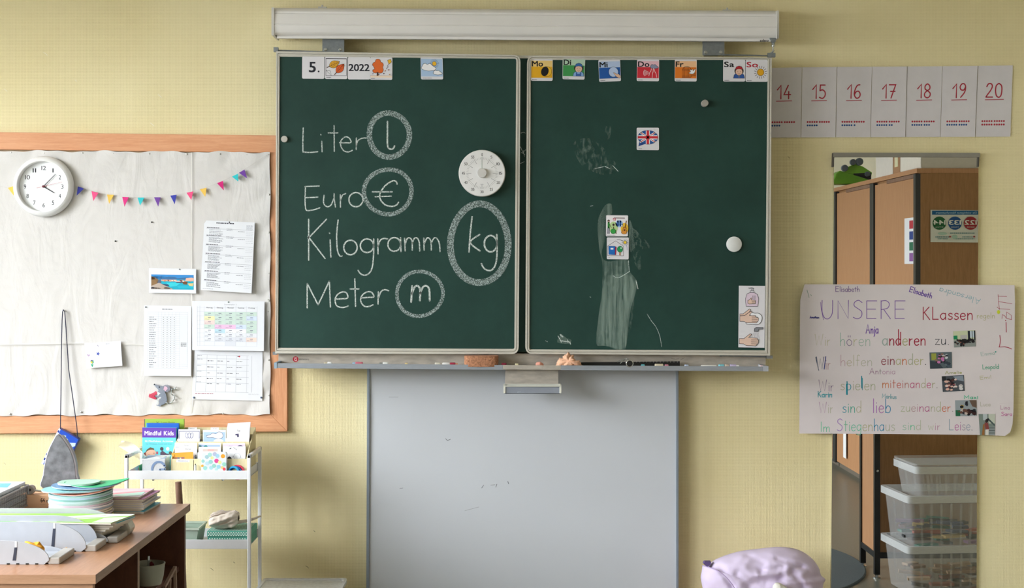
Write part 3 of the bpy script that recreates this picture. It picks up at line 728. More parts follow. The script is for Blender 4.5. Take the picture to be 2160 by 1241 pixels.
c.poly([(28, 10), (44, 8), (45, 17), (30, 19)], '#bcd3f2'); c.eout(52, 20, 9, 6, '#86c99b', '#d9ecf5', 2); c.poly([(60, 24), (75, 18), (96, 12), (99, 20), (80, 33), (55, 36), (45, 31)], '#bfd0ee'); c.up(); c.poly([(62, 26), (80, 20), (82, 27), (64, 33)], '#7fa0de'); c.rect(9, 34, 99, 36.5, '#c4d2ef'); c.ell(80, 50, 2, 2, '#e6eef9')
c.build('printed_design', bp, W['ink_gloss'])
# ------------------------------------------------------------------ chalkboard
CBL = P(1100, 783, 0.12)
cb = thing('chalkboard', 'green two winged wall chalkboard with aluminium frames and long chalk ledge', 'chalkboard', CBL)
mp_ = solid([(592, 116), (1618, 123), (1614, 745), (590, 741)], 0.095, 0.135).build('main_panel', W['board'], cb)
c = Canvas(wallfn(0.1352), 0.0002)
for pts in ([(1099, 281), (1104, 279), (1108, 281)], [(1098, 310), (1103, 322), (1109, 316)], [(1100, 322), (1107, 326)], [(1104, 318), (1106, 330)], [(1098, 345), (1106, 341)]): c.line(pts, 1.0, '#b9c6c2')
c.build('chalk_marks', cb, W['chalk'])
solid([(592, 113), (1618, 121.5), (1618, 127), (592, 119)], 0.09, 0.136).build('top_rail', W['alu'], cb)
def rounded(q, rads, n=6):      # picture quad with its own radius per corner
    out = []
    m_ = len(q)
    for i in range(m_):
        p = Vector(q[i]); a = Vector(q[i - 1]); b = Vector(q[(i + 1) % m_]); r = rads[i]
        if r <= 0.01: r = 0.01
        u = (a - p).normalized(); v = (b - p).normalized()
        s = p + u * r; e = p + v * r
        for k in range(n + 1):
            t = k / n; out.append(tuple((1 - t) ** 2 * s + 2 * t * (1 - t) * p + t * t * e))
    return out
def lerpq(A, B, t): return [(a[0] * (1 - t) + b[0] * t, a[1] * (1 - t) + b[1] * t) for a, b in zip(A, B)]
def wing(outer, inner, rad, label):
    wq = solid([outer[0], outer[1], outer[2], outer[3]] if False else rounded(lerpq(outer, inner, 0.5), [r * .6 for r in rad]), 0.139, 0.163).build('wing', W['board'], cb)
    wq['label'] = label
    irad = [r * 0.25 for r in rad]
    steps = [(0.0, 0.40, 0.171), (0.40, 0.54, 0.1640), (0.54, 0.82, 0.1700), (0.82, 1.0, 0.1655)]
    m = MB()
    for a, b, d in steps:
        ra = [r * (1 - a) + q_ * a for r, q_ in zip(rad, irad)]; rb = [r * (1 - b) + q_ * b for r, q_ in zip(rad, irad)]
        m.ring([P(x, y, d) for x, y in rounded(lerpq(outer, inner, a), ra)], [P(x, y, d) for x, y in rounded(lerpq(outer, inner, b), rb)], (0, d - 0.139 - (0.0 if a else 0.0), 0))
    m.build('frame', W['alu'], wq, smooth=False)
    LOC[wq] = LOC[wq]
    return wq
# parts of a wing hang under the wing part (thing > part > sub-part)
_old = MB.build
LW = wing([(582.5, 108), (1098, 116), (1094, 747.5), (580.5, 746)], [(590.5, 119.5), (1089, 124), (1085, 736.5), (587, 734)], [1, 16, 16, 1], 'left wing covered with chalk writing')
RW = wing([(1112, 117), (1628, 121.5), (1624.5, 750.5), (1108, 747)], [(1120, 126.5), (1619.5, 126.5), (1613.5, 739.5), (1117, 737.5)], [16, 1, 1, 16], 'right wing with magnets, cards and wiped chalk streaks')

A = lambda x, y: (580 + x / 4.0755, 200 + y / 4.0755)
B = lambda x, y: (580 + x / 3.266, 420 + y / 3.266)
cw = Canvas(wallfn(0.1634), 0.0001)
def ch(tf, pts, wd=3.3, sm=True):
    cw.line([tf(*p) for p in pts], wd * .86, '#ffffff', smooth=sm)
def ce(tf, cx, cy, rx, ry, wd=3.0, rot=0):
    cw.line([tf(*p) for p in ellipse_pts(cx, cy, rx, ry, 40, rot)], wd, '#ffffff', closed=True)
def word(nm_):
    global cw
    o = cw.build('chalk_word', LW, W['chalk']); o['label'] = nm_; cw = Canvas(wallfn(0.1634), 0.0001)
for p in ([(243, 285), (240, 400), (240, 490)], [(240, 492), (300, 496), (367, 490)], [(402, 400), (405, 490)], [(393, 341), (395, 345)], [(508, 265), (510, 488)], [(458, 328), (540, 328)],
          [(555, 412), (600, 413), (652, 410), (640, 375), (605, 362), (568, 395), (566, 440), (590, 480), (630, 492), (665, 478)], [(700, 372), (698, 472)], [(698, 450), (710, 400), (745, 375), (788, 372)]): ch(A, p, 2.8)
word('chalk word Liter')
ch(A, [(967, 230), (967, 340), (967, 430), (980, 462), (1005, 467), (1020, 458), (1028, 440)], 3.8)
word('chalk letter l')
for p in ([(262, 790), (259, 900), (262, 965), (275, 995), (330, 990), (387, 972)], [(258, 790), (320, 787), (380, 785)], [(262, 885), (320, 883), (368, 880)], [(422, 865), (418, 930), (445, 962), (480, 950), (505, 895)], [(508, 850), (510, 900), (520, 965)],
          [(562, 860), (563, 968)], [(563, 905), (580, 865), (608, 850)]): ch(A, p, 2.9)
ce(A, 696, 902, 60, 61, 2.9)
word('chalk word Euro')
ch(A, [(1050, 768), (1040, 745), (1010, 742), (955, 775), (912, 830), (900, 870), (912, 910), (950, 948), (1005, 960), (1045, 948), (1062, 925)], 3.4)
ch(A, [(838, 835), (1008, 835)], 3.2); ch(A, [(862, 877), (1000, 872)], 3.0)
word('chalk euro sign')
for p in ([(232, 140), (232, 422)], [(355, 140), (228, 272)], [(228, 258), (345, 410)], [(380, 280), (385, 400)], [(375, 234), (377, 237)], [(435, 145), (425, 250), (430, 350), (445, 390), (462, 393)],
          [(680, 275), (680, 370), (670, 470), (645, 515), (610, 525), (585, 510), (573, 492)], [(708, 275), (710, 378)], [(710, 325), (725, 285), (750, 272), (775, 275)], [(865, 266), (868, 362)],
          [(893, 270), (897, 358)], [(897, 315), (910, 275), (928, 268), (944, 290), (946, 352)], [(946, 305), (960, 272), (980, 270), (994, 300), (997, 358)], [(1025, 270), (1028, 352)], [(1028, 310), (1045, 272), (1062, 270), (1075, 295), (1077, 352)], [(1077, 305), (1095, 270), (1115, 272), (1132, 305), (1137, 362)]): ch(B, p, 3.2)
for a in ((520, 334, 46, 50), (634, 322, 46, 47), (822, 313, 44, 47)): ce(B, *a, 3.0)
word('chalk word Kilogramm')
for p in ([(1358, 122), (1345, 240), (1337, 365)], [(1410, 245), (1345, 298), (1412, 358)], [(1528, 245), (1530, 370), (1520, 450), (1495, 488), (1465, 492), (1438, 475), (1422, 445)]): ch(B, p, 3.8)
ce(B, 1486, 308, 44, 56, 3.5)
word('chalk letters kg')
for p in ([(222, 582), (222, 750)], [(222, 582), (297, 730)], [(297, 730), (375, 565)], [(375, 565), (382, 745)], [(418, 690), (460, 688), (500, 682), (495, 650), (470, 640), (435, 655), (415, 690), (425, 735), (465, 748), (505, 738)], [(550, 550), (555, 740)], [(518, 620), (578, 620)],
          [(592, 683), (640, 678), (680, 675), (668, 645), (635, 640), (600, 665), (590, 700), (610, 735), (640, 742), (675, 730)], [(712, 640), (710, 725)], [(712, 685), (730, 640), (755, 625), (783, 632)]): ch(B, p, 3.2)
word('chalk word Meter')
for p in ([(945, 600), (938, 710)], [(942, 655), (963, 607), (985, 600), (1000, 628), (998, 700)], [(998, 655), (1020, 607), (1045, 600), (1063, 625), (1066, 700)]): ch(B, p, 4.6)
word('chalk letter m')
cw = Canvas(wallfn(0.1636), 0.0001)
def band(tf, cx, cy, rx, ry, wd, seed, rot=0):
    rr = random.Random(seed); n = 48
    pts = []
    for i in range(n):
        a = 2 * pi * i / n; k = 1 + 0.018 * math.sin(2 * a + seed) + 0.012 * math.sin(3 * a + 2 * seed)
        x, y = rx * k * math.cos(a), ry * k * math.sin(a); pts.append(tf(cx + x * math.cos(rot) - y * math.sin(rot), cy + x * math.sin(rot) + y * math.cos(rot)))
    cw.line(pts, wd, '#ffffff', closed=True)
    cw.up()
for bb in ((A, 982, 346, 170, 192, 11.5, 1), (A, 971, 834, 202, 196, 9, 2), (B, 1408, 308, 199, 272, 14, 3, -0.05), (B, 997, 653, 161, 152, 7.5, 4)):
    cw = Canvas(wallfn(0.1636), 0.0001); band(*bb); cw.build('chalk_ring', LW, W['chalk_grain'])
cw = Canvas(wallfn(0.1634), 0.0001)
C5 = lambda x, y: (1100 + x / 3.1018, 400 + y / 3.1018)
def blob(tf, pts): cw.poly([tf(*p) for p in smooth_pts(pts, 4, True)], '#ffffff')
blob(C5, [(530, 130), (560, 95), (590, 100), (588, 170), (545, 200), (548, 320), (525, 420), (560, 470), (690, 460), (710, 540), (755, 600), (745, 680), (720, 760), (700, 880), (680, 1040), (610, 1035), (545, 1022), (490, 1010), (500, 860), (525, 680), (530, 500), (508, 380), (498, 220)])
cw.up(); blob(C5, [(705, 200), (730, 260), (735, 360), (715, 410), (703, 330)]); blob(C5, [(235, 990), (262, 950), (290, 970), (325, 985), (310, 1010), (250, 1005)])
cw.up(); blob(C5, [(540, 600), (600, 560), (700, 560), (735, 640), (700, 800), (680, 1030), (560, 1020), (520, 900)])
cw.build('wiped_chalk_smear', RW, W['chalk_smear'])
cw = Canvas(wallfn(0.1634), 0.0001)
C6 = lambda x, y: (1100 + x / 3.927, 180 + y / 3.927)
blob(C6, [(430, 480), (560, 440), (680, 520), (740, 600), (820, 700), (700, 740), (600, 720), (480, 640)]); cw.build('chalk_haze', RW, W['chalk_faint']); cw = Canvas(wallfn(0.1635), 0.0001); blob(C6, [(700, 340), (740, 340), (730, 440), (690, 430)]); blob(C5, [(720, 260), (800, 320), (840, 380), (780, 400), (780, 520), (740, 480)])
cw.build('chalk_haze', RW, W['chalk_faint']); cw = Canvas(wallfn(0.1632), 0.0001)
blob(C5, [(530, 520), (640, 500), (700, 540), (740, 660), (690, 980), (500, 1000), (530, 700)])
cw.build('chalk_haze', RW, W['chalk_faint'])
cw = Canvas(wallfn(0.1638), 0.0001)
for tf, pts, wd in ((C5, [(822, 815), (850, 860), (880, 900), (905, 960), (917, 1030)], 0.9), (C5, [(448, 703), (453, 706)], 1.2), (C5, [(600, 565), (630, 578), (670, 560), (708, 535)], 1.2), (C5, [(750, 600), (762, 650)], 1.6), (C5, [(240, 960), (262, 1000)], 1.6), (C5, [(262, 990), (320, 1000)], 2), (C5, [(255, 950), (270, 965)], 3),
                    (C5, [(300, 985), (322, 1012)], 1.8), (C5, [(158, 990), (170, 997)], 1.2), (C6, [(755, 665), (800, 712)], 1.0), (C6, [(690, 672), (730, 690)], 1.0), (C6, [(610, 690), (680, 675)], .8), (C6, [(570, 1002), (592, 998)], 1.0), (C5, [(700, 460), (705, 540)], .8)): cw.line([tf(*p) for p in pts], wd, '#ffffff', smooth=True)
cw.build('stray_chalk_lines', RW, W['chalk'])

# hinge rods and stays
m = MB(); m.tube([P(578, 106, 0.15), P(683, 109.5, 0.15)], 0.0028); m.box(*[v for p, q in zip(P(577, 109, 0.16), P(588, 101, 0.14)) for v in (min(p, q), max(p, q))]); m.build('hinge_rod', W['zinc'], cb)
m = MB(); m.tube([P(1524, 115.5, 0.15), P(1634, 118, 0.15)], 0.0028); m.box(*[v for p, q in zip(P(1620, 120, 0.16), P(1634, 113, 0.14)) for v in (min(p, q), max(p, q))]); m.tube([P(1525, 116, 0.152), P(1529, 116, 0.152)], 0.004); m.build('hinge_rod', W['zinc'], cb)
m = MB(); m.tube([P(576, 745.5, 0.15), P(680, 746, 0.15)], 0.003); m.box(*[v for p, q in zip(P(575, 749, 0.16), P(585, 742, 0.14)) for v in (min(p, q), max(p, q))]); m.build('hinge_rod', W['zinc'], cb)
m = MB(); m.tube([P(1518, 750.5, 0.15), P(1630, 753, 0.15)], 0.003); m.tube([P(1518, 750.5, 0.152), P(1523, 750.5, 0.152)], 0.0045); m.box(*[v for p, q in zip(P(1617, 757, 0.16), P(1628, 750, 0.14)) for v in (min(p, q), max(p, q))]); m.build('hinge_rod', W['zinc'], cb)
# ledge
solid([(587.5, 744), (1616, 748), (1614, 781), (587, 777)], 0.085, 0.128).build('ledge_back_plate', W['plate'], cb)
a, b = P(582, 771.5, .235), P(1616, 778, .235)
lm = MB(); lm.add([a, b, (b[0], -0.128, b[2]), (a[0], -0.128, a[2]), (a[0], a[1], a[2] - .004), (b[0], b[1], b[2] - .004), (b[0], -0.128, b[2] - .004), (a[0], -0.128, a[2] - .004)], [(0, 1, 2, 3), (4, 5, 6, 7), (0, 1, 5, 4), (1, 2, 6, 5), (2, 3, 7, 6), (3, 0, 4, 7)])
lm.build('ledge_floor', W['alu'], cb)
for x0, x1, y0, y1, hh, mt in ((582, 1061, 766.5, 770.3, 10.5, 'alu_dark'), (1061.4, 1146, 770.3, 771.2, 9.5, 'plate'), (1146.4, 1183, 771.2, 771.4, 9.5, 'plate'), (1183.4, 1612, 771.2, 773.6, 10, 'alu_dark')):
    solid([(x0, y0), (x1, y1), (x1, y1 + hh), (x0, y0 + hh)], 0.236, 0.242).build('ledge_lip', W[mt], cb, bevel=0.0008)
solid([(578, 765.5), (584, 765.5), (584, 777.5), (578, 777.5)], 0.13, 0.244).build('ledge_end_cap', cm('#8fa6ba', .5), cb)
solid([(1610, 772.5), (1621, 773), (1621, 784), (1610, 784)], 0.13, 0.244).build('ledge_end_cap', cm('#a9abb2', .5), cb)
c = Canvas(wallfn(0.1283)); c.ell(623.5, 758, 6, 6, '#b01c30', 20); c.up(); c.text('G', 623.3, 761.6, 6, '#f1dde0', w=5, align=.5, bold=1); c.text('M', 623.3, 756.5, 3, '#f1dde0', w=4, align=.5)
rr = random.Random(3)
c.build('maker_badge', cb); c = Canvas(wallfn(.1283)); c.text('elementary', 631, 759.5, 3.6, '#44474e', w=21)
c.line([(1415, 756), (1425, 758), (1432, 757)], .7, '#6f6a60'); c.line([(1436, 759), (1444, 755)], .7, '#6f6a60')
c.build('badge_lettering', cb)
# chalk box hanging below the ledge
tb = thing('chalk_dust_drawer', 'small metal drawer hanging on a grey plate under the chalk ledge', 'drawer', P(1120, 831, 0.2))
solid([(1066, 780), (1177.5, 781), (1177.5, 818), (1065, 816)], 0.198, 0.203).build('hanging_plate', W['plate'], tb)
m = MB()
x0, zt, _ = P(1061, 814, .235)[0], 0, 0
xl, xr = P(1062, 813, .24)[0], P(1184, 813, .24)[0]; z1 = P(1062, 814.5, .25)[2]; z0 = P(1062, 831, .25)[2]
m.box(xl + .004, xr - .004, -.252, -.249, z0, z1 - .001); m.box(xl + .004, xr - .004, -.206, -.203, z0, z1); m.box(xl + .004, xr - .004, -.252, -.203, z0, z0 + .002)
m.build('drawer_body', cm('#9298a6', .4, .3), tb)
m = MB(); m.box(xl, xl + .008, -.256, -.2, z0 + .002, z1 + .003); m.box(xr - .008, xr, -.256, -.2, z0 + .002, z1 + .003); m.build('drawer_end', cm('#dddccf', .5), tb, bevel=.001)
m = MB(); m.box(xl, xr, -.2575, -.2535, z1 - .0025, z1 + .003); m.box(xl, xr, -.206, -.2035, z1, z1 + .005); m.build('drawer_rim', cm('#cfcfc3', .5), tb)
c = Canvas(lambda x, y, l: (P(x, y, .253)[0], -.2521 - l, P(x, y, .253)[2])); c.text('gerco', 1095, 828, 2.2, '#c9ccd4', w=7, align=.5); c.build('lettering', tb)

# ------------------------------------------------------------------ projection screen casing above
ps = thing('projection_screen_case', 'long off-white roll-up screen casing mounted above the chalkboard', 'screen case', P(1108, 80, 0.08))
def strip(prof, mat, name, x0=574.5, x1=1641, tl=0, tr=6.5, cap=False):
    # prof: list of (picture y at the left end, distance) around the cross-section
    n = len(prof); v = [P(x0, y + tl, d) for y, d in prof] + [P(x1, y + tr, d) for y, d in prof]
    f = [(i, (i + 1) % n, n + (i + 1) % n, n + i) for i in range(n)] + [tuple(range(n)), tuple(range(2 * n - 1, n - 1, -1))]
    return MB().add(v, f).build(name, mat, ps, smooth=True)
strip([(16.5, .03), (16.5, .12), (19, .150), (24, .158), (28, .157), (29, .161), (50, .166), (50.8, .163), (51.8, .163), (52.6, .166), (66, .163), (71, .156), (74, .148), (74, .03)], W['case'], 'casing')
strip([(73.5, .06), (73.5, .140), (76, .142), (80.5, .142), (81.5, .138), (82, .06)], W['case'], 'bottom_bar', 584, 1637, 0, 6.7)
for xa, ya, xb, yb, nme in ((572.5, 15.5, 578, 75, 'end_cap'), (1638.5, 22, 1643, 81.5, 'end_cap')): solid(rounded([(xa, ya), (xb, ya), (xb, yb), (xa, yb)], [2, 2, 3, 3], 3), .03, .1685).build(nme, cm('#d5d2cd', .45), ps)
for x, y in ((680, 17), (1534, 23)):
    m = MB(); m.prism([P(x - 9, y - 3, .10), P(x + 8, y - 3, .10), P(x + 8, y + 3, .10), P(x - 9, y + 3, .10)], (0, .06, 0)); m.lathe(P(x, y - 3, .075), (0, 0, 1), [(.004, 0), (.004, .007)], 10); m.build('mounting_clip', cm('#c9c6c0', .4), ps)
c = Canvas(wallfn(.1425)); c.text('adeo', 1612, 88.0, 5.5, '#33343a', w=18, align=.5, bold=1); c.build('lettering', ps)
m = MB(); m.prism([P(x, y, .15) for x, y in ((1623, 79), (1638, 79), (1635, 89), (1628, 89))], (0, .02, 0)); m.tube([P(1631.5, 88, .14), P(1631, 96, .14)], .006); m.build('crank_gear', W['zinc'], ps)
m = MB(); m.tube([P(1631, 92, .142), P(1630.5, 112, .142)], .0042, 10); m.lathe(P(1631, 95, .142), (0, 0, -1), [(.007, 0), (.0078, .003), (.0068, .007), (.004, .008)], 14); m.tube([P(1626, 112, .142), P(1633, 106, .146)], .003); m.build('crank_eye', W['chrome'], ps, smooth=True)
for i, (x0, x1, y0, y1) in enumerate(((680, 726, 80, 110.5), (1482, 1528, 85, 116.5))):
    br = thing('wall_bracket', ('grey bolted metal bracket above the autumn leaf card', 'grey bolted metal bracket above the Friday card')[i], 'bracket', P((x0 + x1) / 2, y1, .1), 'metal brackets above the chalkboard')
    solid([(x0, y0), (x1, y0), (x1, y1), (x0, y1)], 0.088, .094).build('plate', W['zinc'], br)
    solid([(x0 + 8, y0), (x1 - 8, y0), (x1 - 8, y1 - 4), (x0 + 8, y1 - 4)], 0.0, .088).build('spacer', W['zinc'], br)
    for bx in (x0 + 6.5, x1 - 8): MB().lathe(P(bx, y1 - 6, .094), (0, -1, 0), [(.0075, 0), (.0075, .001), (.006, .0015), (.006, .005), (.004, .0062)], 12).build('bolt', W['chrome'], br)

# ------------------------------------------------------------------ lower whiteboard
wb = thing('whiteboard', 'plain pale grey whiteboard panel below the chalk ledge', 'whiteboard', P(1105, 1300, 0.02))
solid([(776, 752), (1431, 752), (1431, 1370), (773, 1370)], 0.02, 0.058).build('panel', W['wboard'], wb)
for q in ([(774.5, 752), (780, 752), (778, 1370), (772, 1370)], [(1426, 752), (1431.5, 752), (1431.5, 1370), (1426.5, 1370)]): solid(q, .004, .066).build('side_profile', cm('#8d97a5', .4, .5), wb, bevel=.001)
c = Canvas(wallfn(.0583))
for p, w_ in (([(940, 926), (944, 930), (950, 927)], 1.2), ([(1016, 1030), (1020, 1024)], 1.2), ([(1046, 1028), (1048, 1022)], 1.2), ([(1071, 1016), (1073, 1021)], 1.2), ([(843, 1031), (850, 1030)], .8), ([(1035, 1024), (1044, 1023)], .7), ([(820, 838), (840, 838)], .5), ([(980, 1078), (1010, 1070)], .5)): c.line(p, w_, '#6d7178')
c.build('stray_marks', wb)

# ------------------------------------------------------------------ picture cards on the chalkboard
BK = '#17171c'
def mcard(name, label, q, group, d=0.1645, r=6, thick=.0012):
    o, fn = sheet(name, q, d + thick, W['card'], thick, r=r)
    tag(o, label, 'card', group)
    return o, Canvas(fn, .00012)
g1, g2 = 'date cards on the left wing', 'weekday cards on the right wing'
def sq(x, y, w_, h_, tilt=0): return [(x, y), (x + w_, y + tilt), (x + w_ - tilt, y + h_ + tilt), (x - tilt, y + h_)]
o, c = mcard('number_card', 'white square card with a black number five', sq(637.5, 119, 47, 47, .4), g1)
c.text('5', 32, 70, 46, '#22242e', w=28, bold=1); c.ell(74, 67, 4, 4, '#22242e'); c.build('printed_number', o)
o, c = mcard('month_card', 'white square card with a yellow and an orange leaf', sq(685.8, 119.5, 47, 47, .4), g1)
c.line([(4, 8), (96, 8), (96, 85), (4, 85)], 1.6, '#2a2c3c', closed=True); c.line([(4, 9), (96, 9)], 3, '#2a2c3c'); c.up()
def leaf(c, cx, cy, L, Wd, rot, fill):
    pts = []
    for t in range(17):
        a = t / 16; x = (a - .5) * 2 * L; y = Wd * math.sin(pi * a ** 0.85)
        pts.append((x, y))
    pts += [(p[0], -p[1]) for p in pts[::-1][1:-1]]
    R = lambda p: (cx + p[0] * math.cos(rot) - p[1] * math.sin(rot), cy + p[0] * math.sin(rot) + p[1] * math.cos(rot))
    c.line([R((-L * 1.4, 0)), R((-L * .9, 0))], 4, '#5f4a44'); c.out([R(p) for p in pts], fill, '#3c2a22', 1.5)
    c.line([R((-L, 0)), R((L, 0))], 1.2, '#3c2a22')
    for k in (-.6, -.3, 0, .3, .6):
        for s in (-1, 1): c.line([R((k * L, 0)), R(((k + .28) * L, s * Wd * .62))], 1.0, '#3c2a22')
    c.up()
leaf(c, 42, 33, 26, 16, -.45, '#e0a52c'); leaf(c, 68, 52, 27, 16, -.85, '#e2622a')
c.line([(5, 62), (24, 64), (28, 84), (5, 62)], 1.4, '#2a2c3c'); lines_block(c, 7, 28, 93, 93, 1, '#55565f', 3, 0); c.build('printed_leaves', o)
o, c = mcard('year_card', 'white square card with the year 2022', sq(734, 120.5, 47, 47, .2), g1)
c.text('2022', 50, 62, 31, '#22242e', w=92, bold=1, align=.5, sp=.05); c.build('printed_year', o)
o, c = mcard('season_card', 'white square card with an orange tree and a yellow kite', sq(780.8, 121.2, 47, 47, .4), g1)
c.rect(44 - 14, 66, 46 - 8, 82, '#4a3732'); c.up()
c.out([(20, 52), (14, 38), (10, 24 + 10), (14, 24), (22, 20), (26, 10), (34, 7), (44, 10), (48, 20), (56, 24), (60, 34), (57, 44), (60, 56), (54, 68), (40, 70), (34, 66), (26, 70), (14, 66), (12, 56)], '#dd6a2b', '#4a2c1c', 1.6, smooth=True)
c.line([(2, 82), (98, 82)], 1.4, '#c08a4a'); c.rect(2, 83, 98, 90, '#efdcc6'); c.up()
c.out([(78, 12), (92, 8), (96, 20), (84, 30)], '#e8b423', '#4a3a1c', 1.5); c.line([(84, 30), (76, 38), (82, 42), (72, 48), (76, 52)], 1.4, '#33344c')
for x, y, k in ((13, 73, '#b0a0b0'), (40, 76, '#6b5048'), (62, 72, '#3a3350'), (68, 60, '#d07a4a'), (84, 55, '#b0603a'), (88, 76, '#d9a35a')): c.eout(x, y, 3, 2, k, '#4a3a3a', .8, 10, -.5)
lines_block(c, 5, 22, 94, 94, 1, '#6b6c75', 2.4, 0); c.build('printed_tree', o)
o, c = mcard('weather_card', 'pale blue square card with sun behind clouds', [(887, 120.5), (933.5, 122), (935, 167.5), (888, 167.5)], None)
c.rect(1.5, 7, 98.5, 87, '#a9c3e2'); c.up()
for k in range(20): a = k * pi / 10; c.line([(62 + 12 * math.cos(a), 28 + 12 * math.sin(a)), (62 + 21 * math.cos(a), 28 + 21 * math.sin(a))], 1.1, '#2c3c5c')
c.up().eout(62, 28, 9.5, 10, '#edb62c', '#4a4a4a', 1.4)
def cloud(c, x, y, s, fill='#f2f0f4', ink='#3a3c48', wd=1.6): c.out([(x + a * s, y + b * s) for a, b in ((-30, 2), (-33, 10), (-24, 17), (-12, 20), (0, 22), (14, 20), (26, 18), (33, 9), (24, 2), (16, -4), (6, -12), (-6, -8), (-14, -12), (-24, -9))], fill, ink, wd, smooth=True)
cloud(c, 36, 40, 1.0); cloud(c, 76, 66, .62); lines_block(c, 8, 50, 94, 94, 1, '#5a5b66', 2.6, 0); c.build('printed_clouds', o)

def day(name, label, q, txt, hi, lo, tcol=BK, sub=7):
    o, c = mcard(name, label, q, g2)
    if hi: c.rect(1.5, 8, 98.5, 36, hi); c.rect(1.5, 36, 98.5, 86, lo)
    c.up(); c.text(txt, 5, 34, 24, tcol, w=50 if len(txt) == 2 and txt[1] == 'o' else (36 if txt[1] == 'i' and txt[0] == 'M' else 32 if txt[1] == 'i' else 44 if txt[1] == 'a' else 34), bold=1)
    c.up(); lines_block(c, 6, 28, 95, 95, 1, '#5a5b66', 2.8, 0, 2)
    return o, c
o, c = day('weekday_card', 'yellow weekday card marked Mo with a dark moon', sq(1120, 124, 46, 46.5, .2), 'Mo', '#e9c97f', '#e3ab1f')
c.eout(72, 58, 23, 23, '#e9b732', BK, 1.2); c.poly(ellipse_pts(64, 57, 17, 22, 24, .3), BK); c.build('printed_moon', o)
o, c = day('weekday_card', 'green weekday card marked Di with a boy in a blue cap', [(1187, 121), (1234.5, 122), (1233, 168), (1186.5, 167)], 'Di', '#b9d3bd', '#3f9450')
def fig(c, x, y, hat, coat, straps=True):
    c.out([(x - 25, 85), (x - 22, 70), (x - 12, 63), (x + 12, 63), (x + 22, 70), (x + 25, 85)], coat, '#1e2848', 1.6)
    c.eout(x, y + 2, 20, 18, '#3a2620', BK, 1.4); c.eout(x, y + 6, 16, 16, '#e3bca6', BK, 1.2)
    c.out([(x - 18, y - 4), (x - 12, y - 17), (x, y - 21), (x + 12, y - 17), (x + 18, y - 4), (x, y - 8)], hat, '#1e2848', 1.4)
    for s in (-6, 6): c.ell(x + s, y + 5, 1.4, 1.4, BK)
    c.line([(x - 5, y + 14), (x, y + 16), (x + 5, y + 14)], 1.3, '#7a2c2c')
fig(c, 72, 46, '#3767a8', '#86aedd'); c.rect(60, 68, 84, 84, '#3c62a8'); c.up().rect(66, 66, 78, 74, '#86aedd'); c.build('printed_boy', o)
o, c = day('weekday_card', 'blue weekday card marked Mi with a pointing hand', [(1262, 126.5), (1308, 125.5), (1310, 171), (1264, 173)], 'Mi', '#b4c6e6', '#1f57a4')
c.eout(67, 57, 22, 23, '#b7c9ea', BK, 1.2); c.out([(66, 60), (70, 60), (84, 68), (90, 66), (98, 76), (98, 84), (92, 86), (80, 80)], '#e3b99c', BK, 1.2); c.build('printed_hand', o)
o, c = day('weekday_card', 'red weekday card marked Do with cloud and lightning', [(1344, 125), (1390.5, 125.5), (1390, 171.5), (1343, 171)], 'Do', '#e8bcc8', '#cf2e3c')
cloud(c, 78, 30, .56, '#8c93b0')
for k in range(5): c.line(ellipse_pts(64, 62, 34 - k * 5, 26 - k * 4.4, 10, 0, pi * .82, pi * 1.18), 2.0, '#f0d9dc')
for p in ([(66, 42), (62, 56), (58, 60), (54, 76)], [(74, 42), (73, 58), (70, 64), (69, 84)], [(76, 42), (82, 58), (86, 64), (90, 82)]): c.line(p, 2.0, '#f3e4e6')
c.build('printed_storm', o)
o, c = day('weekday_card', 'orange weekday card marked Fr with bird cage and dove', [(1423.5, 125), (1469.8, 125.5), (1469.5, 172), (1423, 171.5)], 'Fr', '#efbf92', '#e27a22')
c.line(ellipse_pts(55, 50, 20, 18, 14, 0, pi, 2 * pi), 1.6, BK)
for k in range(8): x = 35 + k * 5.7; c.line([(x, 50 - 17.5 * math.sqrt(max(0, 1 - ((x - 55) / 20) ** 2))), (x, 80)], 1.2, BK)
c.line([(34, 48), (76, 48)], 1.3, BK); c.line([(34, 76), (78, 76)], 1.6, BK); c.line([(34, 82), (74, 82)], 1.6, BK)
for k in range(4): c.line([(80 + k * 5, 60), (80 + k * 5, 75)], 1.2, BK)
c.line([(74, 75), (96, 75)], 1.4, BK); c.up(); c.out([(64, 62), (72, 56), (68, 46), (76, 48), (82, 44), (84, 52), (94, 42), (92, 56), (86, 64), (76, 66)], '#eef0f3', BK, 1.2, smooth=True); c.build('printed_cage', o)
o, c = day('weekday_card', 'white weekday card marked Sa with a child in a red hat', sq(1525.5, 125.5, 46.5, 46.5, .2), 'Sa', None, None)
fig(c, 72, 50, '#b3242c', '#2c56a0'); c.line([(72, 66), (72, 84)], 1.6, '#d8b040'); c.build('printed_child', o)
o, c = day('weekday_card', 'white weekday card marked So in red with a yellow sun', sq(1573, 126, 46.3, 46.5, .2), 'So', None, None, '#b3283c')
for k in range(16): a = k * pi / 8 + .2; c.line([(68 + 20 * math.cos(a), 57 + 20 * math.sin(a)), (68 + 29 * math.cos(a), 57 + 29 * math.sin(a))], 2.0, '#22242e')
c.eout(68, 57, 15.5, 15.5, '#e2a61c', '#4a3418', 1.8); c.build('printed_sun', o)
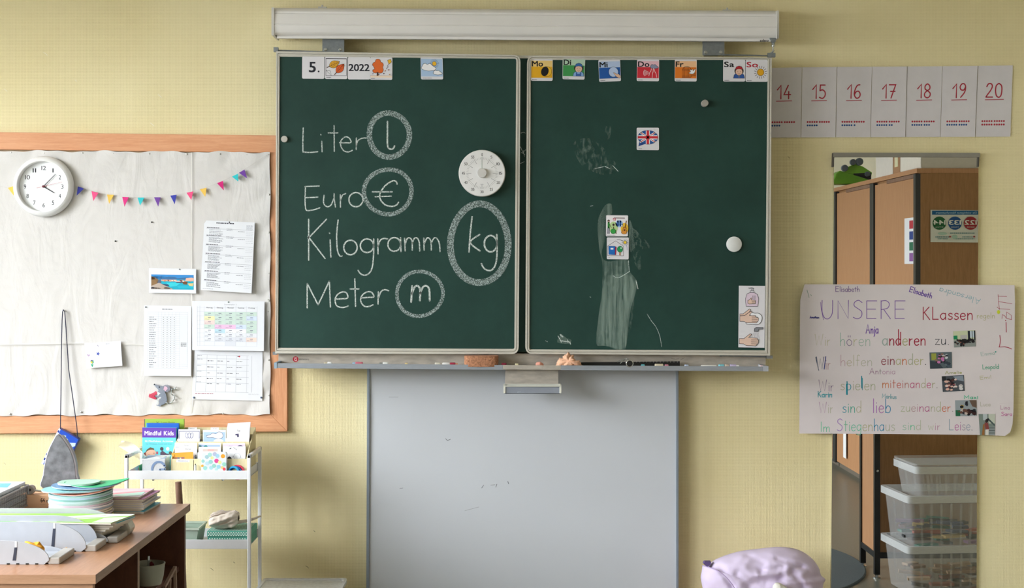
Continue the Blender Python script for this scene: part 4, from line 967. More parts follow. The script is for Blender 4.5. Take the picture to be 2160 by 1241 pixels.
# flag speech bubble
o, c = mcard('language_card', 'white square card with a Union Jack speech bubble', [(1343, 269.5), (1390, 269.5), (1390, 317), (1343, 316.5)], None, r=5)
cx_, cy_, rx_, ry_ = 50, 43, 45, 31
c.out([(14, 58), (8, 83), (40, 72)], '#24478c', '#24386c', 1.0); c.poly(ellipse_pts(cx_, cy_, rx_, ry_, 40), '#24569c'); c.up()
def clipb(x0, x1, y0, y1, col):      # axis bar clipped to the bubble
    pts = []
    for k in range(13):
        if x1 - x0 < y1 - y0: x = x0 + (x1 - x0) * k / 12; y = ry_ * math.sqrt(max(0, 1 - ((x - cx_) / rx_) ** 2)); pts.append((x, cy_ - y))
        else: y = y0 + (y1 - y0) * k / 12; x = rx_ * math.sqrt(max(0, 1 - ((y - cy_) / ry_) ** 2)); pts.append((cx_ + x, y))
    back = [(2 * cx_ - p[0], p[1]) if x1 - x0 >= y1 - y0 else (p[0], 2 * cy_ - p[1]) for p in pts[::-1]]
    c.poly(pts + back, col)
for s in (1, -1):
    for wd, col, k in ((9, '#eef0f5', .0), (3, '#c8303a', .0)):
        a = math.atan2(.62 * s, 1); e = 0.955
        x = rx_ * .74 * e; y = ry_ * .70 * s * e
        c.line([(cx_ - x, cy_ - y), (cx_ + x, cy_ + y)], wd, col); c.up()
clipb(cx_ - 9, cx_ + 9, 0, 100, '#eef0f5'); clipb(0, 100, cy_ - 9, cy_ + 9, '#eef0f5'); c.up(); clipb(cx_ - 5.5, cx_ + 5.5, 0, 100, '#cf2f3b'); clipb(0, 100, cy_ - 5.5, cy_ + 5.5, '#cf2f3b')
c.line(ellipse_pts(cx_, cy_, rx_, ry_, 40), 1.2, '#24386c', closed=True); lines_block(c, 9, 24, 94, 94, 1, '#8b8c95', 2, 0); c.build('printed_flag', o)
# activity cards
o, c = mcard('activity_card', 'square card with people, skittles and a guitar, upper of two cards', [(1278.5, 454), (1325, 454.5), (1324.5, 499), (1278, 499)], None, r=5)
c.rect(4, 4, 98, 97, '#f0ecf0'); c.up()
c.ell(34, 58, 20, 28, '#bcd79a'); c.ell(60, 40, 17, 17, '#9fc4ea'); c.ell(84, 62, 17, 26, '#f0c23c'); c.up()
c.line([(36, 13), (84, 13)], 3.2, '#58222e'); c.line(ellipse_pts(38, 19, 6, 6, 8), 2, '#d9506a', closed=True); c.line([(32, 14), (44, 24)], 1.6, '#d9506a')
c.line([(12, 34), (12, 58)], 9, '#2f8c3c'); c.line([(9, 60), (9, 86)], 4, '#5a6078'); c.line([(15, 60), (15, 86)], 4, '#5a6078'); c.line([(16, 42), (24, 60)], 2, BK); c.eout(12, 27, 5, 5.5, '#3c2c24', BK, 1); c.ell(12.5, 28.5, 3, 3, '#e3bca6')
c.line([(34, 56), (36, 70), (44, 72), (46, 86)], 4.5, '#6b6a38'); c.eout(34, 45, 4.5, 5, '#3c2c24', BK, 1); c.eout(33, 76, 11.5, 11.5, '#3aa04a', '#1c4c24', 1.6)
for x in (54, 65): c.line([(x, 30), (x, 34), (x, 48)], 8, '#2c62b4', smooth=True); c.ell(x, 28, 3.4, 3.4, '#2c62b4')
c.up().eout(72, 50, 4.4, 4.4, '#f4f4f8', BK, 1); c.line([(92, 27), (86, 60)], 4, '#6f4424'); c.up(); c.out([(78, 58), (84, 56), (92, 60), (91, 68), (95, 78), (90, 88), (76, 88), (70, 80), (76, 70)], '#d9923c', '#5a3414', 1.5, smooth=True); c.eout(84, 70, 3.4, 3.4, '#4a2c14', BK, .6)
lines_block(c, 6, 44, 94, 94, 1, '#9a9aa5', 2, 0); c.build('printed_people', o)
o, c = mcard('activity_card', 'square card with house, book and green bat, lower of two cards', [(1280, 501), (1326.5, 501), (1326, 547.5), (1280, 547)], None, r=5, d=.1648)
c.out([(3, 40), (40, 16), (76, 40), (76, 84), (4, 84)], None, '#44303c', 1.5); c.out([(38, 42), (44, 44), (42, 80), (34, 80)], '#b0284a', '#5a1c30', 1); c.out([(8, 40), (38, 41), (37, 80), (9, 78)], '#1f6cc0', '#173c74', 1.6); c.rect(17, 48, 30, 56, '#e8eef8')
c.eout(60, 54, 12.5, 14, '#23985a', '#1c4c34', 1.4); c.line([(60, 69), (60, 80)], 5.5, '#c98a5a'); c.up().ell(65, 49, 3, 3.4, '#e6f2ea')
for k in range(10): a = k * pi / 5; c.line([(83 + 9 * math.cos(a), 23 + 9 * math.sin(a)), (83 + 14 * math.cos(a), 23 + 14 * math.sin(a))], 1.4, '#33344c')
c.eout(83, 23, 6.6, 6.8, '#ecc934', '#4a4a2a', 1.4); c.line([(46, 9), (62, 12), (72, 17)], 1.3, '#33344c'); c.line([(88, 34), (92, 46), (93, 58)], 1.3, '#5f7cb0'); lines_block(c, 8, 16, 93, 93, 1, '#8b8c95', 2, 0)
c.build('printed_house', o)
# hand washing card
o, fn = sheet('hand_washing_card', [(1558.5, 603), (1614, 603.5), (1612.5, 734), (1557.5, 733)], .1665, W['card'], .002)
tag(o, 'tall white hand washing card in the lower corner of the chalkboard', 'card')
c = Canvas(lambda x, y, l: fn(x / .555, y / 1.30, l), .00012)
SK, IK = '#e3c3b2', '#2e2f38'
D = lambda x, y: ((x - 135) / 7.3, (y - 95) / 7.3)
def dp(pts, fill, wd=.85, sm=False): c.out([D(*p) for p in pts], fill, IK, wd, smooth=sm)
def dl(pts, wd=.85, col=IK): c.line([D(*p) for p in pts], wd, col)
dp([(280, 128), (330, 122), (370, 132), (365, 142), (300, 140)], '#d7d5dc'); dp([(332, 142), (354, 142), (354, 172), (332, 172)], '#e2e0e6'); dp([(312, 172), (370, 172), (370, 196), (312, 196)], '#e2e0e6')
dp([(250, 410), (242, 350), (240, 290), (262, 220), (310, 198), (372, 198), (420, 225), (442, 290), (438, 350), (428, 410)], '#ddc9da')
dp([(275, 320), (300, 310), (325, 282), (342, 285), (325, 312), (390, 318), (398, 345), (390, 372), (300, 376), (275, 365)], SK)
for y in (332, 346, 360): dl([(338, y), (392, y)], .6)
for x in (350, 365, 378, 392): dl([(x, 245), (x - (372 - x) * .3, 305)], .5, '#5a5c66')
dp([(300, 500), (380, 515), (440, 515), (480, 540), (498, 585), (480, 650), (430, 690), (350, 690), (280, 690), (250, 665), (330, 600)], '#eeeef2', .9, True)
dp([(155, 530), (205, 528), (300, 452), (322, 462), (300, 500), (230, 550), (155, 558)], SK)
dp([(155, 560), (230, 552), (320, 488), (345, 492), (300, 550), (395, 552), (398, 572), (445, 590), (440, 632), (410, 665), (260, 665), (220, 643), (155, 643)], SK)
for y in (575, 608, 638): dl([(340, y), (425, y)], .8)
dp([(150, 908), (220, 908), (315, 832), (342, 840), (290, 892), (420, 897), (450, 935), (440, 980), (405, 1018), (260, 1016), (215, 990), (150, 990)], SK)
for y in (926, 958, 988): dl([(334, y), (430, y)], .8)
dp([(378, 792), (384, 750), (410, 732), (515, 732), (515, 758), (450, 760), (440, 792)], '#85868c')
for k in range(5):
    for j in range(6):
        x0_, x1_ = 385 + k * 13, 345 + k * 30; t = j / 6
        dl([(x0_ + (x1_ - x0_) * t, 798 + (95 + k * 10) * t), (x0_ + (x1_ - x0_) * (t + .08), 798 + (95 + k * 10) * (t + .08))], .5)
c.build('printed_hands', o)

# timer and magnets
tc = P(1017, 366.5, .166)
tm = thing('minute_timer', 'round white magnetic minute timer dial beside the word Euro', 'timer', tc)
MB().lathe(tc, (0, -1, 0), [(.088, 0), (.0945, .002), (.0955, .012), (.0955, .026), (.0945, .030), (.092, .031)], 64).build('case', cm('#dcdad5', .4), tm, smooth=True)
MB().lathe((tc[0], -.1982, tc[2]), (0, -1, 0), [(.0922, -.001), (.0922, 0)], 64).build('dial', cm('#e6e5e5', .35), tm)
c = Canvas(lambda x, y, l: (tc[0] + x * .001, -.1984 - l, tc[2] - y * .001))
for i in range(12):
    a = i * pi / 6; c.text(str(i * 5), 76 * math.sin(a) + 0, -76 * math.cos(a) + 6, 11.5, '#202126', w=(6.5 if i < 2 else 13), align=.5, bold=0, sp=.06)
for i in range(60):
    a = i * pi / 30; r0, r1 = (44, 64) if i % 5 == 0 else (56, 64)
    c.line([(r0 * math.sin(a), -r0 * math.cos(a)), (r1 * math.sin(a), -r1 * math.cos(a))], 1.0 if i % 5 == 0 else .6, '#2c2d33')
c.line([(0, -20), (0, -66)], 1.2, '#3c7a4c'); c.text('TimeTEX', 0, 48, 3.4, '#9a9aa0', w=16, align=.5); c.build('scale', tm)
MB().lathe((tc[0], -.197, tc[2]), (0, -1, 0), [(.0195, 0), (.0195, .012), (.018, .015)], 32).build('knob', cm('#d0cecb', .4), tm, smooth=True)
def magnet(label, x, y, r, h, col, d=.1645, metal=0):
    c_ = P(x, y, d)
    o = MB().lathe(c_, (0, -1, 0), [(r * .94, 0), (r, .001), (r, h - .0015), (r * .93, h)], 28).build('round_magnet', cm(col, .35, metal), smooth=True)
    return tag(o, label, 'magnet', 'round magnets on the chalkboard')
magnet('small pale round magnet left of the word Liter', 600.5, 294, .0135, .012, '#b9b5ae')
m1 = magnet('small silver knob magnet high on the right wing', 1485.5, 219, .0140, .026, '#a39f97')
magnet('large flat white round magnet above the hand washing card', 1548, 515.5, .0315, .009, '#dddedd')

# things on the ledge
LZ = lambda px: (P(px, 771.5 + (px - 582) * 6.5 / 1034, .235)[2])
def chalk(label, px, L, col, r=.0052, d=.205, rot=0, name='chalk_piece'):
    z = LZ(px) + r; x = P(px, 770, d)[0]; y = -d
    dx, dy = math.cos(rot) * L / 2, math.sin(rot) * L / 2
    m = MB(); m.lathe((x - dx, y - dy, z + .0005), (dx, dy, 0), [(r * .7, 0), (r, .0015), (r, L - .002), (r * .8, L)], 10)
    return tag(m.build(name, cm(col, .95), smooth=True), label, 'chalk', 'pieces of chalk on the ledge')
for a in (('beige chalk stub near the red badge', 687, .014, '#ded2b6'), ('white chalk stub beside the beige stub near the badge', 695.5, .018, '#ececec'), ('light blue chalk stub touching the pink stick', 746.8, .013, '#9cc6e8'), ('pink chalk stick left of centre on the ledge', 757.5, .030, '#d9788a'),
          ('grey chalk stub left of the short white stub', 804, .016, '#8f918c'), ('short white chalk stub beside the grey stub', 813, .022, '#f0f0ee'), ('tiny yellowish chalk crumb between grey stub and brown sponge', 857, .012, '#e2cf9a'), ('off-white chalk lump left of the red and white sticks', 923, .022, '#e6e2d4'),
          ('white chalk stick just left of the brown sponge', 941, .030, '#f2f0f0'), ('thin dark red chalk stub beside the white stick', 955, .022, '#a8304a'), ('tan chalk stub leaning by the brown sponge', 962.5, .012, '#cf9a7c'), ('dark red chalk stub right of the brown sponge', 1063, .020, '#8c2c44'),
          ('cream chalk crumb above the grey ledge joint', 1090, .013, '#e8dfb8'), ('turquoise chalk stub in front of the black ruler', 1356, .015, '#6cc0cf'), ('long cream chalk stub in front of the black ruler', 1390, .034, '#e6d9c0'), ('pink chalk stub at the end of the black ruler', 1406, .015, '#d3869c'),
          ('pale blue chalk crumb right of the black ruler', 1448, .016, '#c3d0ec'), ('cyan chalk stub beside the long white shard', 1521.5, .022, '#86cfe0'), ('tan chalk stub between cyan and lilac chalk', 1534, .018, '#cdbcae'), ('lilac chalk stick near the ledge end', 1546, .026, '#cfc3e6'), ('white chalk stub at the tip of the lilac stick', 1555, .014, '#f1f1f4'), ('pinkish chalk crumb at the far end of the ledge', 1606, .012, '#d8c0c4')):
    chalk(*a, d=.222, r=.0078 if a[2] > .016 else .0068)
chalk('long tapering white chalk shard near the ledge end', 1495, .062, '#e8e6e2', .0062, .218)
def lump(name, label, cat, pl, d0, thick, mat, seed, amp, grp=None, sub=3):
    # puffy solid grown from a picture outline
    m = MB(); n = len(pl); cx_ = sum(p[0] for p in pl) / n; cy_ = sum(p[1] for p in pl) / n
    pts = smooth_pts(pl, 6, True); n = len(pts); R = 10
    v = []
    for k in range(R + 1):
        a = pi * k / R; s = math.sin(a) ** .6 if 0 < k < R else .02; dd = d0 - math.cos(a) * thick / 2
        for (x, y) in pts:
            X = Vector(P(cx_ + (x - cx_) * s, cy_ + (y - cy_) * s, dd))
            X += Vector((1, 1, 1)) * 0 + (X - Vector(P(cx_, cy_, d0))).normalized() * amp * mnoise.noise(X * 95 + Vector((seed, 0, 0)))
            v.append(X)
    f = [(k * n + i, k * n + (i + 1) % n, (k + 1) * n + (i + 1) % n, (k + 1) * n + i) for k in range(R) for i in range(n)] + [tuple(range(n)), tuple(range(R * n, R * n + n))]
    m.add(v, f); o = m.build(name, mat, smooth=2); return tag(o, label, cat, grp)
zs = LZ(1014) + .001; xa, xb = P(979, 0, .25)[0], P(1051, 0, .25)[0]
m = MB(); nx_ = 30
def spf(u, v):
    a = 2 * pi * u; k = .55
    cxx, cyy = math.cos(a), math.sin(a)
    sx = math.copysign(abs(cxx) ** k, cxx) * (xb - xa) / 2; sy = math.copysign(abs(cyy) ** k, cyy) * .042
    p = Vector(((xa + xb) / 2 + sx, -.205 + sy, zs + .043 * v))
    return p + Vector((sx, sy * 1.5, 0)).normalized() * .0022 * mnoise.noise(p * 160) + Vector((0, 0, .0008 * mnoise.noise(p * 120)))
m.grid(spf, 96, 12); top = [spf(i / 96, 1) for i in range(96)]; m.add(top, [tuple(range(96))]); bot = [spf(i / 96, 0) for i in range(96)]; m.add(bot, [tuple(range(96))[::-1]])
tag(m.build('chalkboard_sponge', W['sponge'], smooth=True), 'rough brown block sponge standing on the chalk ledge', 'sponge')
lump('crumpled_sponge', 'crumpled peach coloured sponge on the chalk ledge', 'sponge', [(1174, 773), (1177, 762), (1183, 757), (1189, 756), (1192, 750), (1197, 748), (1203, 748.5), (1209, 752), (1213, 761), (1220, 761), (1227, 770), (1226, 775), (1200, 776), (1180, 776)], .205, .05, W['sponge2'], 3, .014)
lump('small_sponge_piece', 'small pink sponge scrap between the two sponges', 'sponge', [(1130, 772), (1132, 765), (1140, 764), (1145, 768), (1147, 774), (1138, 775)], .215, .025, cm('#d89a88', .95), 8, .003)
# black ruler with clamp
rl = thing('chalkboard_compass', 'black slotted chalkboard compass bar with round silver pivot knob on the ledge', 'compass', P(1328, 773, .2))
m = MB(); m.prism([P(x, y, .168) for x, y in ((1212, 765), (1330, 764), (1434, 762.5), (1434, 776), (1212, 774))], (0, .012, 0)); m.build('bar', W['black'], rl)
c = Canvas(wallfn(.1683))
for k in range(13): c.rect(1342 + k * 7.2, 763.4, 1342.9 + k * 7.2, 764.6, '#c9c9c9')
c.build('scale_marks', rl)
kc = P(1328, 767, .238)
MB().lathe(kc, (0, -1, 0), [(.014, -.02), (.0155, -.016), (.0155, .004), (.0135, .006)], 32).build('knob_ring', W['chrome'], rl, smooth=True)
MB().lathe(kc, (0, -1, 0), [(.0125, .0055), (.012, .0075)], 24).build('knob_face', W['black'], rl)
m = MB(); m.tube([P(x, y, .21) for x, y in ((1302, 764), (1312, 759), (1322, 757), (1330, 760), (1334, 766))], .0022); m.tube([P(x, y, .2) for x, y in ((1308, 767), (1318, 759))], .002); m.build('clamp_arm', W['chrome'], rl, smooth=True)

# ------------------------------------------------------------------ number cards
NX = [(1617, 1615), (1692, 1689.4), (1765.4, 1762.6), (1839.6, 1836), (1913.5, 1910), (1988, 1983.5), (2062.5, 2057), (2136.7, 2131.5)]
NT = [143.5, 142, 141.3, 140.8, 140.3, 139.7, 139, 138]; NB = [290.5, 290, 289.7, 289.5, 289.2, 289, 288.7, 288.4]
RD, BU = '#a8293c', '#25508c'
for i in range(7):
    n = 14 + i; lift = .003 + .0006 * (i % 2)
    q = [(NX[i][0] + .5, NT[i]), (NX[i + 1][0] - .3, NT[i + 1]), (NX[i + 1][1] - .3, NB[i + 1]), (NX[i][1] + .5, NB[i])]
    o, fn = sheet('number_card', q, lift + .002, W['paper_cool'], .001, gx=.002 * (1 if i % 2 else -.2))
    tag(o, 'white wall card with the red number %s and counting dots' % ('fourteen', 'fifteen', 'sixteen', 'seventeen', 'eighteen', 'nineteen', 'twenty')[i], 'card', 'number cards in a row on the wall')
    c = Canvas(lambda x, y, l, fn=fn: fn(x * 100 / 74, y * 100 / 148, l), .00012)
    c.hand(str(n), 37 - (15 if n != 20 else 19), 66, 29, RD, w=30 if n != 20 else 37, wd=2.6)
    c.line([(21 if n != 20 else 18, 71), (53.5 if n != 20 else 57, 70.5)], 1.5, RD)
    for k in range(20):
        r_, cc = divmod(k, 10)
        if k < n: c.ell(13.5 + cc * 4.9 + (1.6 if cc > 4 else 0), 115.5 + r_ * 7.2, 2.05, 2.05, RD if r_ == 0 or n == 20 else BU, 10)
    c.build('printed_number', o)
# ------------------------------------------------------------------ mirror and poster
mr = thing('wall_mirror', 'tall frameless wall mirror with grey top rail, partly covered by the poster', 'mirror', P(1910, 1300, .01))
solid([(1759.5, 329), (2064, 331), (2059.5, 1330), (1752.5, 1330)], .002, MIR).build('mirror_glass', W['mirror'], mr)
solid([(1758, 322), (2067.5, 322.5), (2067.5, 332), (1758, 331.5)], 0, .022).build('top_rail', W['grey_rail'], mr, bevel=.001)
solid([(1757, 323), (1760, 323), (1759, 352), (1756, 352)], 0, .02).build('corner_clip', cm('#5c5650', .5), mr)
solid([(2062.5, 331), (2066, 331), (2065, 352), (2061.5, 352)], 0, .02).build('corner_clip', cm('#4a453f', .5), mr)

po = thing('class_rules_poster', 'large white handwritten class rules poster hung over the mirror', 'poster', P(1912, 918, .02))
pq = [(1697, 600), (1920, 600.5), (2140, 602), (2141, 640), (2138.5, 826), (2137.5, 870), (2136, 895), (2131, 912), (2120, 920), (2064, 917.8), (1880, 916), (1686, 915), (1687.8, 634)]
pf = lambda x, y, l: P(x, y, .021 + .00003 * (y - 600) + l)
MB().prism([pf(x, y, 0) for x, y in pq], (0, .0008, 0)).build('sheet', W['poster'], po)
E = lambda x, y: (1670 + x / 3.649, 590 + y / 3.649)
pc_ = Canvas(lambda x, y, l: pf(*E(x, y), l), .00012)
def h(t_, x_, y_, s_, cols, **kw):
    if isinstance(cols, str): cols = [cols]
    out = []
    for q_ in cols:
        r_, g_, b_ = (int(q_[i:i + 2], 16) for i in (1, 3, 5)); l_ = (r_ + g_ + b_) / 765
        k_ = 1 - .16 * max(0, min(1, (l_ - .62) / .15)); out.append('#%02x%02x%02x' % (int(r_ * k_), int(g_ * k_), int(b_ * k_)))
    pc_.hand(t_, x_, y_, s_, out, **kw)
Pu, Ye, Gr, Rd, Or_, Te, Pi, Dk, Ny, Lg = '#6f4a96', '#d6cfae', '#9cc0aa', '#a31c3a', '#cf6a3c', '#2393a8', '#c98ab4', '#34343c', '#2c2f78', '#a9c29a'
h('Elisabeth', 335, 93, 42, '#75588f', w=188, wd=4.5); h('Elisabeth', 902, 92, 42, '#6340a0', w=182, wd=6, rot=.30)
h('Alersandra', 1458, 150, 46, '#85b6c4', w=330, wd=4, rot=pi + .27)
h('UNSERE', 222, 302, 142, '#7a55a8', w=660, wd=5.5); pc_.line([(222, 175), (228, 230), (245, 310)], 4, '#7a55a8')
h('Jonathan', 137, 297, 16, '#23267c', w=74, wd=4.5, rot=.03); pc_.line([(118, 80), (134, 138)], 4, '#6f9080'); pc_.line([(146, 116), (152, 124)], 4, '#6f9080')
h('KLassen', 1004, 308, 96, Rd, w=392, wd=7); h('regeln', 1425, 298, 44, '#d9d2a0', w=140, wd=4); pc_.ell(1592, 250, 13, 16, '#cfd838', 10)
h('Anja', 570, 414, 68, '#6f42a8', w=98, wd=6.5)
F_ = '#d3cdb4'
h('Wir', 176, 508, 88, '#cfc8a0', w=122, wd=3.5)
h('hören', 370, 510, 100, ['#7fae9a', '#7a6890', '#cbc79a', '#a8c6b4', '#a8c6b4'], w=238, wd=4.5)
h('anderen', 697, 506, 100, ['#a9bcb4', Rd, Rd, '#cbc79a', Rd, Rd, Rd], w=336, wd=7.5); pc_.line([(822, 385), (824, 500)], 8, Rd)
h('zu.', 1102, 500, 80, '#2e3440', w=112, wd=5.5)
h('Wir', 188, 692, 96, ['#3c4a66', '#d0a8ac', '#d0a8b0'], w=112, wd=5.5); pc_.line([(184, 598), (208, 700)], 5, '#4c5a70'); pc_.line([(262, 594), (250, 690)], 7, '#2c3a80')
h('helfen', 374, 665, 84, ['#c698a8', '#cfc2a0', '#d3cfa4', '#cfd0b0', '#d2cfb4', '#cdd0b8'], w=248, wd=4)
h('einander.', 690, 655, 84, ['#8a3040', '#8a3040', '#8a3040', '#d0cc9a', '#cf7240', '#c8ccb0', '#d0cc9a', '#d0cc9a', '#3c3c44'], w=348, wd=6)
h('Antonia', 598, 728, 46, ['#8c5a80', '#8c5a80', '#7a7070', '#c79ab8', '#c79ab8', '#c79ab8', '#c79ab8'], w=200, wd=4)
h('Wir', 206, 860, 88, '#8a7898', w=118, wd=4.5)
h('spielen', 375, 850, 90, [F_, Te, '#d8d2bc', '#ccd0b0', Te, '#cbd0ae', '#cbd0ae'], w=272, wd=5.5); pc_.line([(426, 786), (428, 885)], 8, Te); pc_.line([(538, 745), (540, 835)], 8, Te)
h('miteinander.', 696, 834, 74, ['#d0783c', '#c8705c', '#c8705c', '#c8645c', '#c8645c', '#b87a70', '#c04a80', '#c8607c', '#d6d2a8', '#c85a8c', '#d6d2a8', '#3c3c44'], w=430, wd=5)
h('Karin', 200, 906, 46, '#45a3b0', w=112, wd=6); pc_.line([(200, 890), (312, 884)], 3, '#45a3b0')
h('Markus', 694, 912, 34, '#5aa0ac', w=112, wd=4.5, rot=.06)
h('Wir', 210, 1028, 84, ['#c79ac4', '#dcd8c0', '#dcd8c0'], w=108, wd=4.5)
h('sind', 390, 1024, 90, [Te, '#3aa890', '#3aa890', '#dbd4b4'], w=148, wd=5.5)
h('lieb', 622, 1026, 108, ['#b070c0', '#b070c0', '#b070b0', '#2b84b0'], w=142, wd=6)
h('zueinander.', 838, 1016, 74, ['#d3dab8', '#d3dab8', '#d8b0b8', '#d0a0b0', '#bf5a90', '#b04a88', '#cfcfb0', '#d3d8b0', '#cf6a3c', '#cf6a3c', '#7a7a74'], w=408, wd=5)
h('Im', 220, 1172, 76, '#62c09a', w=74, wd=5)
h('Stiegenhaus', 345, 1165, 92, ['#a078c0', '#86c8a8', '#86c8a8', '#6cc0a4', '#6cc0a4', '#d8d6a8', '#d8d6a8', '#2b8ab0', '#2b8ab0', '#d5d8c0', '#d5d8c0'], w=450, wd=5.5)
h('sind', 852, 1158, 74, ['#9ccab0', '#9ccab0', '#4cc094', '#d8dcc0'], w=145, wd=4.5); h('wir', 1050, 1158, 66, ['#cfd8a8', '#dc9ac0', '#dc9ac0'], w=95, wd=4)
h('Leise.', 1208, 1160, 84, ['#7a98a8', '#c870b0', '#c080b0', '#c0b0c0', '#a0a8bc', '#33343a'], w=186, wd=5)
h('Emma', 1455, 590, 30, '#9cc0b8', w=110, wd=3, rot=-.12); pc_.ell(1570, 557, 6, 6, '#3a9a8c', 8); h('Leopold', 1468, 690, 34, '#55a88a', w=128, wd=4.5, rot=-.04)
h('Maxi', 1325, 918, 26, '#55c09a', w=110, wd=6); h('Amelie', 1180, 728, 22, '#d9d4a4', w=130, wd=5, rot=-.03); h('Luca', 1450, 975, 32, '#dcd6c4', w=80, wd=3.5); h('Emil', 1448, 770, 26, '#d8d2a0', w=90, wd=3.5, rot=-.1)
h('Lina', 1605, 1000, 30, '#e0a8cc', w=75, wd=4); h('Sara', 1612, 1048, 28, '#de82bc', w=85, wd=5); pc_.line([(1600, 955), (1700, 950)], 2, '#d4c6cc'); pc_.line([(1600, 1055), (1690, 1058)], 2, '#d4c6cc')
for p, wd in (([(1602, 430), (1606, 470), (1600, 515), (1596, 520), (1640, 518), (1668, 524), (1692, 535)], 6), ([(1650, 330), (1652, 405)], 6), ([(1645, 314), (1648, 317)], 7), ([(1618, 300), (1622, 270), (1640, 280), (1652, 298), (1690, 308)], 4), ([(1652, 298), (1655, 250), (1690, 275), (1692, 308)], 3.5),
              ([(1588, 115), (1592, 180), (1600, 230)], 3.5), ([(1590, 128), (1655, 130)], 3.5), ([(1594, 170), (1696, 186)], 3.5), ([(1580, 212), (1596, 225), (1680, 230)], 3.5)): pc_.line([p_ for p_ in p], wd, '#a8324c')
pc_.build('handwriting', po)
def snap(q, base, seed, items, lab):
    q = [E(*p) for p in q]; fn0 = quadfn(q, 0)
    def fn(x, y, l):
        p = fn0(x, y, 0); py = HC - p[2]; return pf(*q0(x, y), .0012 + l)
    def q0(x, y):
        (a, b, c_, e) = q; u, v = x / 100, y / 100
        return ((a[0] * (1 - u) + b[0] * u) * (1 - v) + (e[0] * (1 - u) + c_[0] * u) * v, (a[1] * (1 - u) + b[1] * u) * (1 - v) + (e[1] * (1 - u) + c_[1] * u) * v)
    m = MB(); m.prism([fn(x, y, 0) for x, y in ((0, 0), (100, 0), (100, 100), (0, 100))], (0, .0009, 0), '#40444a'); o = m.build('glued_photo', cm('#50555a', .4), po); o['label'] = lab
    c = Canvas(fn, .00008); rr = random.Random(seed)
    for col, pts in base: c.poly(pts, col); c.up()
    for n_, x0, x1, y0, y1, s0, s1, cols in items:
        for _ in range(n_):
            s = rr.uniform(s0, s1); x = rr.uniform(x0 + s, x1 - s); y = rr.uniform(y0 + s, y1 - s)
            c.poly(ellipse_pts(x, y, s, s * rr.uniform(.5, 1.3), 6, rr.uniform(0, 3)), rr.choice(cols)); c.k += .15
    c.build('photo_print', o, W['ink_gloss'])
R_ = lambda x0, y0, x1, y1: [(x0, y0), (x1, y0), (x1, y1), (x0, y1)]
dkc = ['#15171c', '#22252c', '#1b1b22', '#2c2a2e']
snap([(1243, 398), (1412, 390), (1417, 515), (1250, 523)], [('#c9cfae', R_(0, 0, 100, 55)), ('#8e9492', R_(0, 55, 100, 100)), ('#1f8a5c', R_(0, 28, 18, 52)), ('#b9b6b4', R_(32, 26, 62, 50)), ('#1b2230', R_(66, 2, 76, 60)), ('#c8d6e0', R_(76, 4, 98, 44)), ('#262b33', R_(84, 2, 87, 60)), ('#262b33', R_(94, 2, 100, 60))], 4, [(40, 10, 100, 48, 80, 3, 9, dkc), (10, 0, 60, 52, 98, 3, 8, ['#6c4a3c', '#8a5a50', '#b0988c', '#22252c'])], 'small photo of an empty classroom with windows')
snap([(1060, 562), (1232, 557), (1234, 682), (1065, 687)], [('#5a666c', R_(0, 0, 100, 100)), ('#9aa04a', R_(8, 6, 30, 48)), ('#3c4650', [(0, 50), (40, 60), (60, 100), (0, 100)])], 5, [(30, 20, 85, 5, 70, 4, 9, ['#1c1c24', '#3a3038', '#c77ab0', '#cfd3d8', '#2c3038', '#8a6a60']), (12, 50, 100, 50, 98, 4, 10, ['#4a5a66', '#39434e', '#66727a'])], 'small photo of children crouching on a grey floor')
snap([(1155, 745), (1325, 735), (1332, 857), (1163, 866)], [('#4e545c', R_(0, 0, 100, 100)), ('#8a96a4', [(50, 5), (96, 3), (98, 40), (70, 30)]), ('#2c3034', R_(0, 0, 18, 30))], 6, [(36, 8, 70, 15, 96, 4, 9, ['#1a181e', '#33262a', '#8a4a50', '#e3b8a8', '#5a3a38', '#ded4d0']), (5, 70, 98, 55, 98, 7, 11, ['#d3d0d2', '#bfb8b8'])], 'small photo of children sitting in a circle')
snap([(1258, 930), (1422, 928), (1425, 1050), (1262, 1052)], [('#97a0a6', R_(0, 0, 100, 100)), ('#6c584c', [(66, 0), (100, 0), (100, 50), (80, 40)]), ('#2a6a4c', R_(0, 62, 22, 100))], 7, [(10, 20, 44, 25, 60, 4, 9, ['#c9a83a', '#22262a', '#dcb43c']), (22, 0, 100, 52, 100, 6, 12, ['#1c1a20', '#3c2628', '#2a3038', '#c9b8b0', '#6a4a40']), (8, 45, 62, 2, 40, 3, 8, ['#22252c', '#2c3440'])], 'small photo of children with yellow and green tops')
snap([(1438, 1035), (1566, 1035), (1563, 1198), (1450, 1198)], [('#7d8a84', R_(0, 0, 100, 100)), ('#c3c8ba', R_(60, 0, 100, 45)), ('#b7c0c4', R_(26, 0, 52, 30)), ('#4c5c5c', [(60, 20), (100, 50), (100, 60), (58, 30)]), ('#8e9698', R_(62, 60, 100, 100)), ('#566062', R_(62, 64, 100, 68)), ('#566062', R_(62, 76, 100, 80)), ('#566062', R_(62, 88, 100, 92)), ('#9a6a3c', [(24, 50), (34, 46), (30, 100), (12, 100)]), ('#8c4a48', [(34, 40), (56, 42), (64, 78), (40, 84)]), ('#e2dcd4', [(38, 74), (60, 72), (58, 100), (36, 100)])], 8, [(5, 34, 62, 18, 46, 5, 9, ['#20222a', '#3a2c28'])], 'small photo of a person on a staircase')

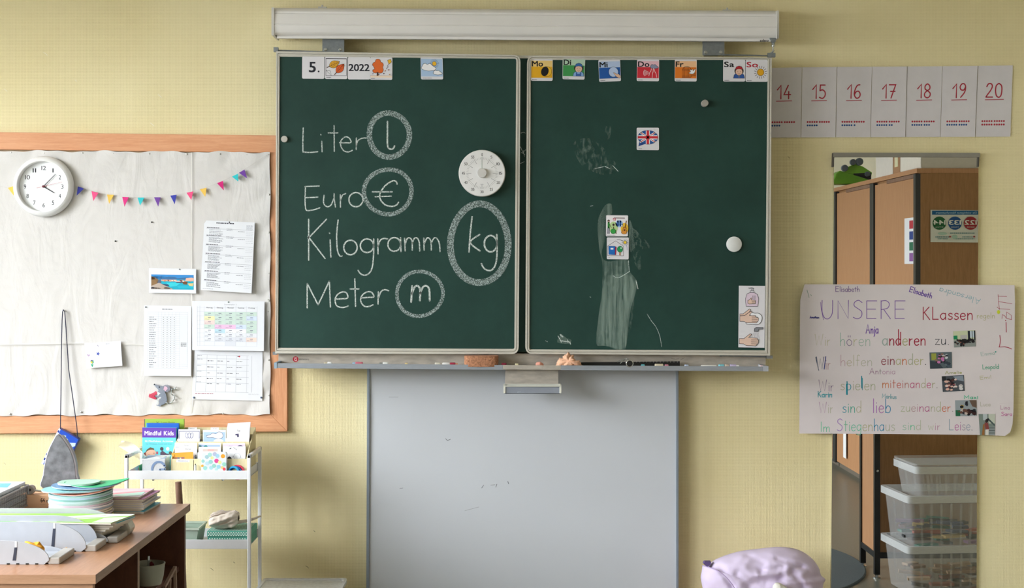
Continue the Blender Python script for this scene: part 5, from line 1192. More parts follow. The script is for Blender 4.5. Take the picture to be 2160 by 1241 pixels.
# ------------------------------------------------------------------ furniture seen in the mirror
GX = 2.68
def tall_cabinet(name, label, y0, y1, locked=True):
    t = thing(name, label, 'cabinet', (GX + .23, (y0 + y1) / 2, 0), 'tall cabinets along the right wall')
    zt = 2.23
    MB().box(GX + .02, GX + .47, y0, y1, .04, zt).build('carcass', W['cab_side'], t)
    MB().box(GX - .005, GX + .48, y0 - .002, y1 + .002, zt, zt + .03).build('top_board', W['cab_door'], t)
    MB().box(GX + .03, GX + .45, y0 + .01, y1 - .01, 0, .04).build('plinth', cm('#6b6258', .5), t)
    for q in (y0, y1 - .05): MB().box(GX - .012, GX + .02, q, q + .05, .04, zt - .005).build('corner_post', W['dark'], t)
    d = MB().box(GX, GX + .02, y0 + .055, y1 - .055, .05, zt - .02).build('sliding_door', W['cab_door'], t)
    MB().lathe((GX, (y0 + y1) / 2 + .05, 1.45), (-1, 0, 0), [(.016, 0), (.016, .006), (.006, .007), (.006, .016)], 14).build('door_lock', cm('#6a5a48', .4, .6), d)
    MB().box(GX - .010, GX + .0, y0 + .4, y1 - .055, zt - .03, zt - .005).build('door_rail', W['brownwood'], t)
    return t
yc = V(0, 0, 9.24)[1]; ym = V(0, 0, 10.35)[1]; yl = V(0, 0, 11.53)[1]
tall_cabinet('tall_cabinet', 'tall wooden cabinet reflected in the mirror, with colour strip on its door', ym, yc)
tall_cabinet('tall_cabinet', 'tall wooden cabinet reflected in the mirror, under the green toy', yl, ym - .002)
tall_cabinet('tall_cabinet', 'tall wooden cabinet at the far left edge of the mirror reflection', yl - 1.15, yl - .002)
# emergency sign on the side of the first cabinet (faces the mirror)
dz = 9.235
o = MB(); 
def sidefn(x, y, l): p = V(x, y, dz - .003 - l); return p
m = MB(); m.prism([sidefn(*p, 0) for p in ((1963, 443), (2066, 444), (2066, 512), (1963, 511))], (0, -.002, 0)); sg = m.build('emergency_number_sign', cm('#cfd0c6', .5))
tag(sg, 'sign with three coloured emergency number circles, reversed in the mirror', 'sign')
c = Canvas(lambda x, y, l: sidefn(x, y, l + .001), .0004)
c.rect(1966, 444.5, 2066, 453, '#1d5c8a'); c.up(); c.text('Die wichtigsten Notrufnummern', 2060, 451, 4.2, '#b9d3e0', w=86, flip=True)
for x, col, s_, lb in ((1981.5, '#1f5c34', '144', 'RETTUNG'), (2014.5, '#1c4c86', '133', 'POLIZEI'), (2047.5, '#94252e', '122', 'FEUERWEHR')):
    c.up().ell(x, 471, 14.5, 14, col); c.up().text(s_, x, 474, 9.5, '#d9dcd4', w=25, bold=1, flip=True, align=.5); c.text(lb, x, 480.5, 2.6, '#c3c8c0', w=16, flip=True, align=.5)
for x0, x1, y, col in ((2004, 2056, 492, '#3c7a80'), (1973, 2004, 500, '#3c7a80'), (2030, 2056, 500, '#3c7a80'), (1978, 2000, 504, '#5a8a8a'), (2016, 2056, 504, '#5a8a8a')): lines_block(c, x0, x1, y, y, 1, col, 1.5, 0, int(x0))
for x in (2002, 2053): c.rect(x, 498, x + 4, 501, '#a84a44')
c.ell(1988, 493, 10, 3, '#a9c4b4'); c.ell(2014, 500, 6, 5, '#a9c4b4'); c.build('printed_numbers', sg)
def doorpt(px, py, l=0):
    dep = F * (GX - .003 - l) / (px - CX); return V(px, py, dep)
m = MB(); m.add([doorpt(1908, 462), doorpt(1928, 460), doorpt(1927.5, 557), doorpt(1908, 557)], [(0, 1, 2, 3)]); 
v0 = doorpt(1908, 462); ya_, yb_ = doorpt(1908, 0)[1], doorpt(1928, 0)[1]; za, zb = doorpt(1918, 460)[2], doorpt(1918, 557)[2]
m = MB().box(GX - .0035, GX - .001, min(ya_, yb_), max(ya_, yb_), min(za, zb), max(za, zb)); cs2 = m.build('colour_strip_card', W['paper'])
tag(cs2, 'narrow white strip with red, blue, green and purple squares on the cabinet door', 'card')
c = Canvas(lambda x, y, l: (GX - .0037 - l, ya_ + (yb_ - ya_) * x / 100, za + (zb - za) * y / 100), .0003)
for k, col in enumerate(('#b3283c', '#23408c', '#1f6c50', '#8a5aa0')): c.rect(52, 6 + 23.5 * k, 92, 24 + 23.5 * k, col)
c.build('colour_squares', cs2)
# boxes and toy on top of the cabinets
ZT = 2.261
def onecab(name, label, ya, yb, h_, mt, x0=GX + .05, x1=GX + .42):
    m = MB().box(x0, x1, ya, yb, ZT, ZT + h_)
    return m, label
b1 = thing('storage_carton', 'white carton on the cabinet seen at the top right of the mirror', 'box', (GX + .23, yc - .28, ZT))
MB().box(GX + .03, GX + .45, yc - .50, yc - .02, ZT, ZT + .22).build('carton_body', cm('#c9c3ba', .8), b1, bevel=.003); MB().box(GX + .028, GX + .029, yc - .5, yc - .02, ZT + .01, ZT + .2).build('painted_lit_front', cm('#dcd6cc', .8), b1)  # paler sheet paints the carton's window-facing side as lit
b2 = thing('magazine_file', 'brown file with a white and yellow spine label between two cartons', 'file', (GX + .2, yc - .59, ZT))
MB().box(GX + .03, GX + .38, yc - .685, yc - .515, ZT, ZT + .28).build('file_body', cm('#a37a58', .7), b2); MB().box(GX + .027, GX + .03, yc - .64, yc - .56, ZT + .05, ZT + .27).build('spine_label', cm('#d8d4b0', .7), b2)
b3 = thing('storage_carton', 'wide white carton left of the brown file in the mirror', 'box', (GX + .23, yc - 1.0, ZT))
MB().box(GX + .03, GX + .45, yc - 1.15, yc - .70, ZT, ZT + .24).build('carton_body', cm('#d3cdc6', .8), b3, bevel=.003)
sk = thing('green_ride_on_toy', 'green plastic toy car upside down with four dark wheels on the cabinet', 'toy', (GX + .2, ym - .55, ZT))
td = 11.2
def tp_(pts, dep, th, mt, nm_, bv=.006): return MB().prism([V(x, y, dep) for x, y in pts], (0, -th, 0)).build(nm_, mt, sk, bevel=bv)
tp_([(1756, 388.5), (1764, 366), (1772, 360), (1790, 366), (1818, 374), (1838, 381), (1838, 388.5)], td, .16, cm('#68a02f', .35), 'body')
tp_([(1776, 371), (1788, 353), (1804, 346), (1820, 351), (1840, 364), (1838, 372), (1802, 371)], td + .02, .12, cm('#79b23a', .35), 'front_shell')
tp_([(1800, 366), (1838, 364), (1838, 381), (1806, 377)], td + .01, .11, cm('#202226', .5), 'seat')
for x, y, r in ((1782.5, 354.5, .026), (1800, 342, .024), (1813.5, 341, .030), (1831, 367, .020)):
    MB().lathe(V(x, y, td - .02), (0, -1, 0), [(r * .4, -.002), (r * .45, 0), (r * .9, 0), (r, .004), (r, .03), (r * .85, .036)], 24).build('wheel', cm('#59626c', .5), sk, smooth=True)
# low metal framed partition
fx0, fx1, fy1, fy0, fz = 1.934, 2.62, -1.424, -1.715, 1.22
pt = thing('metal_framed_cabinet', 'chest-high wooden cabinet on a black metal frame, reflected below the poster', 'cabinet', ((fx0 + fx1) / 2, (fy0 + fy1) / 2, 0))
for x_, y_ in ((fx0, fy1), (fx0, fy0), (fx1, fy1), (fx1, fy0)):
    lg = MB().box(x_ - .014, x_ + .014, y_ - .014, y_ + .014, .02, fz).build('leg', W['black'], pt)
    MB().lathe((x_, y_, 0), (0, 0, 1), [(.02, 0), (.02, .006), (.008, .009), (.008, .02)], 16).build('foot', W['chrome'], lg)
MB().box(fx0, fx1, fy1 - .012, fy1 + .012, .105, .135).build('front_bar', W['black'], pt); MB().box(fx0 - .012, fx0 + .012, fy0, fy1, .105, .135).build('side_bar', W['black'], pt)
MB().box(fx0 + .014, fx1 - .014, fy1 - .006, fy1 + .004, .135, fz).build('back_panel', W['cab_side'], pt); MB().box(fx0 - .006, fx0 + .006, fy0 + .014, fy1 - .014, .135, fz).build('side_panel', W['cab_door'], pt)
MB().box(fx0 - .02, fx1 + .02, fy0 - .02, fy1 + .02, fz, fz + .025).build('top_board', W['cab_door'], pt)
for z_ in (.82, .56): MB().lathe((fx0, fy1 + .014, z_), (0, 1, 0), [(.006, 0), (.006, .004), (.003, .006)], 10).build('screw', W['chrome'], pt)
# clear boxes
def tub(label, x, y, z, w_, d_, h_, rot, seed, lid=False, empty=False):
    t = thing('clear_storage_box', label, 'box', (x, y, z), 'clear storage boxes reflected in the mirror')
    ca, sa = math.cos(rot), math.sin(rot)
    def G(a, b, zz): return (x + a * ca - b * sa, y + a * sa + b * ca, z + zz)
    def rr_(a, b, s): return [(sx * (a / 2) * s, sy * (b / 2) * s) for sx, sy in ((-1, -1), (1, -1), (1, 1), (-1, 1))]
    def outl(s, zz, r=.03):
        q = rounded([(p[0], p[1]) for p in rr_(w_, d_, s)], [r] * 4, 4); return [G(a, b, zz) for a, b in q]
    k = MB(); A_, B_ = outl(.88, .004), outl(.97, h_ - .03); n = len(A_)
    k.add(A_ + B_, [(i, (i + 1) % n, n + (i + 1) % n, n + i) for i in range(n)] + [tuple(range(n))]); k.build('tub_wall', W['clearbox'], t, smooth=True)
    k = MB(); O1, I1 = outl(1.04, h_), outl(.95, h_); k.ring(O1, I1, (0, 0, -.035)); k.build('rim', W['clearrim'], t, smooth=True)
    k = MB()
    for i in range(9):
        a = -.4 * w_ + .1 * w_ * i
        for s in (-1, 1): k.add([G(a * .92, s * d_ / 2 * .90, .02), G((a + .012) * .92, s * d_ / 2 * .90, .02), G((a + .012), s * d_ / 2 * .985, h_ - .04), G(a, s * d_ / 2 * .985, h_ - .04)], [(0, 1, 2, 3)])
    k.build('wall_rib', W['clearbox'], t)
    if lid: k = MB(); k.prism(outl(1.03, h_ + .004), (0, 0, .01)); k.build('lid', W['clearbox'], t)
    if not empty:
        r_ = random.Random(seed)
        for i in range(34):
            a, b, zz = r_.uniform(-.36, .36) * w_, r_.uniform(-.34, .36) * d_, .012 + .0032 * i
            L_ = r_.uniform(.05, .14); th = r_.uniform(-.6, .6); k = MB(); g = G(a, b, zz)
            from mathutils import Matrix
            k.box(-L_ / 2, L_ / 2, -.02, .02, 0, .012, M=Matrix.Translation(g) @ Matrix.Rotation(th + rot, 4, 'Z') @ Matrix.Rotation(r_.uniform(-.12, .12), 4, 'Y'))
            if i == 0: allm = {}
            key = r_.choice(['#3c4a66', '#2c3038', '#a8503c', '#3a7a6c', '#c9b07a', '#5a3a30', '#8a6a88'] if seed == 1 else ['#8a6a50', '#a07c5c', '#5a4a40', '#c0a488', '#3c3634', '#9a5a48'])
            mm = allm.setdefault(key, MB()); mm.add(k.v, k.f)
        for key, mm in allm.items():
            ob = mm.build('loose_contents', cm(key, .7), t); ob['kind'] = 'stuff'
    return t
tub('bottom clear box with brown contents, reflected beside the black framed cabinet', 2.21, -1.165, 0, .52, .37, .255, -.10, 2)
tub('middle clear box with dark coloured sticks, reflected in the mirror', 2.21, -1.165, .226, .52, .37, .275, -.10, 1)
tub('empty clear box on top of the reflected stack', 2.23, -1.15, .472, .46, .32, .17, -.08, 3, lid=True, empty=True)
rg = MB().lathe((1.0, -1.8, 0), (0, 0, 1), [(.945, 0), (.945, .006), (.938, .009)], 96).build('round_rug', W['rug'])
tag(rg, 'round grey felt rug edge reflected at the bottom of the mirror', 'rug')
rw = MB().box(GX - .016, GX - .0125, yl + .33, yl + .42, .12, .80).build('white_paper_strip', W['paper'])
tag(rw, 'tall white paper strip on the reflected cabinet below the poster', 'paper')

# ------------------------------------------------------------------ cushion by the wall
cu_o = [(1482, 1241), (1478, 1220), (1480, 1206), (1483, 1193), (1492, 1196), (1505, 1183), (1530, 1172), (1562, 1163), (1600, 1158), (1640, 1154), (1672, 1157), (1694, 1165), (1714, 1180), (1727, 1198), (1732, 1214), (1741, 1223), (1736, 1236), (1738, 1262), (1728, 1290), (1660, 1299), (1560, 1299), (1492, 1290), (1486, 1262)]
pil = thing('lilac_cushion', 'crumpled lilac cushion lying on a low bench beside the mirror', 'cushion', P(1610, 1300, .3))
pts = smooth_pts(cu_o, 5, True); n = len(pts); cxp, cyp = 1612, 1240; R = 44; v = []
def fold(x, y, r):       # relief of the crumpled cover in picture units
    f = 0
    for (ax, ay, bx_, by_, w_, d_) in ((1520, 1199, 1545, 1238, 5, -.016), (1545, 1238, 1552, 1262, 5, -.012), (1578, 1172, 1612, 1190, 4.5, -.016), (1572, 1186, 1606, 1203, 6, -.018), (1606, 1203, 1650, 1198, 5, -.013), (1585, 1232, 1646, 1222, 8, -.024), (1646, 1222, 1690, 1240, 5, -.014), (1672, 1208, 1696, 1240, 5, -.022),
                                  (1640, 1180, 1692, 1196, 4, -.012), (1692, 1196, 1728, 1220, 4, -.012), (1555, 1212, 1580, 1240, 5, -.012), (1600, 1214, 1640, 1212, 4, .010), (1560, 1176, 1574, 1186, 6, .010), (1700, 1216, 1736, 1224, 3.5, -.010), (1650, 1168, 1700, 1178, 5, -.006)):
        dx, dy = bx_ - ax, by_ - ay; t = max(0, min(1, ((x - ax) * dx + (y - ay) * dy) / (dx * dx + dy * dy))); dd = math.hypot(x - ax - dx * t, y - ay - dy * t)
        f += d_ * math.exp(-(dd / (w_ * 1.5)) ** 2)
    f += .010 * mnoise.noise(Vector((x * .03, y * .045, 2))) + .004 * mnoise.noise(Vector((x * .09, y * .10, 5)))
    return f
m = MB()
for k in range(R + 1):
    s = 1 - k / R
    for (x, y) in pts:
        xx, yy = cxp + (x - cxp) * s, cyp + (y - cyp) * s; b = math.sqrt(max(0, 1 - s ** 3.2))
        v.append(P(xx, yy, .24 + .13 * b + (fold(xx, yy, s) * .68 if s < .99 else 0)))
f = [(k * n + i, k * n + (i + 1) % n, (k + 1) * n + (i + 1) % n, (k + 1) * n + i) for k in range(R) for i in range(n)]
for k in range(1, 9):
    s = 1 - k / 8
    for (x, y) in pts: v.append(P(cxp + (x - cxp) * s, cyp + (y - cyp) * s, .24 - .08 * math.sqrt(1 - s ** 2)))
o0 = (R + 1) * n
f += [(i, (i + 1) % n, o0 + (i + 1) % n, o0 + i) for i in range(n)] + [(o0 + k * n + i, o0 + k * n + (i + 1) % n, o0 + (k + 1) * n + (i + 1) % n, o0 + (k + 1) * n + i) for k in range(7) for i in range(n)]
m.add(v, f).build('cushion_cover', W['lilac'], pil, smooth=2)
m = MB(); m.grid(lambda a, b: P(1481 + 8 * a + 12 * b * a, 1194 + 60 * b - 0 * a, .30 + .05 * math.sin(a * pi) + .06 * b), 6, 10)
hem = [(1482, 1194), (1493, 1197), (1510, 1203), (1526, 1213), (1540, 1228), (1549, 1241), (1556, 1256)]
MB().tube([P(x, y, .24 + .13 * math.sqrt(max(0, 1 - max(0, min(1, 1 - .012 * (x - 1482 + (y - 1194) * .3))) ** 3.2)) + .004) for x, y in smooth_pts(hem, 4)], .0022, 6).build('hem_seam', cm('#b7a4cc', .9), pil, smooth=True)
m = MB(); m.prism([P(x, y, .30) for x, y in ((1484, 1190), (1487, 1186), (1500, 1186), (1499, 1192), (1492, 1197))], (0, .03, 0)); m.build('dark_opening', cm('#5d4a7c', .9), pil)
bn = thing('low_bench', 'low wooden bench under the lilac cushion', 'bench', (1.02, -.32, 0))
MB().box(.70, 1.36, -.50, -.06, .165, .195).build('seat_board', W['desk_front'], bn)
for x_ in (.73, 1.33):
    for y_ in (-.47, -.09): MB().box(x_ - .02, x_ + .02, y_ - .02, y_ + .02, 0, .165).build('leg', W['desk_front'], bn)
lump('white_plush_tip', 'small white cloth tip in front of the lilac cushion', 'cloth', [(1626, 1262), (1630, 1240), (1634, 1231), (1641, 1229), (1648, 1232), (1656, 1237), (1662, 1244), (1666, 1264)], .40, .05, cm('#dedbd2', .95), 4, .003)

# clear box bottom left of the whiteboard
zb_ = .315
lb = thing('clear_lidded_box', 'clear plastic box with flat lid standing under the white trolley side', 'box', (-.83, -.33, 0))
x0_, x1_ = P(557, 0, .12)[0], P(733, 0, .12)[0]
xm = (x0_ + x1_) / 2
def lidpts(k, z_): return [(xm + a * (x1_ - x0_) / 2 * k, -.34 + b * .22 * k, z_) for a, b in rounded([(-1, -1), (1, -1), (1, 1), (-1, 1)], [.12] * 4, 4)]
MB().prism(lidpts(1, zb_), (0, 0, .012)).build('lid', W['clearrim'], lb, bevel=.003)
k = MB(); k.ring(lidpts(1.0, zb_ + .018), lidpts(.93, zb_ + .018), (0, 0, -.01)); k.build('lid_rim', W['clearrim'], lb)
k = MB(); A_, B_ = lidpts(.82, 0.0), lidpts(.94, zb_); n = len(A_); k.add(A_ + B_, [(i, (i + 1) % n, n + (i + 1) % n, n + i) for i in range(n)] + [tuple(range(n))]); k.build('tub_wall', W['clearbox'], lb, smooth=True)
MB().box(xm - .05, xm + .05, -.42, -.40, zb_ + .013, zb_ + .017).build('lid_grip', cm('#dcd6d6', .5), lb)
# ------------------------------------------------------------------ trolley
TF, TBk = .38, .14          # front and back distance from the wall
tr = thing('white_trolley', 'white metal rolling trolley with trays standing behind the desk', 'trolley', P(400, 1300, .26))
def Xf(px): return P(px, 0, TF)[0]
def Zf(py): return P(0, py, TF)[2]
xl, xr = Xf(263.5), Xf(529.5); ztop = Zf(959)
pw = .014
for x_ in (xl + pw / 2, xr - pw / 2):
    m = MB()
    for y_ in (-TF, -TBk): m.box(x_ - pw / 2, x_ + pw / 2, y_ - .008, y_ + .008, .06, ztop)
    m.box(x_ - pw / 2, x_ + pw / 2, -TF - .008, -TBk + .008, ztop - .016, ztop)
    fr = m.build('side_frame', W['white_metal'], tr, bevel=.003)
    for y_ in (-TF, -TBk): MB().lathe((x_ - .01, y_, .03), (1, 0, 0), [(.024, 0), (.028, .003), (.028, .017), (.024, .02)], 20).build('castor_wheel', W['black'], fr, smooth=True)
def tray(zt, zb):
    m = MB(); a, b = xl + pw, xr - pw
    m.box(a, b, -TF - .006, -TF + .0, zb, zt); m.box(a, b, -TBk, -TBk + .006, zb, zt); m.box(a, a + .003, -TF, -TBk, zb, zt); m.box(b - .003, b, -TF, -TBk, zb, zt); m.box(a, b, -TF, -TBk, zb + .002, zb + .006)
    m.build('tray', W['white_metal'], tr, bevel=.001)
t1t, t1b, t2t, t2b = Zf(993), Zf(1011.5), Zf(1138.5), Zf(1158)
tray(t1t, t1b); tray(t2t, t2b); tray(.21, .175)
for px in (323, 470): MB().lathe(P(px, 1012, TF - .02), (0, 0, -1), [(.005, 0), (.005, .003), (.003, .005)], 10).build('screw', W['chrome'], tr)
fl1, fl2 = t1b + .0065, t2b + .0065
# books: standing in the tray, leaning back
def standing(name, label, cat, q, d, thick, mat, lean=.02, grp=None):
    """q = picture quad TL TR BR BL of the front cover at distance d (bottom) leaning back by lean at the top"""
    fn = lambda x, y, l: P(*_q(q, x, y), d - lean * (1 - y / 100) + l)
    m = MB(); m.prism([fn(0, 0, 0), fn(100, 0, 0), fn(100, 100, 0), fn(0, 100, 0)], (0, thick, 0)); o = m.build(name, mat); tag(o, label, cat, grp)
    return o, Canvas(fn, .00015)
def _q(q, x, y):
    (a, b, c_, e) = q; u, v = x / 100, y / 100
    return ((a[0] * (1 - u) + b[0] * u) * (1 - v) + (e[0] * (1 - u) + c_[0] * u) * v, (a[1] * (1 - u) + b[1] * u) * (1 - v) + (e[1] * (1 - u) + c_[1] * u) * v)
def fy(d): return CY + (HC - fl1) * F / (CD - d)      # picture y of the top tray floor at distance d
bk = 'picture books in the top tray'
o, c = standing('green_book', 'lime green book, rearmost and tallest in the trolley', 'book', [(304.5, 884.5), (388, 884.5), (388, fy(.2)), (304.5, fy(.2))], .20, .012, cm('#9dbf45', .4), .012, bk)
c.text('Katja Reider', 355, 893, 5, '#5c6c3c', w=34) if False else None
c.text('Lotte Perlen', 60, 9, 4.5, '#4f6432', w=34, align=.5, bold=0); c.line([(30, 5), (33, 7), (37, 5)], .8, '#4f6432'); c.rect(0, 0, 1.5, 100, '#2c4a5c'); c.build('cover_print', o)
o, c = standing('blue_book', 'plain bright blue book behind the purple and turquoise book', 'book', [(308.5, 893), (377, 893.5), (378, fy(.235)), (308.5, fy(.235))], .235, .014, cm('#1560c4', .35), .012, bk)
c.rect(0, 0, 3, 100, '#4aa0e0'); c.build('spine_stripe', o)
o, c = standing('picture_book', 'book with purple title band and turquoise cover showing a lying child', 'book', [(300, 902.5), (371.5, 903), (370, fy(.27)), (300, fy(.27))], .27, .016, cm('#67cbd6', .35), .018, bk)
c.rect(0, 0, 100, 21.5, '#6a45b0'); c.up(); c.text('Mindful Kids', 50, 16.5, 9.5, '#f2eef8', w=86, align=.5, bold=1)
c.text('50 Mindfulness Activities', 50, 31, 3.6, '#eefafa', w=84, align=.5, bold=1); c.text('for Kindness, Focus and Calm', 50, 36.5, 2.4, '#3a8ca0', w=78, align=.5)
c.out([(8, 56), (14, 48), (24, 43), (34, 45), (36, 50), (24, 54)], '#6c5542', '#5a4434', .5); c.poly(ellipse_pts(25, 56, 16, 8, 16, -.15), '#e3b8a0'); c.ell(8, 58, 3, 4, '#8c4038'); c.up(); c.ell(35, 56, 2.2, 2, '#d08a7c'); c.ell(20, 60, 2.2, 2, '#d08a7c'); c.rect(42, 52, 47, 58, '#c04a5c'); c.ell(76, 46, 5, 4, '#e6f6f4')
c.poly([(54, 54), (60, 50), (72, 56), (84, 58), (70, 61), (54, 60)], '#5a4a5c'); c.ell(58, 46, 5, 4, '#4a3c44'); c.ell(84, 55, 5, 4, '#5c5a50'); c.build('cover_print', o, W['ink_gloss'])
# small clear box in front of the books
def cuboid(x0, x1, y0, y1, z0, z1, mb=None): return (mb or MB()).box(x0, x1, y0, y1, z0, z1)
d0, d1 = .365, .285
cbx = thing('clear_card_box', 'small clear plastic box with grey letter curves in front of the books', 'box', P(325, 993, .32))
xa, xb = P(300, 0, d0)[0], P(348, 0, d0)[0]; za = P(0, 968, d0)[2]
m = MB()
m.box(xa, xb, -d0, -d0 + .002, fl1, za); m.box(xa, xa + .002, -d0, -d1, fl1, za); m.box(xb - .002, xb + .0, -d0, -d1, fl1, za); m.box(xa, xb, -d1, -d1 + .002, fl1, za + .004)
m.build('box_wall', W['clearrim'], cbx)
c = Canvas(wallfn(d0 + .0005)); c.line(ellipse_pts(335, 990, 14, 15, 14, 0, pi * .9, pi * 1.85), 5, '#7d94b8'); c.line([(337, 991), (348, 990)], 4, '#8ba0c0'); c.up().rect(300, 968, 348, 970, '#e6ecf2'); c.build('printed_curve', cbx)
m = MB()
for k in range(6): m.box(xa + .006, xb - .006, -d0 + .012 + k * .01, -d0 + .014 + k * .01, fl1, za - .006 + .002 * k)
m.build('cards_inside', cm('#9fb0c4', .6), cbx)
m = MB(); m.add([P(309, 968, .35), P(330, 963, .33), P(352, 961, .30), P(361, 962, .29), P(345, 968, .33)], [(0, 1, 2, 3, 4)]); m.build('loose_card', cm('#e9eef0', .5), cbx)
for i, (px, col, nme) in enumerate(((297, '#c84a4a', 'red'), (298.2, '#3aa06a', 'green'))):
    x_ = P(px, 0, .33)[0]; o = MB().box(x_ - .0015, x_, -.36, -.30, fl1, fl1 + .035 + .01 * i).build('slim_card', cm(col, .6)); tag(o, 'slim %s card standing left of the clear card box' % nme, 'card')
# plastic bag
bg = thing('clear_plastic_bag', 'crinkled clear plastic sleeve hanging over the trolley corner', 'bag', P(275, 975, .33))
def bagf(u, v):
    q = [(251, 941), (283, 932), (316, 955), (300, 975)]; x, y = _q([(249, 942), (262, 934), (316, 954), (300, 976)], u * 100, v * 100)
    x, y = (249 + 51 * u, 942 + 33 * u ** 1.1 - (12 + 8 * math.sin(pi * u)) * (1 - v)) ; return P(x + 8 * (1 - v), y, .34 - .03 * v + .01 * math.sin(9 * u + 4 * v) + .006 * mnoise.noise(Vector((u * 5, v * 5, 0))))
MB().grid(bagf, 22, 12).build('sleeve', W['film'], bg, smooth=2)
MB().tube([P(x, y, .35) for x, y in ((279, 957), (288, 953), (298, 956))], .0008, 6).build('fold_line', cm('#8ea6a0', .4), bg)
# card organiser
og = thing('card_organiser', 'stepped pale wooden card organiser in the top trolley tray', 'organiser', P(440, 993, .27))
ORF, ORB = .352, .16
ox0, ox1 = P(362, 0, ORF)[0], P(519.5, 0, ORF)[0]
zf1, zf2, zf3 = P(0, 968.5, ORF)[2], P(0, 932, .28)[2], P(0, 903, .18)[2]
MB().box(ox0, ox1, -ORF, -ORF + .005, fl1, zf1).build('front_board', W['bamboo'], og)
MB().box(ox0, ox1, -.285, -.280, fl1, zf2).build('middle_board', W['bamboo'], og)
MB().box(ox0, ox1, -.218, -.213, fl1, zf2 + .022).build('middle_board', W['bamboo'], og)
MB().box(ox0, ox1, -ORB - .005, -ORB, fl1, zf3).build('back_board', W['bamboo'], og)
for x_ in (ox0 - .003, ox1): m = MB(); m.prism([(x_, -ORF, fl1), (x_, -ORF, zf1), (x_, -.30, zf2 - .02), (x_, -ORB, zf3), (x_, -ORB, fl1)], (.004, 0, 0)); m.build('side_board', W['bamboo'], og)
for px in (414, 467): x_ = P(px, 0, .3)[0]; m = MB(); m.prism([(x_, -ORF, fl1), (x_, -ORF, zf1 - .004), (x_, -ORB, zf3 - .01), (x_, -ORB, fl1)], (.002, 0, 0)); m.build('divider', cm('#8f95a4', .6), og)
c = Canvas(wallfn(ORF + .0003)); c.rect(372, 969.5, 400, 975.5, '#f2f3f8'); c.up().text('Donnerstag', 386, 974, 3.0, '#5a5e80', w=19, align=.5); c.build('label_strip', og)
gcard = 'picture cards in the wooden organiser'
def ocard(label, x0, y0, x1, y1, d, ybase, col, draw=None, tilt=0, name='picture_card'):
    q = [(x0, y0 + tilt), (x1, y0 - tilt), (x1, ybase), (x0, ybase)]
    o, c = standing(name, label, 'card', q, d, .0012, cm(col, .5), .008, gcard)
    if draw: draw(c); c.build('card_print', o)
    return o
S1, S2, S3 = .335, .262, .20
ocard('orange picture card at the front left of the organiser', 362, 955, 407.5, 0, .344, 985, '#f0a22e', lambda c: (c.line([(14, 12), (16, 50)], 2, '#8a5a2c'), c.rect(14, 32, 60, 50, '#8a7a70'), c.up(), [c.rect(18 + 10 * k, 36, 24 + 10 * k, 48, ('#c04a4a', '#5a7aa0', '#d8d0c0')[k % 3]) for k in range(4)]), 1.2)
ocard('white card with two typed words behind the orange card', 368.5, 934.5, 415.5, 0, S1 - .012, 980, '#eceef2', lambda c: (c.text('Turnen', 52, 15, 5, '#5c5e68', w=20, align=.5), c.text('Werken', 60, 32, 6, '#5c5e68', w=26, align=.5), c.rect(2, 17, 20, 24, '#cdd0d8'), c.rect(88, 68, 98, 100, '#a9a49c')))
ocard('white card with a blue outline behind the polka dot tin', 416.5, 955, 440, 0, S1, 985, '#e6ebf2', lambda c: c.line([(30, 50), (10, 70), (70, 78), (80, 60), (60, 45)], 2.4, '#3c4a66', smooth=True))
ocard('white card with a pink label strip in the organiser middle', 419, 943.5, 466, 0, S1 - .012, 982, '#e9ebf0', lambda c: c.rect(18, 10, 86, 24, '#cfbfb8') and c.up().rect(40, 12, 68, 22, '#e8a8a4'))
ocard('card with blue top stripe and green hills in the organiser', 418.5, 935, 466, 0, S1 - .024, 980, '#e9ecf2', lambda c: (c.rect(4, 8, 96, 18, '#a9bfe2'), c.up().poly([(4, 18), (6, 10), (12, 13), (16, 18)], '#2f8a8a'), c.poly([(22, 18), (28, 11), (36, 10), (42, 18)], '#2f8a8a')))
ocard('white card with black bird shapes at the front right', 472, 955, 517.5, 0, S1, 985, '#eceef4', lambda c: (c.eout(62, 28, 16, 22, None, '#8a8ca0', 1.4), c.poly(ellipse_pts(26, 46, 10, 18, 14, 0, pi, 2 * pi), '#22242c'), c.eout(42, 30, 3, 4, None, '#7a7c8c', 1)))
ocard('white card with two small black triangles at the right', 470, 942, 518, 0, S1 - .012, 982, '#eef0f5', lambda c: (c.poly([(26, 14), (38, 6), (36, 14)], '#2a2c38'), c.line([(46, 6), (62, 20)], 1.4, '#2a2c38'), c.line([(46, 6), (58, 10), (62, 20)], 1, '#2a2c38')))
ocard('lilac topped card with dark arcs in the organiser', 470, 935.5, 517, 0, S1 - .024, 980, '#e6e2ee', lambda c: (c.rect(2, 6, 98, 17, '#ddc9e0'), c.up().poly(ellipse_pts(78, 17, 13, 8, 14, 0, pi, 2 * pi), '#4a4260'), c.line([(24, 15), (32, 12), (36, 15), (42, 12)], 1.2, '#4a4260')))
ocard('white card with a drawn flower bud at the upper left', 376.5, 906, 422, 0, S2 - .006, 965, '#e8e8f4', lambda c: (c.line([(4, 60), (4, 7), (96, 7), (96, 60)], 2, '#4c507c'), [c.eout(50 + dx, 22, 6, 10, '#dcdcf0', '#4c507c', 1.4, 14, r_) for dx, r_ in ((-12, -.35), (12, .35), (0, 0))]))
ocard('white edged card in front of the flower bud card', 374, 926, 421, 0, S2, 965, '#f0f0f4')
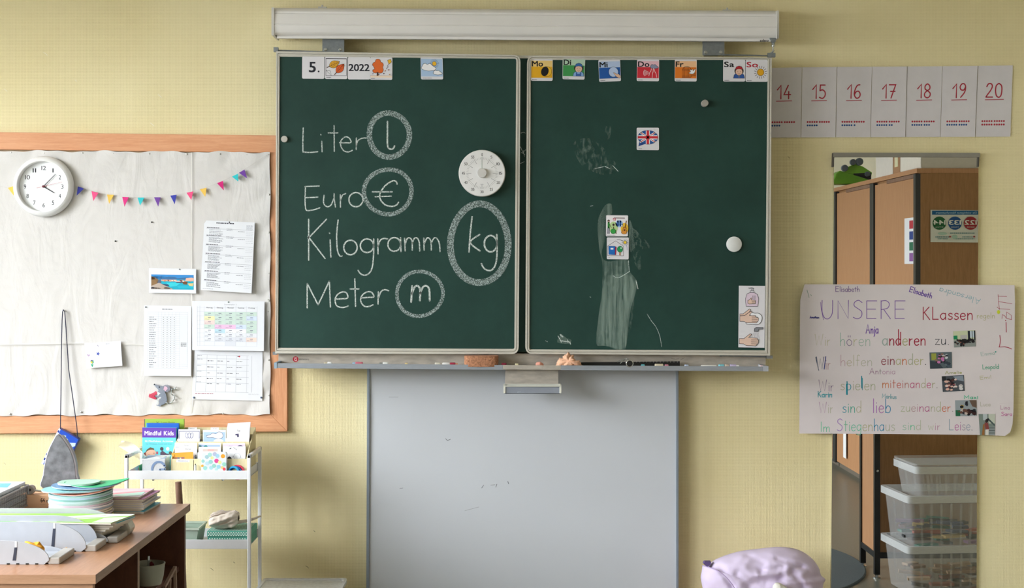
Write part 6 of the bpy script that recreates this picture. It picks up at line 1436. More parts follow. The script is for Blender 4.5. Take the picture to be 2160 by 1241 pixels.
ocard('light blue card with a white cloud at the top middle', 428, 907.5, 476.5, 0, S2 - .006, 965, '#dfe6ef', lambda c: (c.rect(3, 8, 97, 70, '#abc6ea'), c.up(), c.out([(14, 22), (30, 18), (42, 12), (56, 14), (66, 8), (80, 9), (87, 18), (84, 28), (66, 33), (44, 28), (22, 28)], '#eef0fa', '#3c4468', 1.4, smooth=True), c.poly(ellipse_pts(68, 42, 22, 9, 16, 0, pi, 2 * pi), '#eef0fa')))
ocard('white tab divider above the flower bud card', 396.5, 902, 415.5, 0, S3, 940, '#edeff2', lambda c: c.text('Wetter', 50, 9, 4, '#5c6078', w=50, align=.5), 0, 'tab_divider')
ocard('white tab divider above the cloud card', 444.5, 902, 461.5, 0, S3, 940, '#edeff2', lambda c: c.text('Wochen', 50, 9, 4, '#5c6078', w=50, align=.5), 0, 'tab_divider')
for k in range(6):
    lab = ('front white card with the typed word Tage at the upper right', 'white card right behind the Tage card', 'third white card from the front in the Tage pile', 'fourth white card from the front in the Tage pile', 'fifth white card from the front in the Tage pile', 'rearmost and highest white card of the Tage pile')[k]
    q = [(478 + k * .5, 905 - k * 2.4 + .3), (527 + k * .3, 904 - k * 2.5 - .6), (525, 965), (478, 965)]
    o, c = standing('word_card', lab, 'card', q, S2 - .004 - k * .006, .0012, W['card'], .010, gcard)
    if k == 0: c.text('Tage', 52, 10, 5, '#4a4c58', w=14, align=.5); c.poly([(38, 19), (52, 18), (54, 29), (46, 30), (45, 24), (38, 23)], '#4a4668'); c.build('card_print', o)
ocard('pale green edged card in front of the Tage pile', 476, 925, 525, 0, S2 + .004, 965, '#eef3ec')
# polka dot tin
tn = thing('polka_dot_tin', 'square tin with pastel polka dots standing in the trolley', 'tin', P(452, 993, .362))
q = rounded([(424.5, 955), (478, 954), (478, 999), (424.5, 999)], [5, 5, 3, 3], 5)
m = MB(); m.prism([P(x, y, .374) for x, y in q], (0, .018, 0)); m.build('tin_body', cm('#dfe6ee', .3), tn, bevel=.002)
c = Canvas(wallfn(.3743), .0001)
Z7 = lambda x, y: (410 + x / 9.547, 880 + y / 9.547)
for x, y, r, col in ((250, 805, 40, '#a3c4cc'), (310, 760, 42, '#a6d4d0'), (410, 750, 42, '#b3b9d4'), (465, 785, 40, '#a3cfe4'), (575, 790, 42, '#eda83c'), (355, 825, 32, '#dfe3a0'), (445, 885, 44, '#df4f94'), (510, 915, 36, '#e4e69c'), (172, 890, 34, '#9fd0cc'), (325, 905, 42, '#9ccfcf'), (255, 935, 38, '#b9d6e4'), (600, 955, 42, '#9cd8c8'), (160, 985, 26, '#efae4c'), (395, 985, 40, '#98cfc4'), (485, 1005, 40, '#9ccfe0'), (215, 1030, 42, '#9cd2cc'), (335, 1025, 38, '#a6d0d8'), (560, 1020, 30, '#ecd08a'), (600, 1050, 30, '#e84f5c'), (440, 1070, 30, '#b7dcd8')):
    cx1, cy1 = Z7(x, y); c.ell(cx1, min(cy1, 991), r / 9.547, r / 9.547, col, 20); c.k += .12
c.build('polka_dots', tn, W['ink_gloss'])
# rings and glue stick
for i, (cx1, cy1, rr_, col, lb_) in enumerate(((493, 996, 10.5, '#3aa4d8', 'light blue plastic ring at the right end of the tray'), (497, 997, 11.5, '#2c6cc0', 'darker blue plastic ring between blue and red rings'), (501, 997, 14, '#d8405c', 'red plastic ring behind the blue rings'))):
    c0_ = Vector(P(cx1, cy1, .365 - .006 * i)); R1 = rr_ * 5.63 / 3000
    m = MB(); m.tube([c0_ + Vector((R1 * math.cos(t), .0 - .004 * math.cos(t), R1 * math.sin(t))) for t in [2 * pi * k / 28 for k in range(28)] + [0]], .0042, 8); o = m.build('plastic_ring', cm(col, .25), smooth=True); tag(o, lb_, 'ring', 'plastic rings in the trolley')
g = thing('glue_stick', 'thin white glue stick with a dark tip beside the organiser label', 'glue stick', P(412, 995, .365))
MB().lathe((P(412.2, 0, .365)[0], -.365, fl1), (0, 0, 1), [(.0048, 0), (.0048, P(0, 981, .365)[2] - fl1)], 14).build('barrel', cm('#dcdccf', .4), g, smooth=True)
MB().lathe((P(412.2, 0, .365)[0], -.365, P(0, 981, .365)[2]), (0, 0, 1), [(.002, 0), (.002, .004)], 10).build('tip', cm('#3a3a3c', .5), g)
# lower tray contents
def z_at(py, d): return P(0, py, d)[2]
gb = thing('green_dotted_box', 'flat green box with white dots and lid in the lower tray', 'box', P(488, 1139, .3))
bx0, bx1 = P(436.5, 0, .355)[0], P(526, 0, .355)[0]; bz = z_at(1121, .355)
MB().box(bx0 + .002, bx1 - .002, -.352, -.17, fl2, bz - .018).build('base', cm('#4c9a8a', .7), gb); MB().box(bx0, bx1, -.355, -.168, bz - .022, bz).build('lid', cm('#57a795', .7), gb, bevel=.002)
def dots(c, u0, u1, v0, v1, st, r_):
    j = 0; v_ = v0
    while v_ < v1:
        u_ = u0 + (st / 2 if j % 2 else 0)
        while u_ < u1: c.ell(u_, v_, r_, r_, '#e8f0ea', 8); u_ += st
        v_ += st * .55; j += 1
c = Canvas(lambda x, y, l: (x, -.3552 - l, y)); dots(c, bx0 + .006, bx1 - .006, bz - .017, bz - .004, .010, .0026); dots(c, bx0 + .006, bx1 - .006, fl2 + .012, bz - .026, .010, .0026)
c.build('front_dots', gb); c = Canvas(lambda x, y, l: (x, y, bz + .0003 + l)); dots(c, bx0 + .008, bx1 - .006, -.348, -.175, .012, .0028); c.build('lid_dots', gb)
def blobmesh(name, label, cat, c_, rx, ry, rz, amp, freq, mat, seed=0, flat=None, twist=0):
    m = MB(); nu, nv = 64, 36
    def fn(u, v):
        a, b = 2 * pi * u, pi * v - pi / 2
        p = Vector((math.cos(a) * math.cos(b), math.sin(a) * math.cos(b), math.sin(b)))
        k = 1 + amp * mnoise.noise(Vector((p.x * freq, p.y * freq, p.z * freq * 2.5 + seed))) + amp * .5 * abs(mnoise.noise(p * freq * 2.6 + Vector((seed, 0, 0))))
        q_ = Vector((c_[0] + p.x * rx * k, c_[1] + p.y * ry * k, c_[2] + p.z * rz * k))
        if flat is not None and q_.z < flat: q_.z = flat
        return q_
    m.grid(fn, nu, nv); return tag(m.build(name, mat, smooth=2), label, cat)
lc = P(473, 1100, .3)
lt = thing('rolled_cloth_bag', 'rolled cream cloth bag with loose straps lying on the green box', 'bag', (lc[0], lc[1], bz))
def rollf(u, v):
    a = 2 * pi * u; t = v * 2 - 1; k = 1 + .12 * math.sin(3 * a + 2 * t) + .07 * math.sin(9 * a + 5 * t) + .06 * mnoise.noise(Vector((math.cos(a) * 6, math.sin(a) * 6, t * 9))) + .10 * mnoise.noise(Vector((math.cos(a) * 2, math.sin(a) * 2, t * 4)))
    endk = (1 - abs(t) ** 6) ** .5 if abs(t) < 1 else 0.0
    return Vector((lc[0] + t * .058, lc[1] + .052 * math.cos(a) * k * (.35 + .65 * endk), bz + .036 + .030 * math.sin(a) * k * (.35 + .65 * endk) + .006 * t))
MB().grid(rollf, 44, 30).build('roll', W['linen'], lt, smooth=2)
m = MB()
for k in range(3): m.tube([rollf(.12 + .1 * k + .05 * math.sin(s * 4 + k), .03 + .94 * s) + Vector((0, -.002, .003)) for s in [i / 14 for i in range(15)]], .0028, 6)
m.build('fold_ridge', cm('#c9bcb2', .9), lt, smooth=True)
MB().tube([P(x, y, d) for x, y, d in ((489, 1094, .31), (495, 1088, .30), (494, 1082, .30), (497, 1079, .3), (500, 1083, .3), (500, 1090, .31))], .0042, 7, r2=.002).build('strap', W['linen'], lt, smooth=True)
MB().tube([P(x, y, d) for x, y, d in ((494, 1103, .27), (510, 1101, .25), (525, 1098, .22), (538, 1094, .19), (547, 1090, .17), (551, 1089, .165))], .008, 8, r2=.003).build('strap', W['linen'], lt, smooth=True)
bs = thing('pale_green_basket', 'pale green plastic basket in the lower tray beside the desk', 'basket', P(400, 1139, .27))
xb1, xb0 = P(423, 0, .33)[0], P(423, 0, .33)[0] - .14; zt_ = z_at(1112, .33)
m = MB(); m.ring([(xb0, -.36, zt_), (xb1, -.36, zt_), (xb1, -.2, zt_), (xb0, -.2, zt_)], [(xb0 + .006, -.354, zt_), (xb1 - .006, -.354, zt_), (xb1 - .006, -.206, zt_), (xb0 + .006, -.206, zt_)], (0, 0, -.008)); m.build('rim', cm('#c5d3c6', .5), bs)
m = MB(); A_ = [(xb0 + .02, -.35, fl2), (xb1 - .014, -.35, fl2), (xb1 - .014, -.21, fl2), (xb0 + .02, -.21, fl2)]; B_ = [(xb0 + .003, -.357, zt_), (xb1 - .003, -.357, zt_), (xb1 - .003, -.203, zt_), (xb0 + .003, -.203, zt_)]
m.add(A_ + B_, [(i, (i + 1) % 4, 4 + (i + 1) % 4, 4 + i) for i in range(4)] + [(0, 1, 2, 3)]); m.build('body', cm('#a9bcae', .5), bs)

# broom handle
bh = MB(); bh.tube([P(376, 1017, .50), P(376.1, 1018, .50), P(379, 1063, .51), P(384, 1170, .53), P(392, 1380, .56)], .0125, 16); o = bh.build('broom_handle', W['brownwood'], smooth=True); tag(o, 'round brown wooden broom handle sticking up behind the desk', 'broom')

# ------------------------------------------------------------------ desk
DZ = .74; DXR = -1.168; DYB, DYF = -.72, -1.94; DXL = -1.98
dk = thing('teacher_desk', 'brown wooden teacher desk with open side shelf in the lower left corner', 'desk', ((DXL + DXR) / 2, (DYB + DYF) / 2, 0))
MB().box(DXL, DXR - .0015, DYF + .001, DYB - .001, DZ - .026, DZ).build('desktop', W['desk_top'], dk)
MB().box(DXR - .0015, DXR, DYF, DYB, DZ - .026, DZ - .0002).build('edge_band', W['desk_edge'], dk); MB().box(DXL, DXR, DYF - .0005, DYF + .001, DZ - .026, DZ - .0002).build('front_edge_band', W['desk_front'], dk)
MB().box(DXL + .01, DXR - .012, DYF + .012, DYF + .034, 0, DZ - .026).build('front_panel', W['desk_front'], dk)
MB().box(DXL + .02, DXR - .012, DYB - .045, DYB - .022, 0, DZ - .026).build('end_panel', W['desk_shaded'], dk)
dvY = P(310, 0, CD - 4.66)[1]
MB().box(DXL + .03, DXR - .035, -1.345, -1.325, 0, DZ - .026).build('divider_panel', W['desk_shaded'], dk); MB().box(DXR - .035, DXR - .033, -1.346, -1.324, 0, DZ - .026).build('divider_edge', W['desk_edge'], dk)
MB().box(DXL + .02, DXL + .04, DYF + .034, DYB - .045, 0, DZ - .026).build('added_dark_backing', W['desk_shaded'], dk)  # unseen panel added to close the desk interior into darkness
MB().box(DXL + .04, DXR - .03, -1.325, DYB - .045, .500, .518).build('shelf_board', W['desk_shaded'], dk)
MB().box(-1.40, -1.385, DYB - .055, DYB - .046, .52, DZ - .03).build('shelf_rail', cm('#b09a3c', .6), dk)
m = MB()
for k in range(5): m.lathe((-1.41, DYB - .056, .56 + k * .032), (0, -1, 0), [(.006, 0), (.006, .002)], 10)
MB().box(-1.422, -1.40, DYB - .055, DYB - .046, .52, DZ - .03).build('shelf_rail', cm('#a9a498', .5, .3), dk); m.build('rail_hole', W['black'], dk)
# on the desk shelf
sp = thing('white_pot', 'white plastic pot standing on the shelf under the desk', 'pot', (-1.238, -1.06, .518))
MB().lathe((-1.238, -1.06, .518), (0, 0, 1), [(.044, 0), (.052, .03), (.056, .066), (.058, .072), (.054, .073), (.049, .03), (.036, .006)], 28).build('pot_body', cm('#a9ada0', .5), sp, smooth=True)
MB().tube([(-1.238, -1.06, .525), (-1.238, -1.06, .615)], .004, 8).build('metal_spout', W['chrome'], sp)
lump('red_cloth_scrap', 'small dark red cloth scrap behind the white pot', 'cloth', [(314, 1200), (316, 1187), (320, 1184), (325, 1190), (328, 1200)], 1.0, .03, cm('#6c1c2c', .9), 2, .002)
wr = thing('wooden_clip_stand', 'small pale wooden folding stand beside the white pot', 'stand', P(362, 1240, .93))
for (xa, ya, xb_, yb_, da, db) in ((346, 1240, 369, 1197, 1.02, .90), (369, 1196, 370, 1250, .90, .90), (358, 1222, 357, 1250, .95, .95)):
    a, b = Vector(P(xa, ya, da)), Vector(P(xb_, yb_, db)); m = MB(); m.tube([a, b], .0072, 4); m.build('slat', W['desk_edge'], wr)

# ------------------------------------------------------------------ things on the desk
def DT(px, py): return T(px, py, DZ)
DPT = lambda x, y, z: (x, y, z)
# block and iron
wbk = thing('marked_wood_block', 'light wood block marked 64 cm lying at the back of the desk', 'block', (-1.66, -.77, DZ))
MB().box(-1.80, -1.52, -.815, -.735, DZ, DZ + .047).build('block', cm('#eab78f', .6), wbk, bevel=.002)
c = Canvas(lambda x, y, l: (x * .001, -.8152 - l, DZ + y * -.001)); c.hand('64 cm', -1690, -22, 15, '#2c241c', w=36, wd=2.2) if False else None
HW['6b'] = HW['6']
c2 = Canvas(lambda x, y, l: (-1.692 + x * .001, -.8152 - l, DZ + .022 - y * .001)); c2.hand('64', 0, 0, 14, '#2c241c', w=15, wd=2.2); c2.hand('cm', 20, 0, 14, '#2c241c', w=14, wd=1.8); c2.line([(-2, 9), (16, 9)], .6, '#9a7a60'); c2.build('handwritten_mark', wbk)
ir = thing('flat_iron', 'old grey flat iron standing upright with its worn sole facing forward', 'iron', (-1.64, -.775, DZ + .047))
izc = -.768; kpx = (CD + izc) / F
def ip(px, py, dy=0): return ((px - CX) * kpx, izc + dy, HC - (py - CY) * kpx)
sole = smooth_pts([(122, 917), (137, 934), (149, 955), (156, 978), (158.5, 1003), (158, 1028), (90, 1030), (91.5, 1003), (95.5, 975), (103, 950), (112, 931)], 4, True)
MB().prism([ip(x, y) for x, y in sole], (0, .006, 0)).build('sole_plate', W['steel'], ir, bevel=.0008)
MB().prism([ip(124.5 + (x - 124.5) * 1.03 - 1.5, 975 + (y - 975) * 1.012, .0062) for x, y in sole], (0, .02, 0)).build('pale_rim', cm('#cfc6d4', .4), ir, bevel=.002)
MB().prism([ip(124.5 + (x - 124.5) * .9, 978 + (y - 978) * .93, .026) for x, y in sole], (0, .035, 0)).build('body', cm('#8a8c94', .4, .4), ir, bevel=.006)
m = MB(); m.tube([ip(124, 950, .06), ip(124, 955, .10), ip(124, 1010, .10), ip(124, 1015, .06)], .012, 10); m.build('handle', W['black'], ir, smooth=True)
m = MB(); m.prism([ip(x, y, .004) for x, y in ((92, 1027), (112, 1027), (112, 1039), (96, 1038), (93, 1033))], (0, .03, 0)); m.build('heel', cm('#6a7280', .5), ir); MB().prism([ip(x, y, 0) for x, y in ((98, 1035), (108, 1035), (108, 1040.5), (98, 1040.5))], (0, .02, 0)).build('heel_foot', cm('#d9d3d6', .5), ir)
rp = thing('tape_roll', 'small beige paper roll with a chrome rod beside the flat iron', 'roll', (-1.74, -.77, DZ + .047))
rc = ip(69, 1022); MB().lathe((rc[0], -.80, DZ + .047 + .0165), (0, 1, 0), [(.004, 0), (.0165, 0), (.0165, .02), (.004, .02)], 26).build('roll_body', cm('#b0a49c', .8), rp, smooth=True); MB().lathe((rc[0], -.801, DZ + .047 + .0165), (0, 1, 0), [(.005, 0), (.005, .004)], 12).build('roll_core', cm('#3c302c', .7), rp)
MB().tube([(rc[0] + .006, -.795, DZ + .047 + .016), (rc[0] + .045, -.785, DZ + .047 + .008)], .0042, 10, r2=.003).build('rod', W['chrome'], rp, smooth=True)

# round tall stack of exercise books
def exbook(label, cx_, cy_, z, rx, ry, th, col, bend=0.0, rot=0.0, tipup=None, tw=2.6, grp='exercise books in the tall bowed stack', pg=None):
    n = 48; o_ = []
    for i in range(n):
        a = 2 * pi * i / n; k = 2 / tw
        x = math.copysign(abs(math.cos(a)) ** k, math.cos(a)) * rx; y = math.copysign(abs(math.sin(a)) ** k, math.sin(a)) * ry
        o_.append((x, y))
    def hz(x, y): return bend * (x / rx) ** 2 * (1 if x > 0 else .45) + (tipup(x / rx, y / ry) if tipup else 0)
    t = thing('exercise_book', label, 'book', (cx_, cy_, z), grp)
    def lay(z0, z1, s, mat, nm_):
        m = MB(); ca, sa = math.cos(rot), math.sin(rot)
        rings = [(s, z0), (s, z1)]
        v = []
        for s_, zz in rings:
            for x, y in o_: X, Y = x * s_, y * s_; v.append((cx_ + X * ca - Y * sa, cy_ + X * sa + Y * ca, zz + hz(X, Y)))
        f = [(i, (i + 1) % n, n + (i + 1) % n, n + i) for i in range(n)]
        # caps: strips across x so that they follow the bend
        for base in (0, n):
            for i in range(1, n // 2): f.append((base + i - 1 + 0, base + i, base + n - i, base + (n - i + 1) % n))
        m.add(v, f); m.build(nm_, mat, t)
    lay(z, z + th * .45, .985, pg or W['paper'], 'pages'); lay(z + th * .46, z + th * .98, 1.0, cm(col, .5), 'cover')
    return t
scx, scy = -1.487, -1.01
zc = DZ + .001
cols = [('#d3cf45', 'yellow'), ('#7a7c84', 'dark grey'), ('#d9d2dc', 'pale lilac'), ('#e4dcc4', 'cream'), ('#e6ddd8', 'off-white'), ('#9fb6d0', 'dusty blue'), ('#dfe0e8', 'white'), ('#cdbccb', 'faded pink'), ('#a8c8c4', 'grey green'), ('#bfe0e0', 'pale aqua'), ('#7cb4ac', 'teal'), ('#b0cfe4', 'sky blue'), ('#9fd0cc', 'mint')]
ords = ['bottom', 'second from bottom', 'third from bottom', 'fourth from bottom', 'fifth from bottom', 'sixth from bottom', 'seventh from bottom', 'eighth from bottom', 'ninth from bottom', 'tenth from bottom', 'eleventh from bottom', 'twelfth from bottom', 'thirteenth from bottom']
for i, (col, nm_) in enumerate(cols):
    rr2 = random.Random(i)
    exbook('%s exercise book, %s in the tall bowed stack' % (nm_, ords[i]), scx + rr2.uniform(-.002, .002), scy, zc, .107 + rr2.uniform(-.0015, .0015), .085, .0064, col, bend=.0030 + .0006 * i, pg=cm('#%02x%02x%02x' % tuple(int(int(col[j:j + 2], 16) * .8 + 225 * .2) for j in (1, 3, 5)), .7))
    zc += .0066
exbook('salmon exercise book near the top of the tall bowed stack', scx + .004, scy, zc + .001, .108, .085, .005, '#e0957a', bend=.012, tipup=lambda x, y: .004 * max(0, x)); zc += .0062
exbook('yellow exercise book peeking out left at the stack top', scx - .058, scy + .040, zc + .001, .072, .045, .0035, '#dcd86a'); zc += .0045
exbook('blue green exercise book drooping to the left atop the stack', scx - .012, scy - .01, zc + .001, .118, .082, .005, '#8cc0c4', bend=.006, rot=.08, tipup=lambda x, y: -.009 * max(0, -x) ** 2 * .3); zc += .0090
exbook('dark blue edged exercise book rising to the right atop the stack', scx + .02, scy + .004, zc + .001, .120, .080, .004, '#6f92b8', bend=.012, rot=.05); zc += .0055
exbook('bright green tipped exercise book pointing right, topmost of the stack', scx + .052, scy + .01, zc + .001, .112, .078, .0035, '#1fa870', bend=.018, rot=.10, tw=1.7); zc += .0045
exbook('pale green exercise book lying flat near the top left of the stack', scx - .010, scy + .012, zc + .001, .072, .06, .006, '#a9cdbc', bend=.002); zc += .006

# booklet pile at the right
def booklet(label, x0, x1, y0, y1, z, th, cov, grp, curl=0, skew=0, art=None, side='#c9c2b8'):
    t = thing('booklet', label, 'booklet', ((x0 + x1) / 2, (y0 + y1) / 2, z), grp)
    def prof(xx): return z + curl * max(0, (xx - x0) / (x1 - x0) - .6) ** 2
    def slab(za, zb, mt, nm_, dx=0):
        m = MB(); K = 8; v = []
        for k in range(K + 1):
            xx = x0 + (x1 + dx - x0) * k / K; zz = prof(xx)
            for y in (y0, y1): v += [(xx + skew * (y - y0), y, zz + za), (xx + skew * (y - y0), y, zz + zb)]
        f = []
        for k in range(K):
            a = k * 4; f += [(a, a + 4, a + 5, a + 1), (a + 2, a + 3, a + 7, a + 6), (a, a + 2, a + 6, a + 4), (a + 1, a + 5, a + 7, a + 3)]
        f += [(0, 1, 3, 2), (K * 4, K * 4 + 2, K * 4 + 3, K * 4 + 1)]
        return m.add(v, f).build(nm_, mt, t)
    slab(0, th * .8, W['pages'], 'pages', -.002); slab(th * .82, th, cm(cov, .4), 'cover')
    if art:
        c = Canvas(lambda x, y, l: (x0 + (x1 - x0) * x / 100 + skew * (y1 - y0) * (1 - y / 100), y1 + (y0 - y1) * y / 100, z + th + l + curl * max(0, x / 100 - .6) ** 2), .0004); art(c); c.build('cover_print', t, W['ink_gloss'])
gb_ = 'booklets in the pile right of the tall stack'
px0, px1, py0, py1 = -1.60, -1.290, -.942, -.735
z_ = DZ + .0006
bl = [('#58bcd8', 'turquoise booklet at the bottom of the right pile', .008), ('#a9d8b8', 'pale green booklet, second from bottom in the right pile', .006), ('#dcdce6', 'white booklet, third from bottom in the right pile', .0075), ('#cfd2e0', 'pale blue booklet, fourth from bottom in the right pile', .0075), ('#dddbe4', 'white booklet, fourth from the top of the right pile', .007), ('#d4d0dc', 'lilac white booklet, third from the top of the right pile', .007), ('#b46a98', 'magenta patterned booklet just under the top one', .007)]
for i, (col, lb_, th) in enumerate(bl):
    rr2 = random.Random(i + 20); booklet(lb_, px0, px1 + rr2.uniform(-.006, .008), py0 + rr2.uniform(0, .006), py1, z_, th, col, gb_, curl=.0, skew=.05 - .05 * (i % 3)); z_ += th + .0003
booklet('pink and green patterned booklet on top of the right pile', px0, px1 - .012, py0 + .004, py1 - .005, z_, .007, '#e3cfd6', gb_, curl=0, skew=.03, art=lambda c: (c.poly([(40, 70), (100, 20), (100, 45), (60, 92)], '#e79aa8'), c.poly([(0, 10), (70, 12), (50, 34), (0, 40)], '#eab9cc'), c.poly([(20, 50), (50, 44), (40, 66), (0, 70)], '#eeb6a0'), c.up(), c.poly([(60, 78), (96, 40), (99, 78), (80, 96)], '#b6e2d4'), c.poly([(0, 74), (36, 76), (30, 92), (0, 94)], '#e88aa4')))

# letter trays with curved sides
def ltray(label, xL, xR, yF, yB, hgt, slot=True, z=DZ, tiltx=0, front_h=None, back_h=None):
    t = thing('letter_tray', label, 'letter tray', ((xL + xR) / 2, (yF + yB) / 2, z), 'grey letter trays on the desk')
    A_ = [(xL, 0), (xR - .015, 0)]; arc = []
    for k in range(13): a = pi / 2 * k / 12; arc.append((xR - .14 + .14 * math.cos(a), .012 + (hgt - .012) * math.sin(a) ** .9))
    prof = A_ + arc + [(xL, hgt)]
    for y in (yF, yB - .004):
        kh = front_h / hgt if (front_h and y == yF) else (back_h / hgt if (back_h and y != yF) else 1)
        m = MB(); m.prism([(x, y, z + zz * kh) for x, zz in prof], (0, .004, 0)); m.build('side_wall', W['tray_plastic'], t, bevel=.0008)
    MB().box(xL, xR + .012, yF + .004, yB - .004, z + .004, z + .009).build('base', W['tray_plastic'], t)
    m = MB(); m.box(xR - .004, xR + .030, yF + .003, yB - .004, z, z + .020); m.build('front_lip', cm('#b5b1ac', .4), t, bevel=.003)
    if slot:
        xs = xR - .108; m = MB(); m.prism([(xs, yF - .0008, z + .012), (xs + .010, yF - .0008, z + .012), (xs + .014, yF - .0008, z + hgt - .02), (xs + .006, yF - .0008, z + hgt - .02)], (0, .001, 0)); m.build('side_slot', cm('#343a4c', .5), t)
        m = MB(); m.box(xs + .007, xs + .013, yF - .001, yF, z + hgt - .02, z + hgt - .002); m.build('slot_guide', cm('#dfe2ea', .4), t)
    m = MB()
    for k in range(4): m.box(xR - .125 + k * .028, xR - .116 + k * .028, yF - .001, yF + .002, z - .0, z + .004)
    m.build('foot_notch', W['black'], t)
    return t
ltray('grey letter tray nearest the desk front with an amber slot', -1.78, -1.346, -1.80, -1.645, .071, back_h=.03)
MB and None
ltray('grey letter tray in the middle with rolled amber string on its edge', -1.80, -1.292, -1.612, -1.49, .092)
ltray('grey letter tray holding the green booklets', -1.84, -1.262, -1.478, -1.335, .088, slot=False, front_h=.045)
# amber items
lump('amber_felt_figure', 'crumpled amber felt piece between the front letter trays', 'felt piece', [(53, 1145), (58, 1142), (70, 1145), (82, 1144), (90, 1150), (94, 1158), (92, 1163), (84, 1160), (76, 1154), (64, 1150)], 4.28 * -1 + 6 + .06, .03, cm('#d99a2c', .9), 5, .004)
lump('brown_felt_scrap', 'dark brown felt scrap tucked behind the amber felt piece', 'felt piece', [(80, 1153), (88, 1150), (93, 1156), (92, 1164), (84, 1160)], 1.70, .02, cm('#4c341c', .9), 6, .003)
d_am = 1.585
o = MB().tube([P(x, y, d_am + .05) for x, y in smooth_pts([(112, 1167.5), (120, 1167), (130, 1163), (141, 1156)], 4)], .0022, 7).build('amber_string', cm('#e8a83c', .8), smooth=True); tag(o, 'short amber string lying across the middle letter tray', 'string')
# booklets in tray three
gk = 'booklets lying in the rear letter tray'
z_ = DZ + .0095
tones = ['#6a8ca0', '#2c5c7c', '#c8c4bc', '#3c4c70', '#d0c8b8', '#b7b0a4', '#a8a094', '#3fb4c8']
nms = ['slate blue booklet, lowest in the rear letter tray', 'deep blue booklet, second from bottom in the rear letter tray', 'pale booklet, third from bottom in the rear letter tray', 'navy booklet, fourth from bottom in the rear letter tray', 'beige booklet, fifth from bottom in the rear letter tray', 'greyish booklet, sixth from bottom in the rear letter tray', 'warm grey booklet, second under the green cover', 'turquoise edged booklet directly under the green cover']
for i, (col, lb_) in enumerate(zip(tones, nms)):
    booklet(lb_, -1.90, -1.318 + .012 * i, -1.472 + .002 * (i % 2), -1.345, z_, .0068, col, gk, curl=-.012, skew=.34 - .02 * i); z_ += .0070
booklet('green booklet with a white band on top of the rear tray', -1.92, -1.245, -1.50, -1.345, z_ + .001, .006, '#8fcb45', gk, curl=-.02, skew=.22, art=lambda c: (c.poly([(62, 100), (74, 60), (100, 20), (100, 0), (88, 0), (70, 40), (55, 100)], '#e9efe6'), c.poly([(66, 100), (76, 64), (100, 30), (100, 100)], '#cfe0c4'), c.poly([(0, 80), (54, 84), (52, 100), (0, 100)], '#63c23a'), c.poly([(20, 30), (50, 26), (60, 50), (30, 56)], '#b9cfc4'), c.poly([(0, 5), (40, 4), (60, 12), (20, 20)], '#b4d46a'))); z_ += .008
# small clear tool behind the booklets
tp = thing('tape_dispenser', 'small pale grey tape dispenser at the right of the rear tray', 'dispenser', (-1.245, -1.31, DZ))
m = MB(); m.prism([(-1.30, -1.36, DZ), (-1.232, -1.36, DZ), (-1.222, -1.36, DZ + .022), (-1.236, -1.36, DZ + .048), (-1.262, -1.36, DZ + .062), (-1.30, -1.36, DZ + .04)], (0, .07, 0)); m.build('body', cm('#b9bbb4', .35), tp, bevel=.006)
MB().lathe((-1.262, -1.365, DZ + .046), (0, 1, 0), [(.02, 0), (.02, .03)], 20).build('tape', cm('#8d93a4', .3), tp, smooth=True)
sn = MB().box(-1.42, -1.30, -1.26, -1.13, DZ, DZ + .008).build('notebook', cm('#d6cfc4', .7), bevel=.002); tag(sn, 'thin beige notebook lying between tray and booklet pile', 'notebook')
# wire tray with papers at the left edge
wt = thing('wire_mesh_tray', 'dark wire mesh paper tray at the left edge of the desk', 'tray', (-1.87, -1.0, DZ))
m = MB(); wx, wy0, wy1, wz0, wz1 = -1.742, -1.24, -.80, DZ + .012, DZ + .078
for k in range(46): y = wy0 + (wy1 - wy0) * k / 45; m.box(wx - .0008, wx + .0008, y - .0008, y + .0008, wz0, wz1)
for k in range(9): z = wz0 + (wz1 - wz0) * k / 8; m.box(wx - .0008, wx + .0008, wy0, wy1, z - .0008, z + .0008)
for k in range(24): x = -1.98 + (wx + 1.98) * k / 23; m.box(x - .0008, x + .0008, wy1 - .001, wy1 + .001, wz0, wz1)
o = m.build('wire_mesh', cm('#9a9da0', .4, .4), wt); o['kind'] = 'stuff'
m = MB()
for z in (wz1 + .003, wz0 - .002): m.tube([(-1.99, wy1, z), (wx, wy1, z), (wx, wy0, z)], .0032, 8)
m.tube([(wx, wy1, DZ), (wx, wy1, wz1)], .003); m.tube([(wx, wy0, DZ), (wx, wy0, wz1)], .003); m.build('rim_wire', cm('#a9abae', .35, .5), wt, smooth=True)
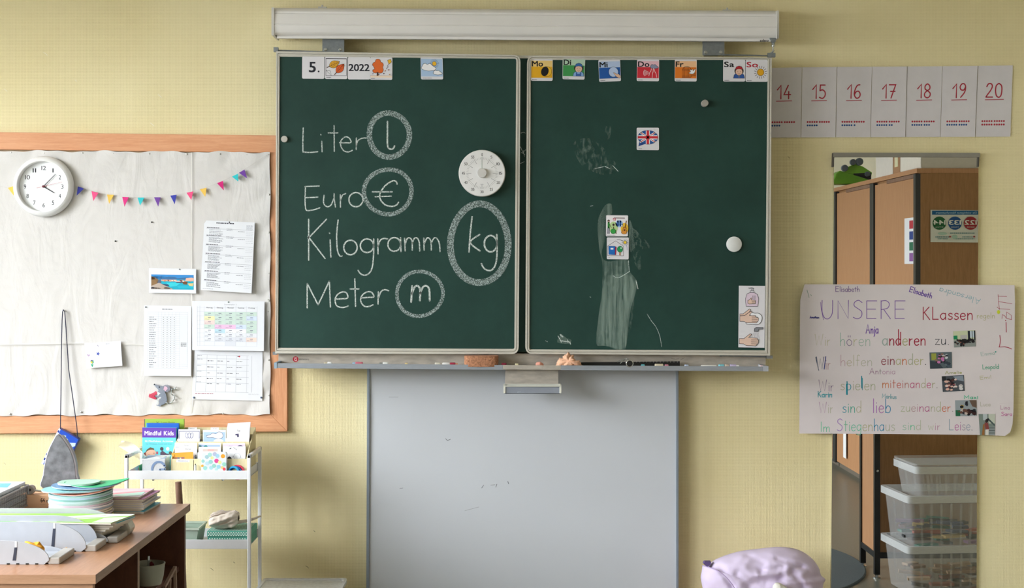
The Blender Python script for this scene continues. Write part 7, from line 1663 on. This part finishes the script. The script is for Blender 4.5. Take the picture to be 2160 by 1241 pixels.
for i, (zz, col, lb_) in enumerate(((.014, '#d5d2c4', 'cream sheet pile at the bottom of the wire tray'), (.034, '#cdd5d8', 'pale blue sheet pile inside the wire tray'), (.060, '#c9ccd0', 'grey white sheet pile just below the wire rim'))):
    o = MB().box(-1.985, wx - .006, wy0 + .01, wy1 - .01, DZ + zz, DZ + zz + .014).build('paper_pile', cm(col, .8)); tag(o, lb_, 'paper', 'papers in the wire tray')
o = MB().box(-1.99, wx - .012, wy0 + .03, wy1 - .0, DZ + .0815, DZ + .094).build('paper_pile', cm('#dfe2ea', .7)); tag(o, 'white folder pile with blue print on top of the wire tray', 'paper', 'papers in the wire tray')
c = Canvas(lambda x, y, l: (x, y, DZ + .0942 + l)); c.poly([(-1.95, -.86), (-1.79, -.84), (-1.77, -.94), (-1.93, -.93)], '#6fb4e0'); c.up().poly([(-1.9, -.88), (-1.82, -.87), (-1.81, -.91), (-1.88, -.92)], '#e0e6f0'); c.build('print', o)
hc = MB(); hc.prism([(-1.80, -1.30, DZ + .002), (-1.70, -1.33, DZ + .002), (-1.708, -1.315, DZ + .078), (-1.80, -1.29, DZ + .082)], (0, .002, 0)); o = hc.build('leaning_card', cm('#c9d6cf', .6)); tag(o, 'pale green card with a brown hand picture leaning on the wire tray', 'card')
c = Canvas(lambda x, y, l: (-1.80 + .1 * x, -1.3005 - .03 * x - l, DZ + .002 + .078 * y)); c.poly(smooth_pts([(.0, .0), (.3, .0), (.7, .08), (.95, .2), (.9, .34), (.6, .36), (.5, .44), (.2, .42), (.0, .3)], 3, True), '#8f6a5c'); c.up(); [c.line([(.2, .1 + .1 * k), (.8, .16 + .06 * k)], .02, '#3a2a26') for k in range(3)]; c.build('hand_picture', o)
pw_ = MB().box(-1.735, -1.545, -1.02, -.83, DZ, DZ + .0016).build('loose_sheet', W['paper']); tag(pw_, 'white loose sheet between wire tray and tall stack', 'paper')
o = MB().tube([(-1.735, -1.05, DZ + .007), (-1.695, -.96, DZ + .010)], .0045, 10).build('blue_pen', cm('#3a4fa8', .3), smooth=True); tag(o, 'blue pen lying beside the wire tray', 'pen')
o = MB().box(-1.80, -1.70, -1.20, -1.07, DZ, DZ + .012).build('folded_leaflet', cm('#a9b3cc', .5)); tag(o, 'grey blue folded leaflet in front of the blue pen', 'leaflet')
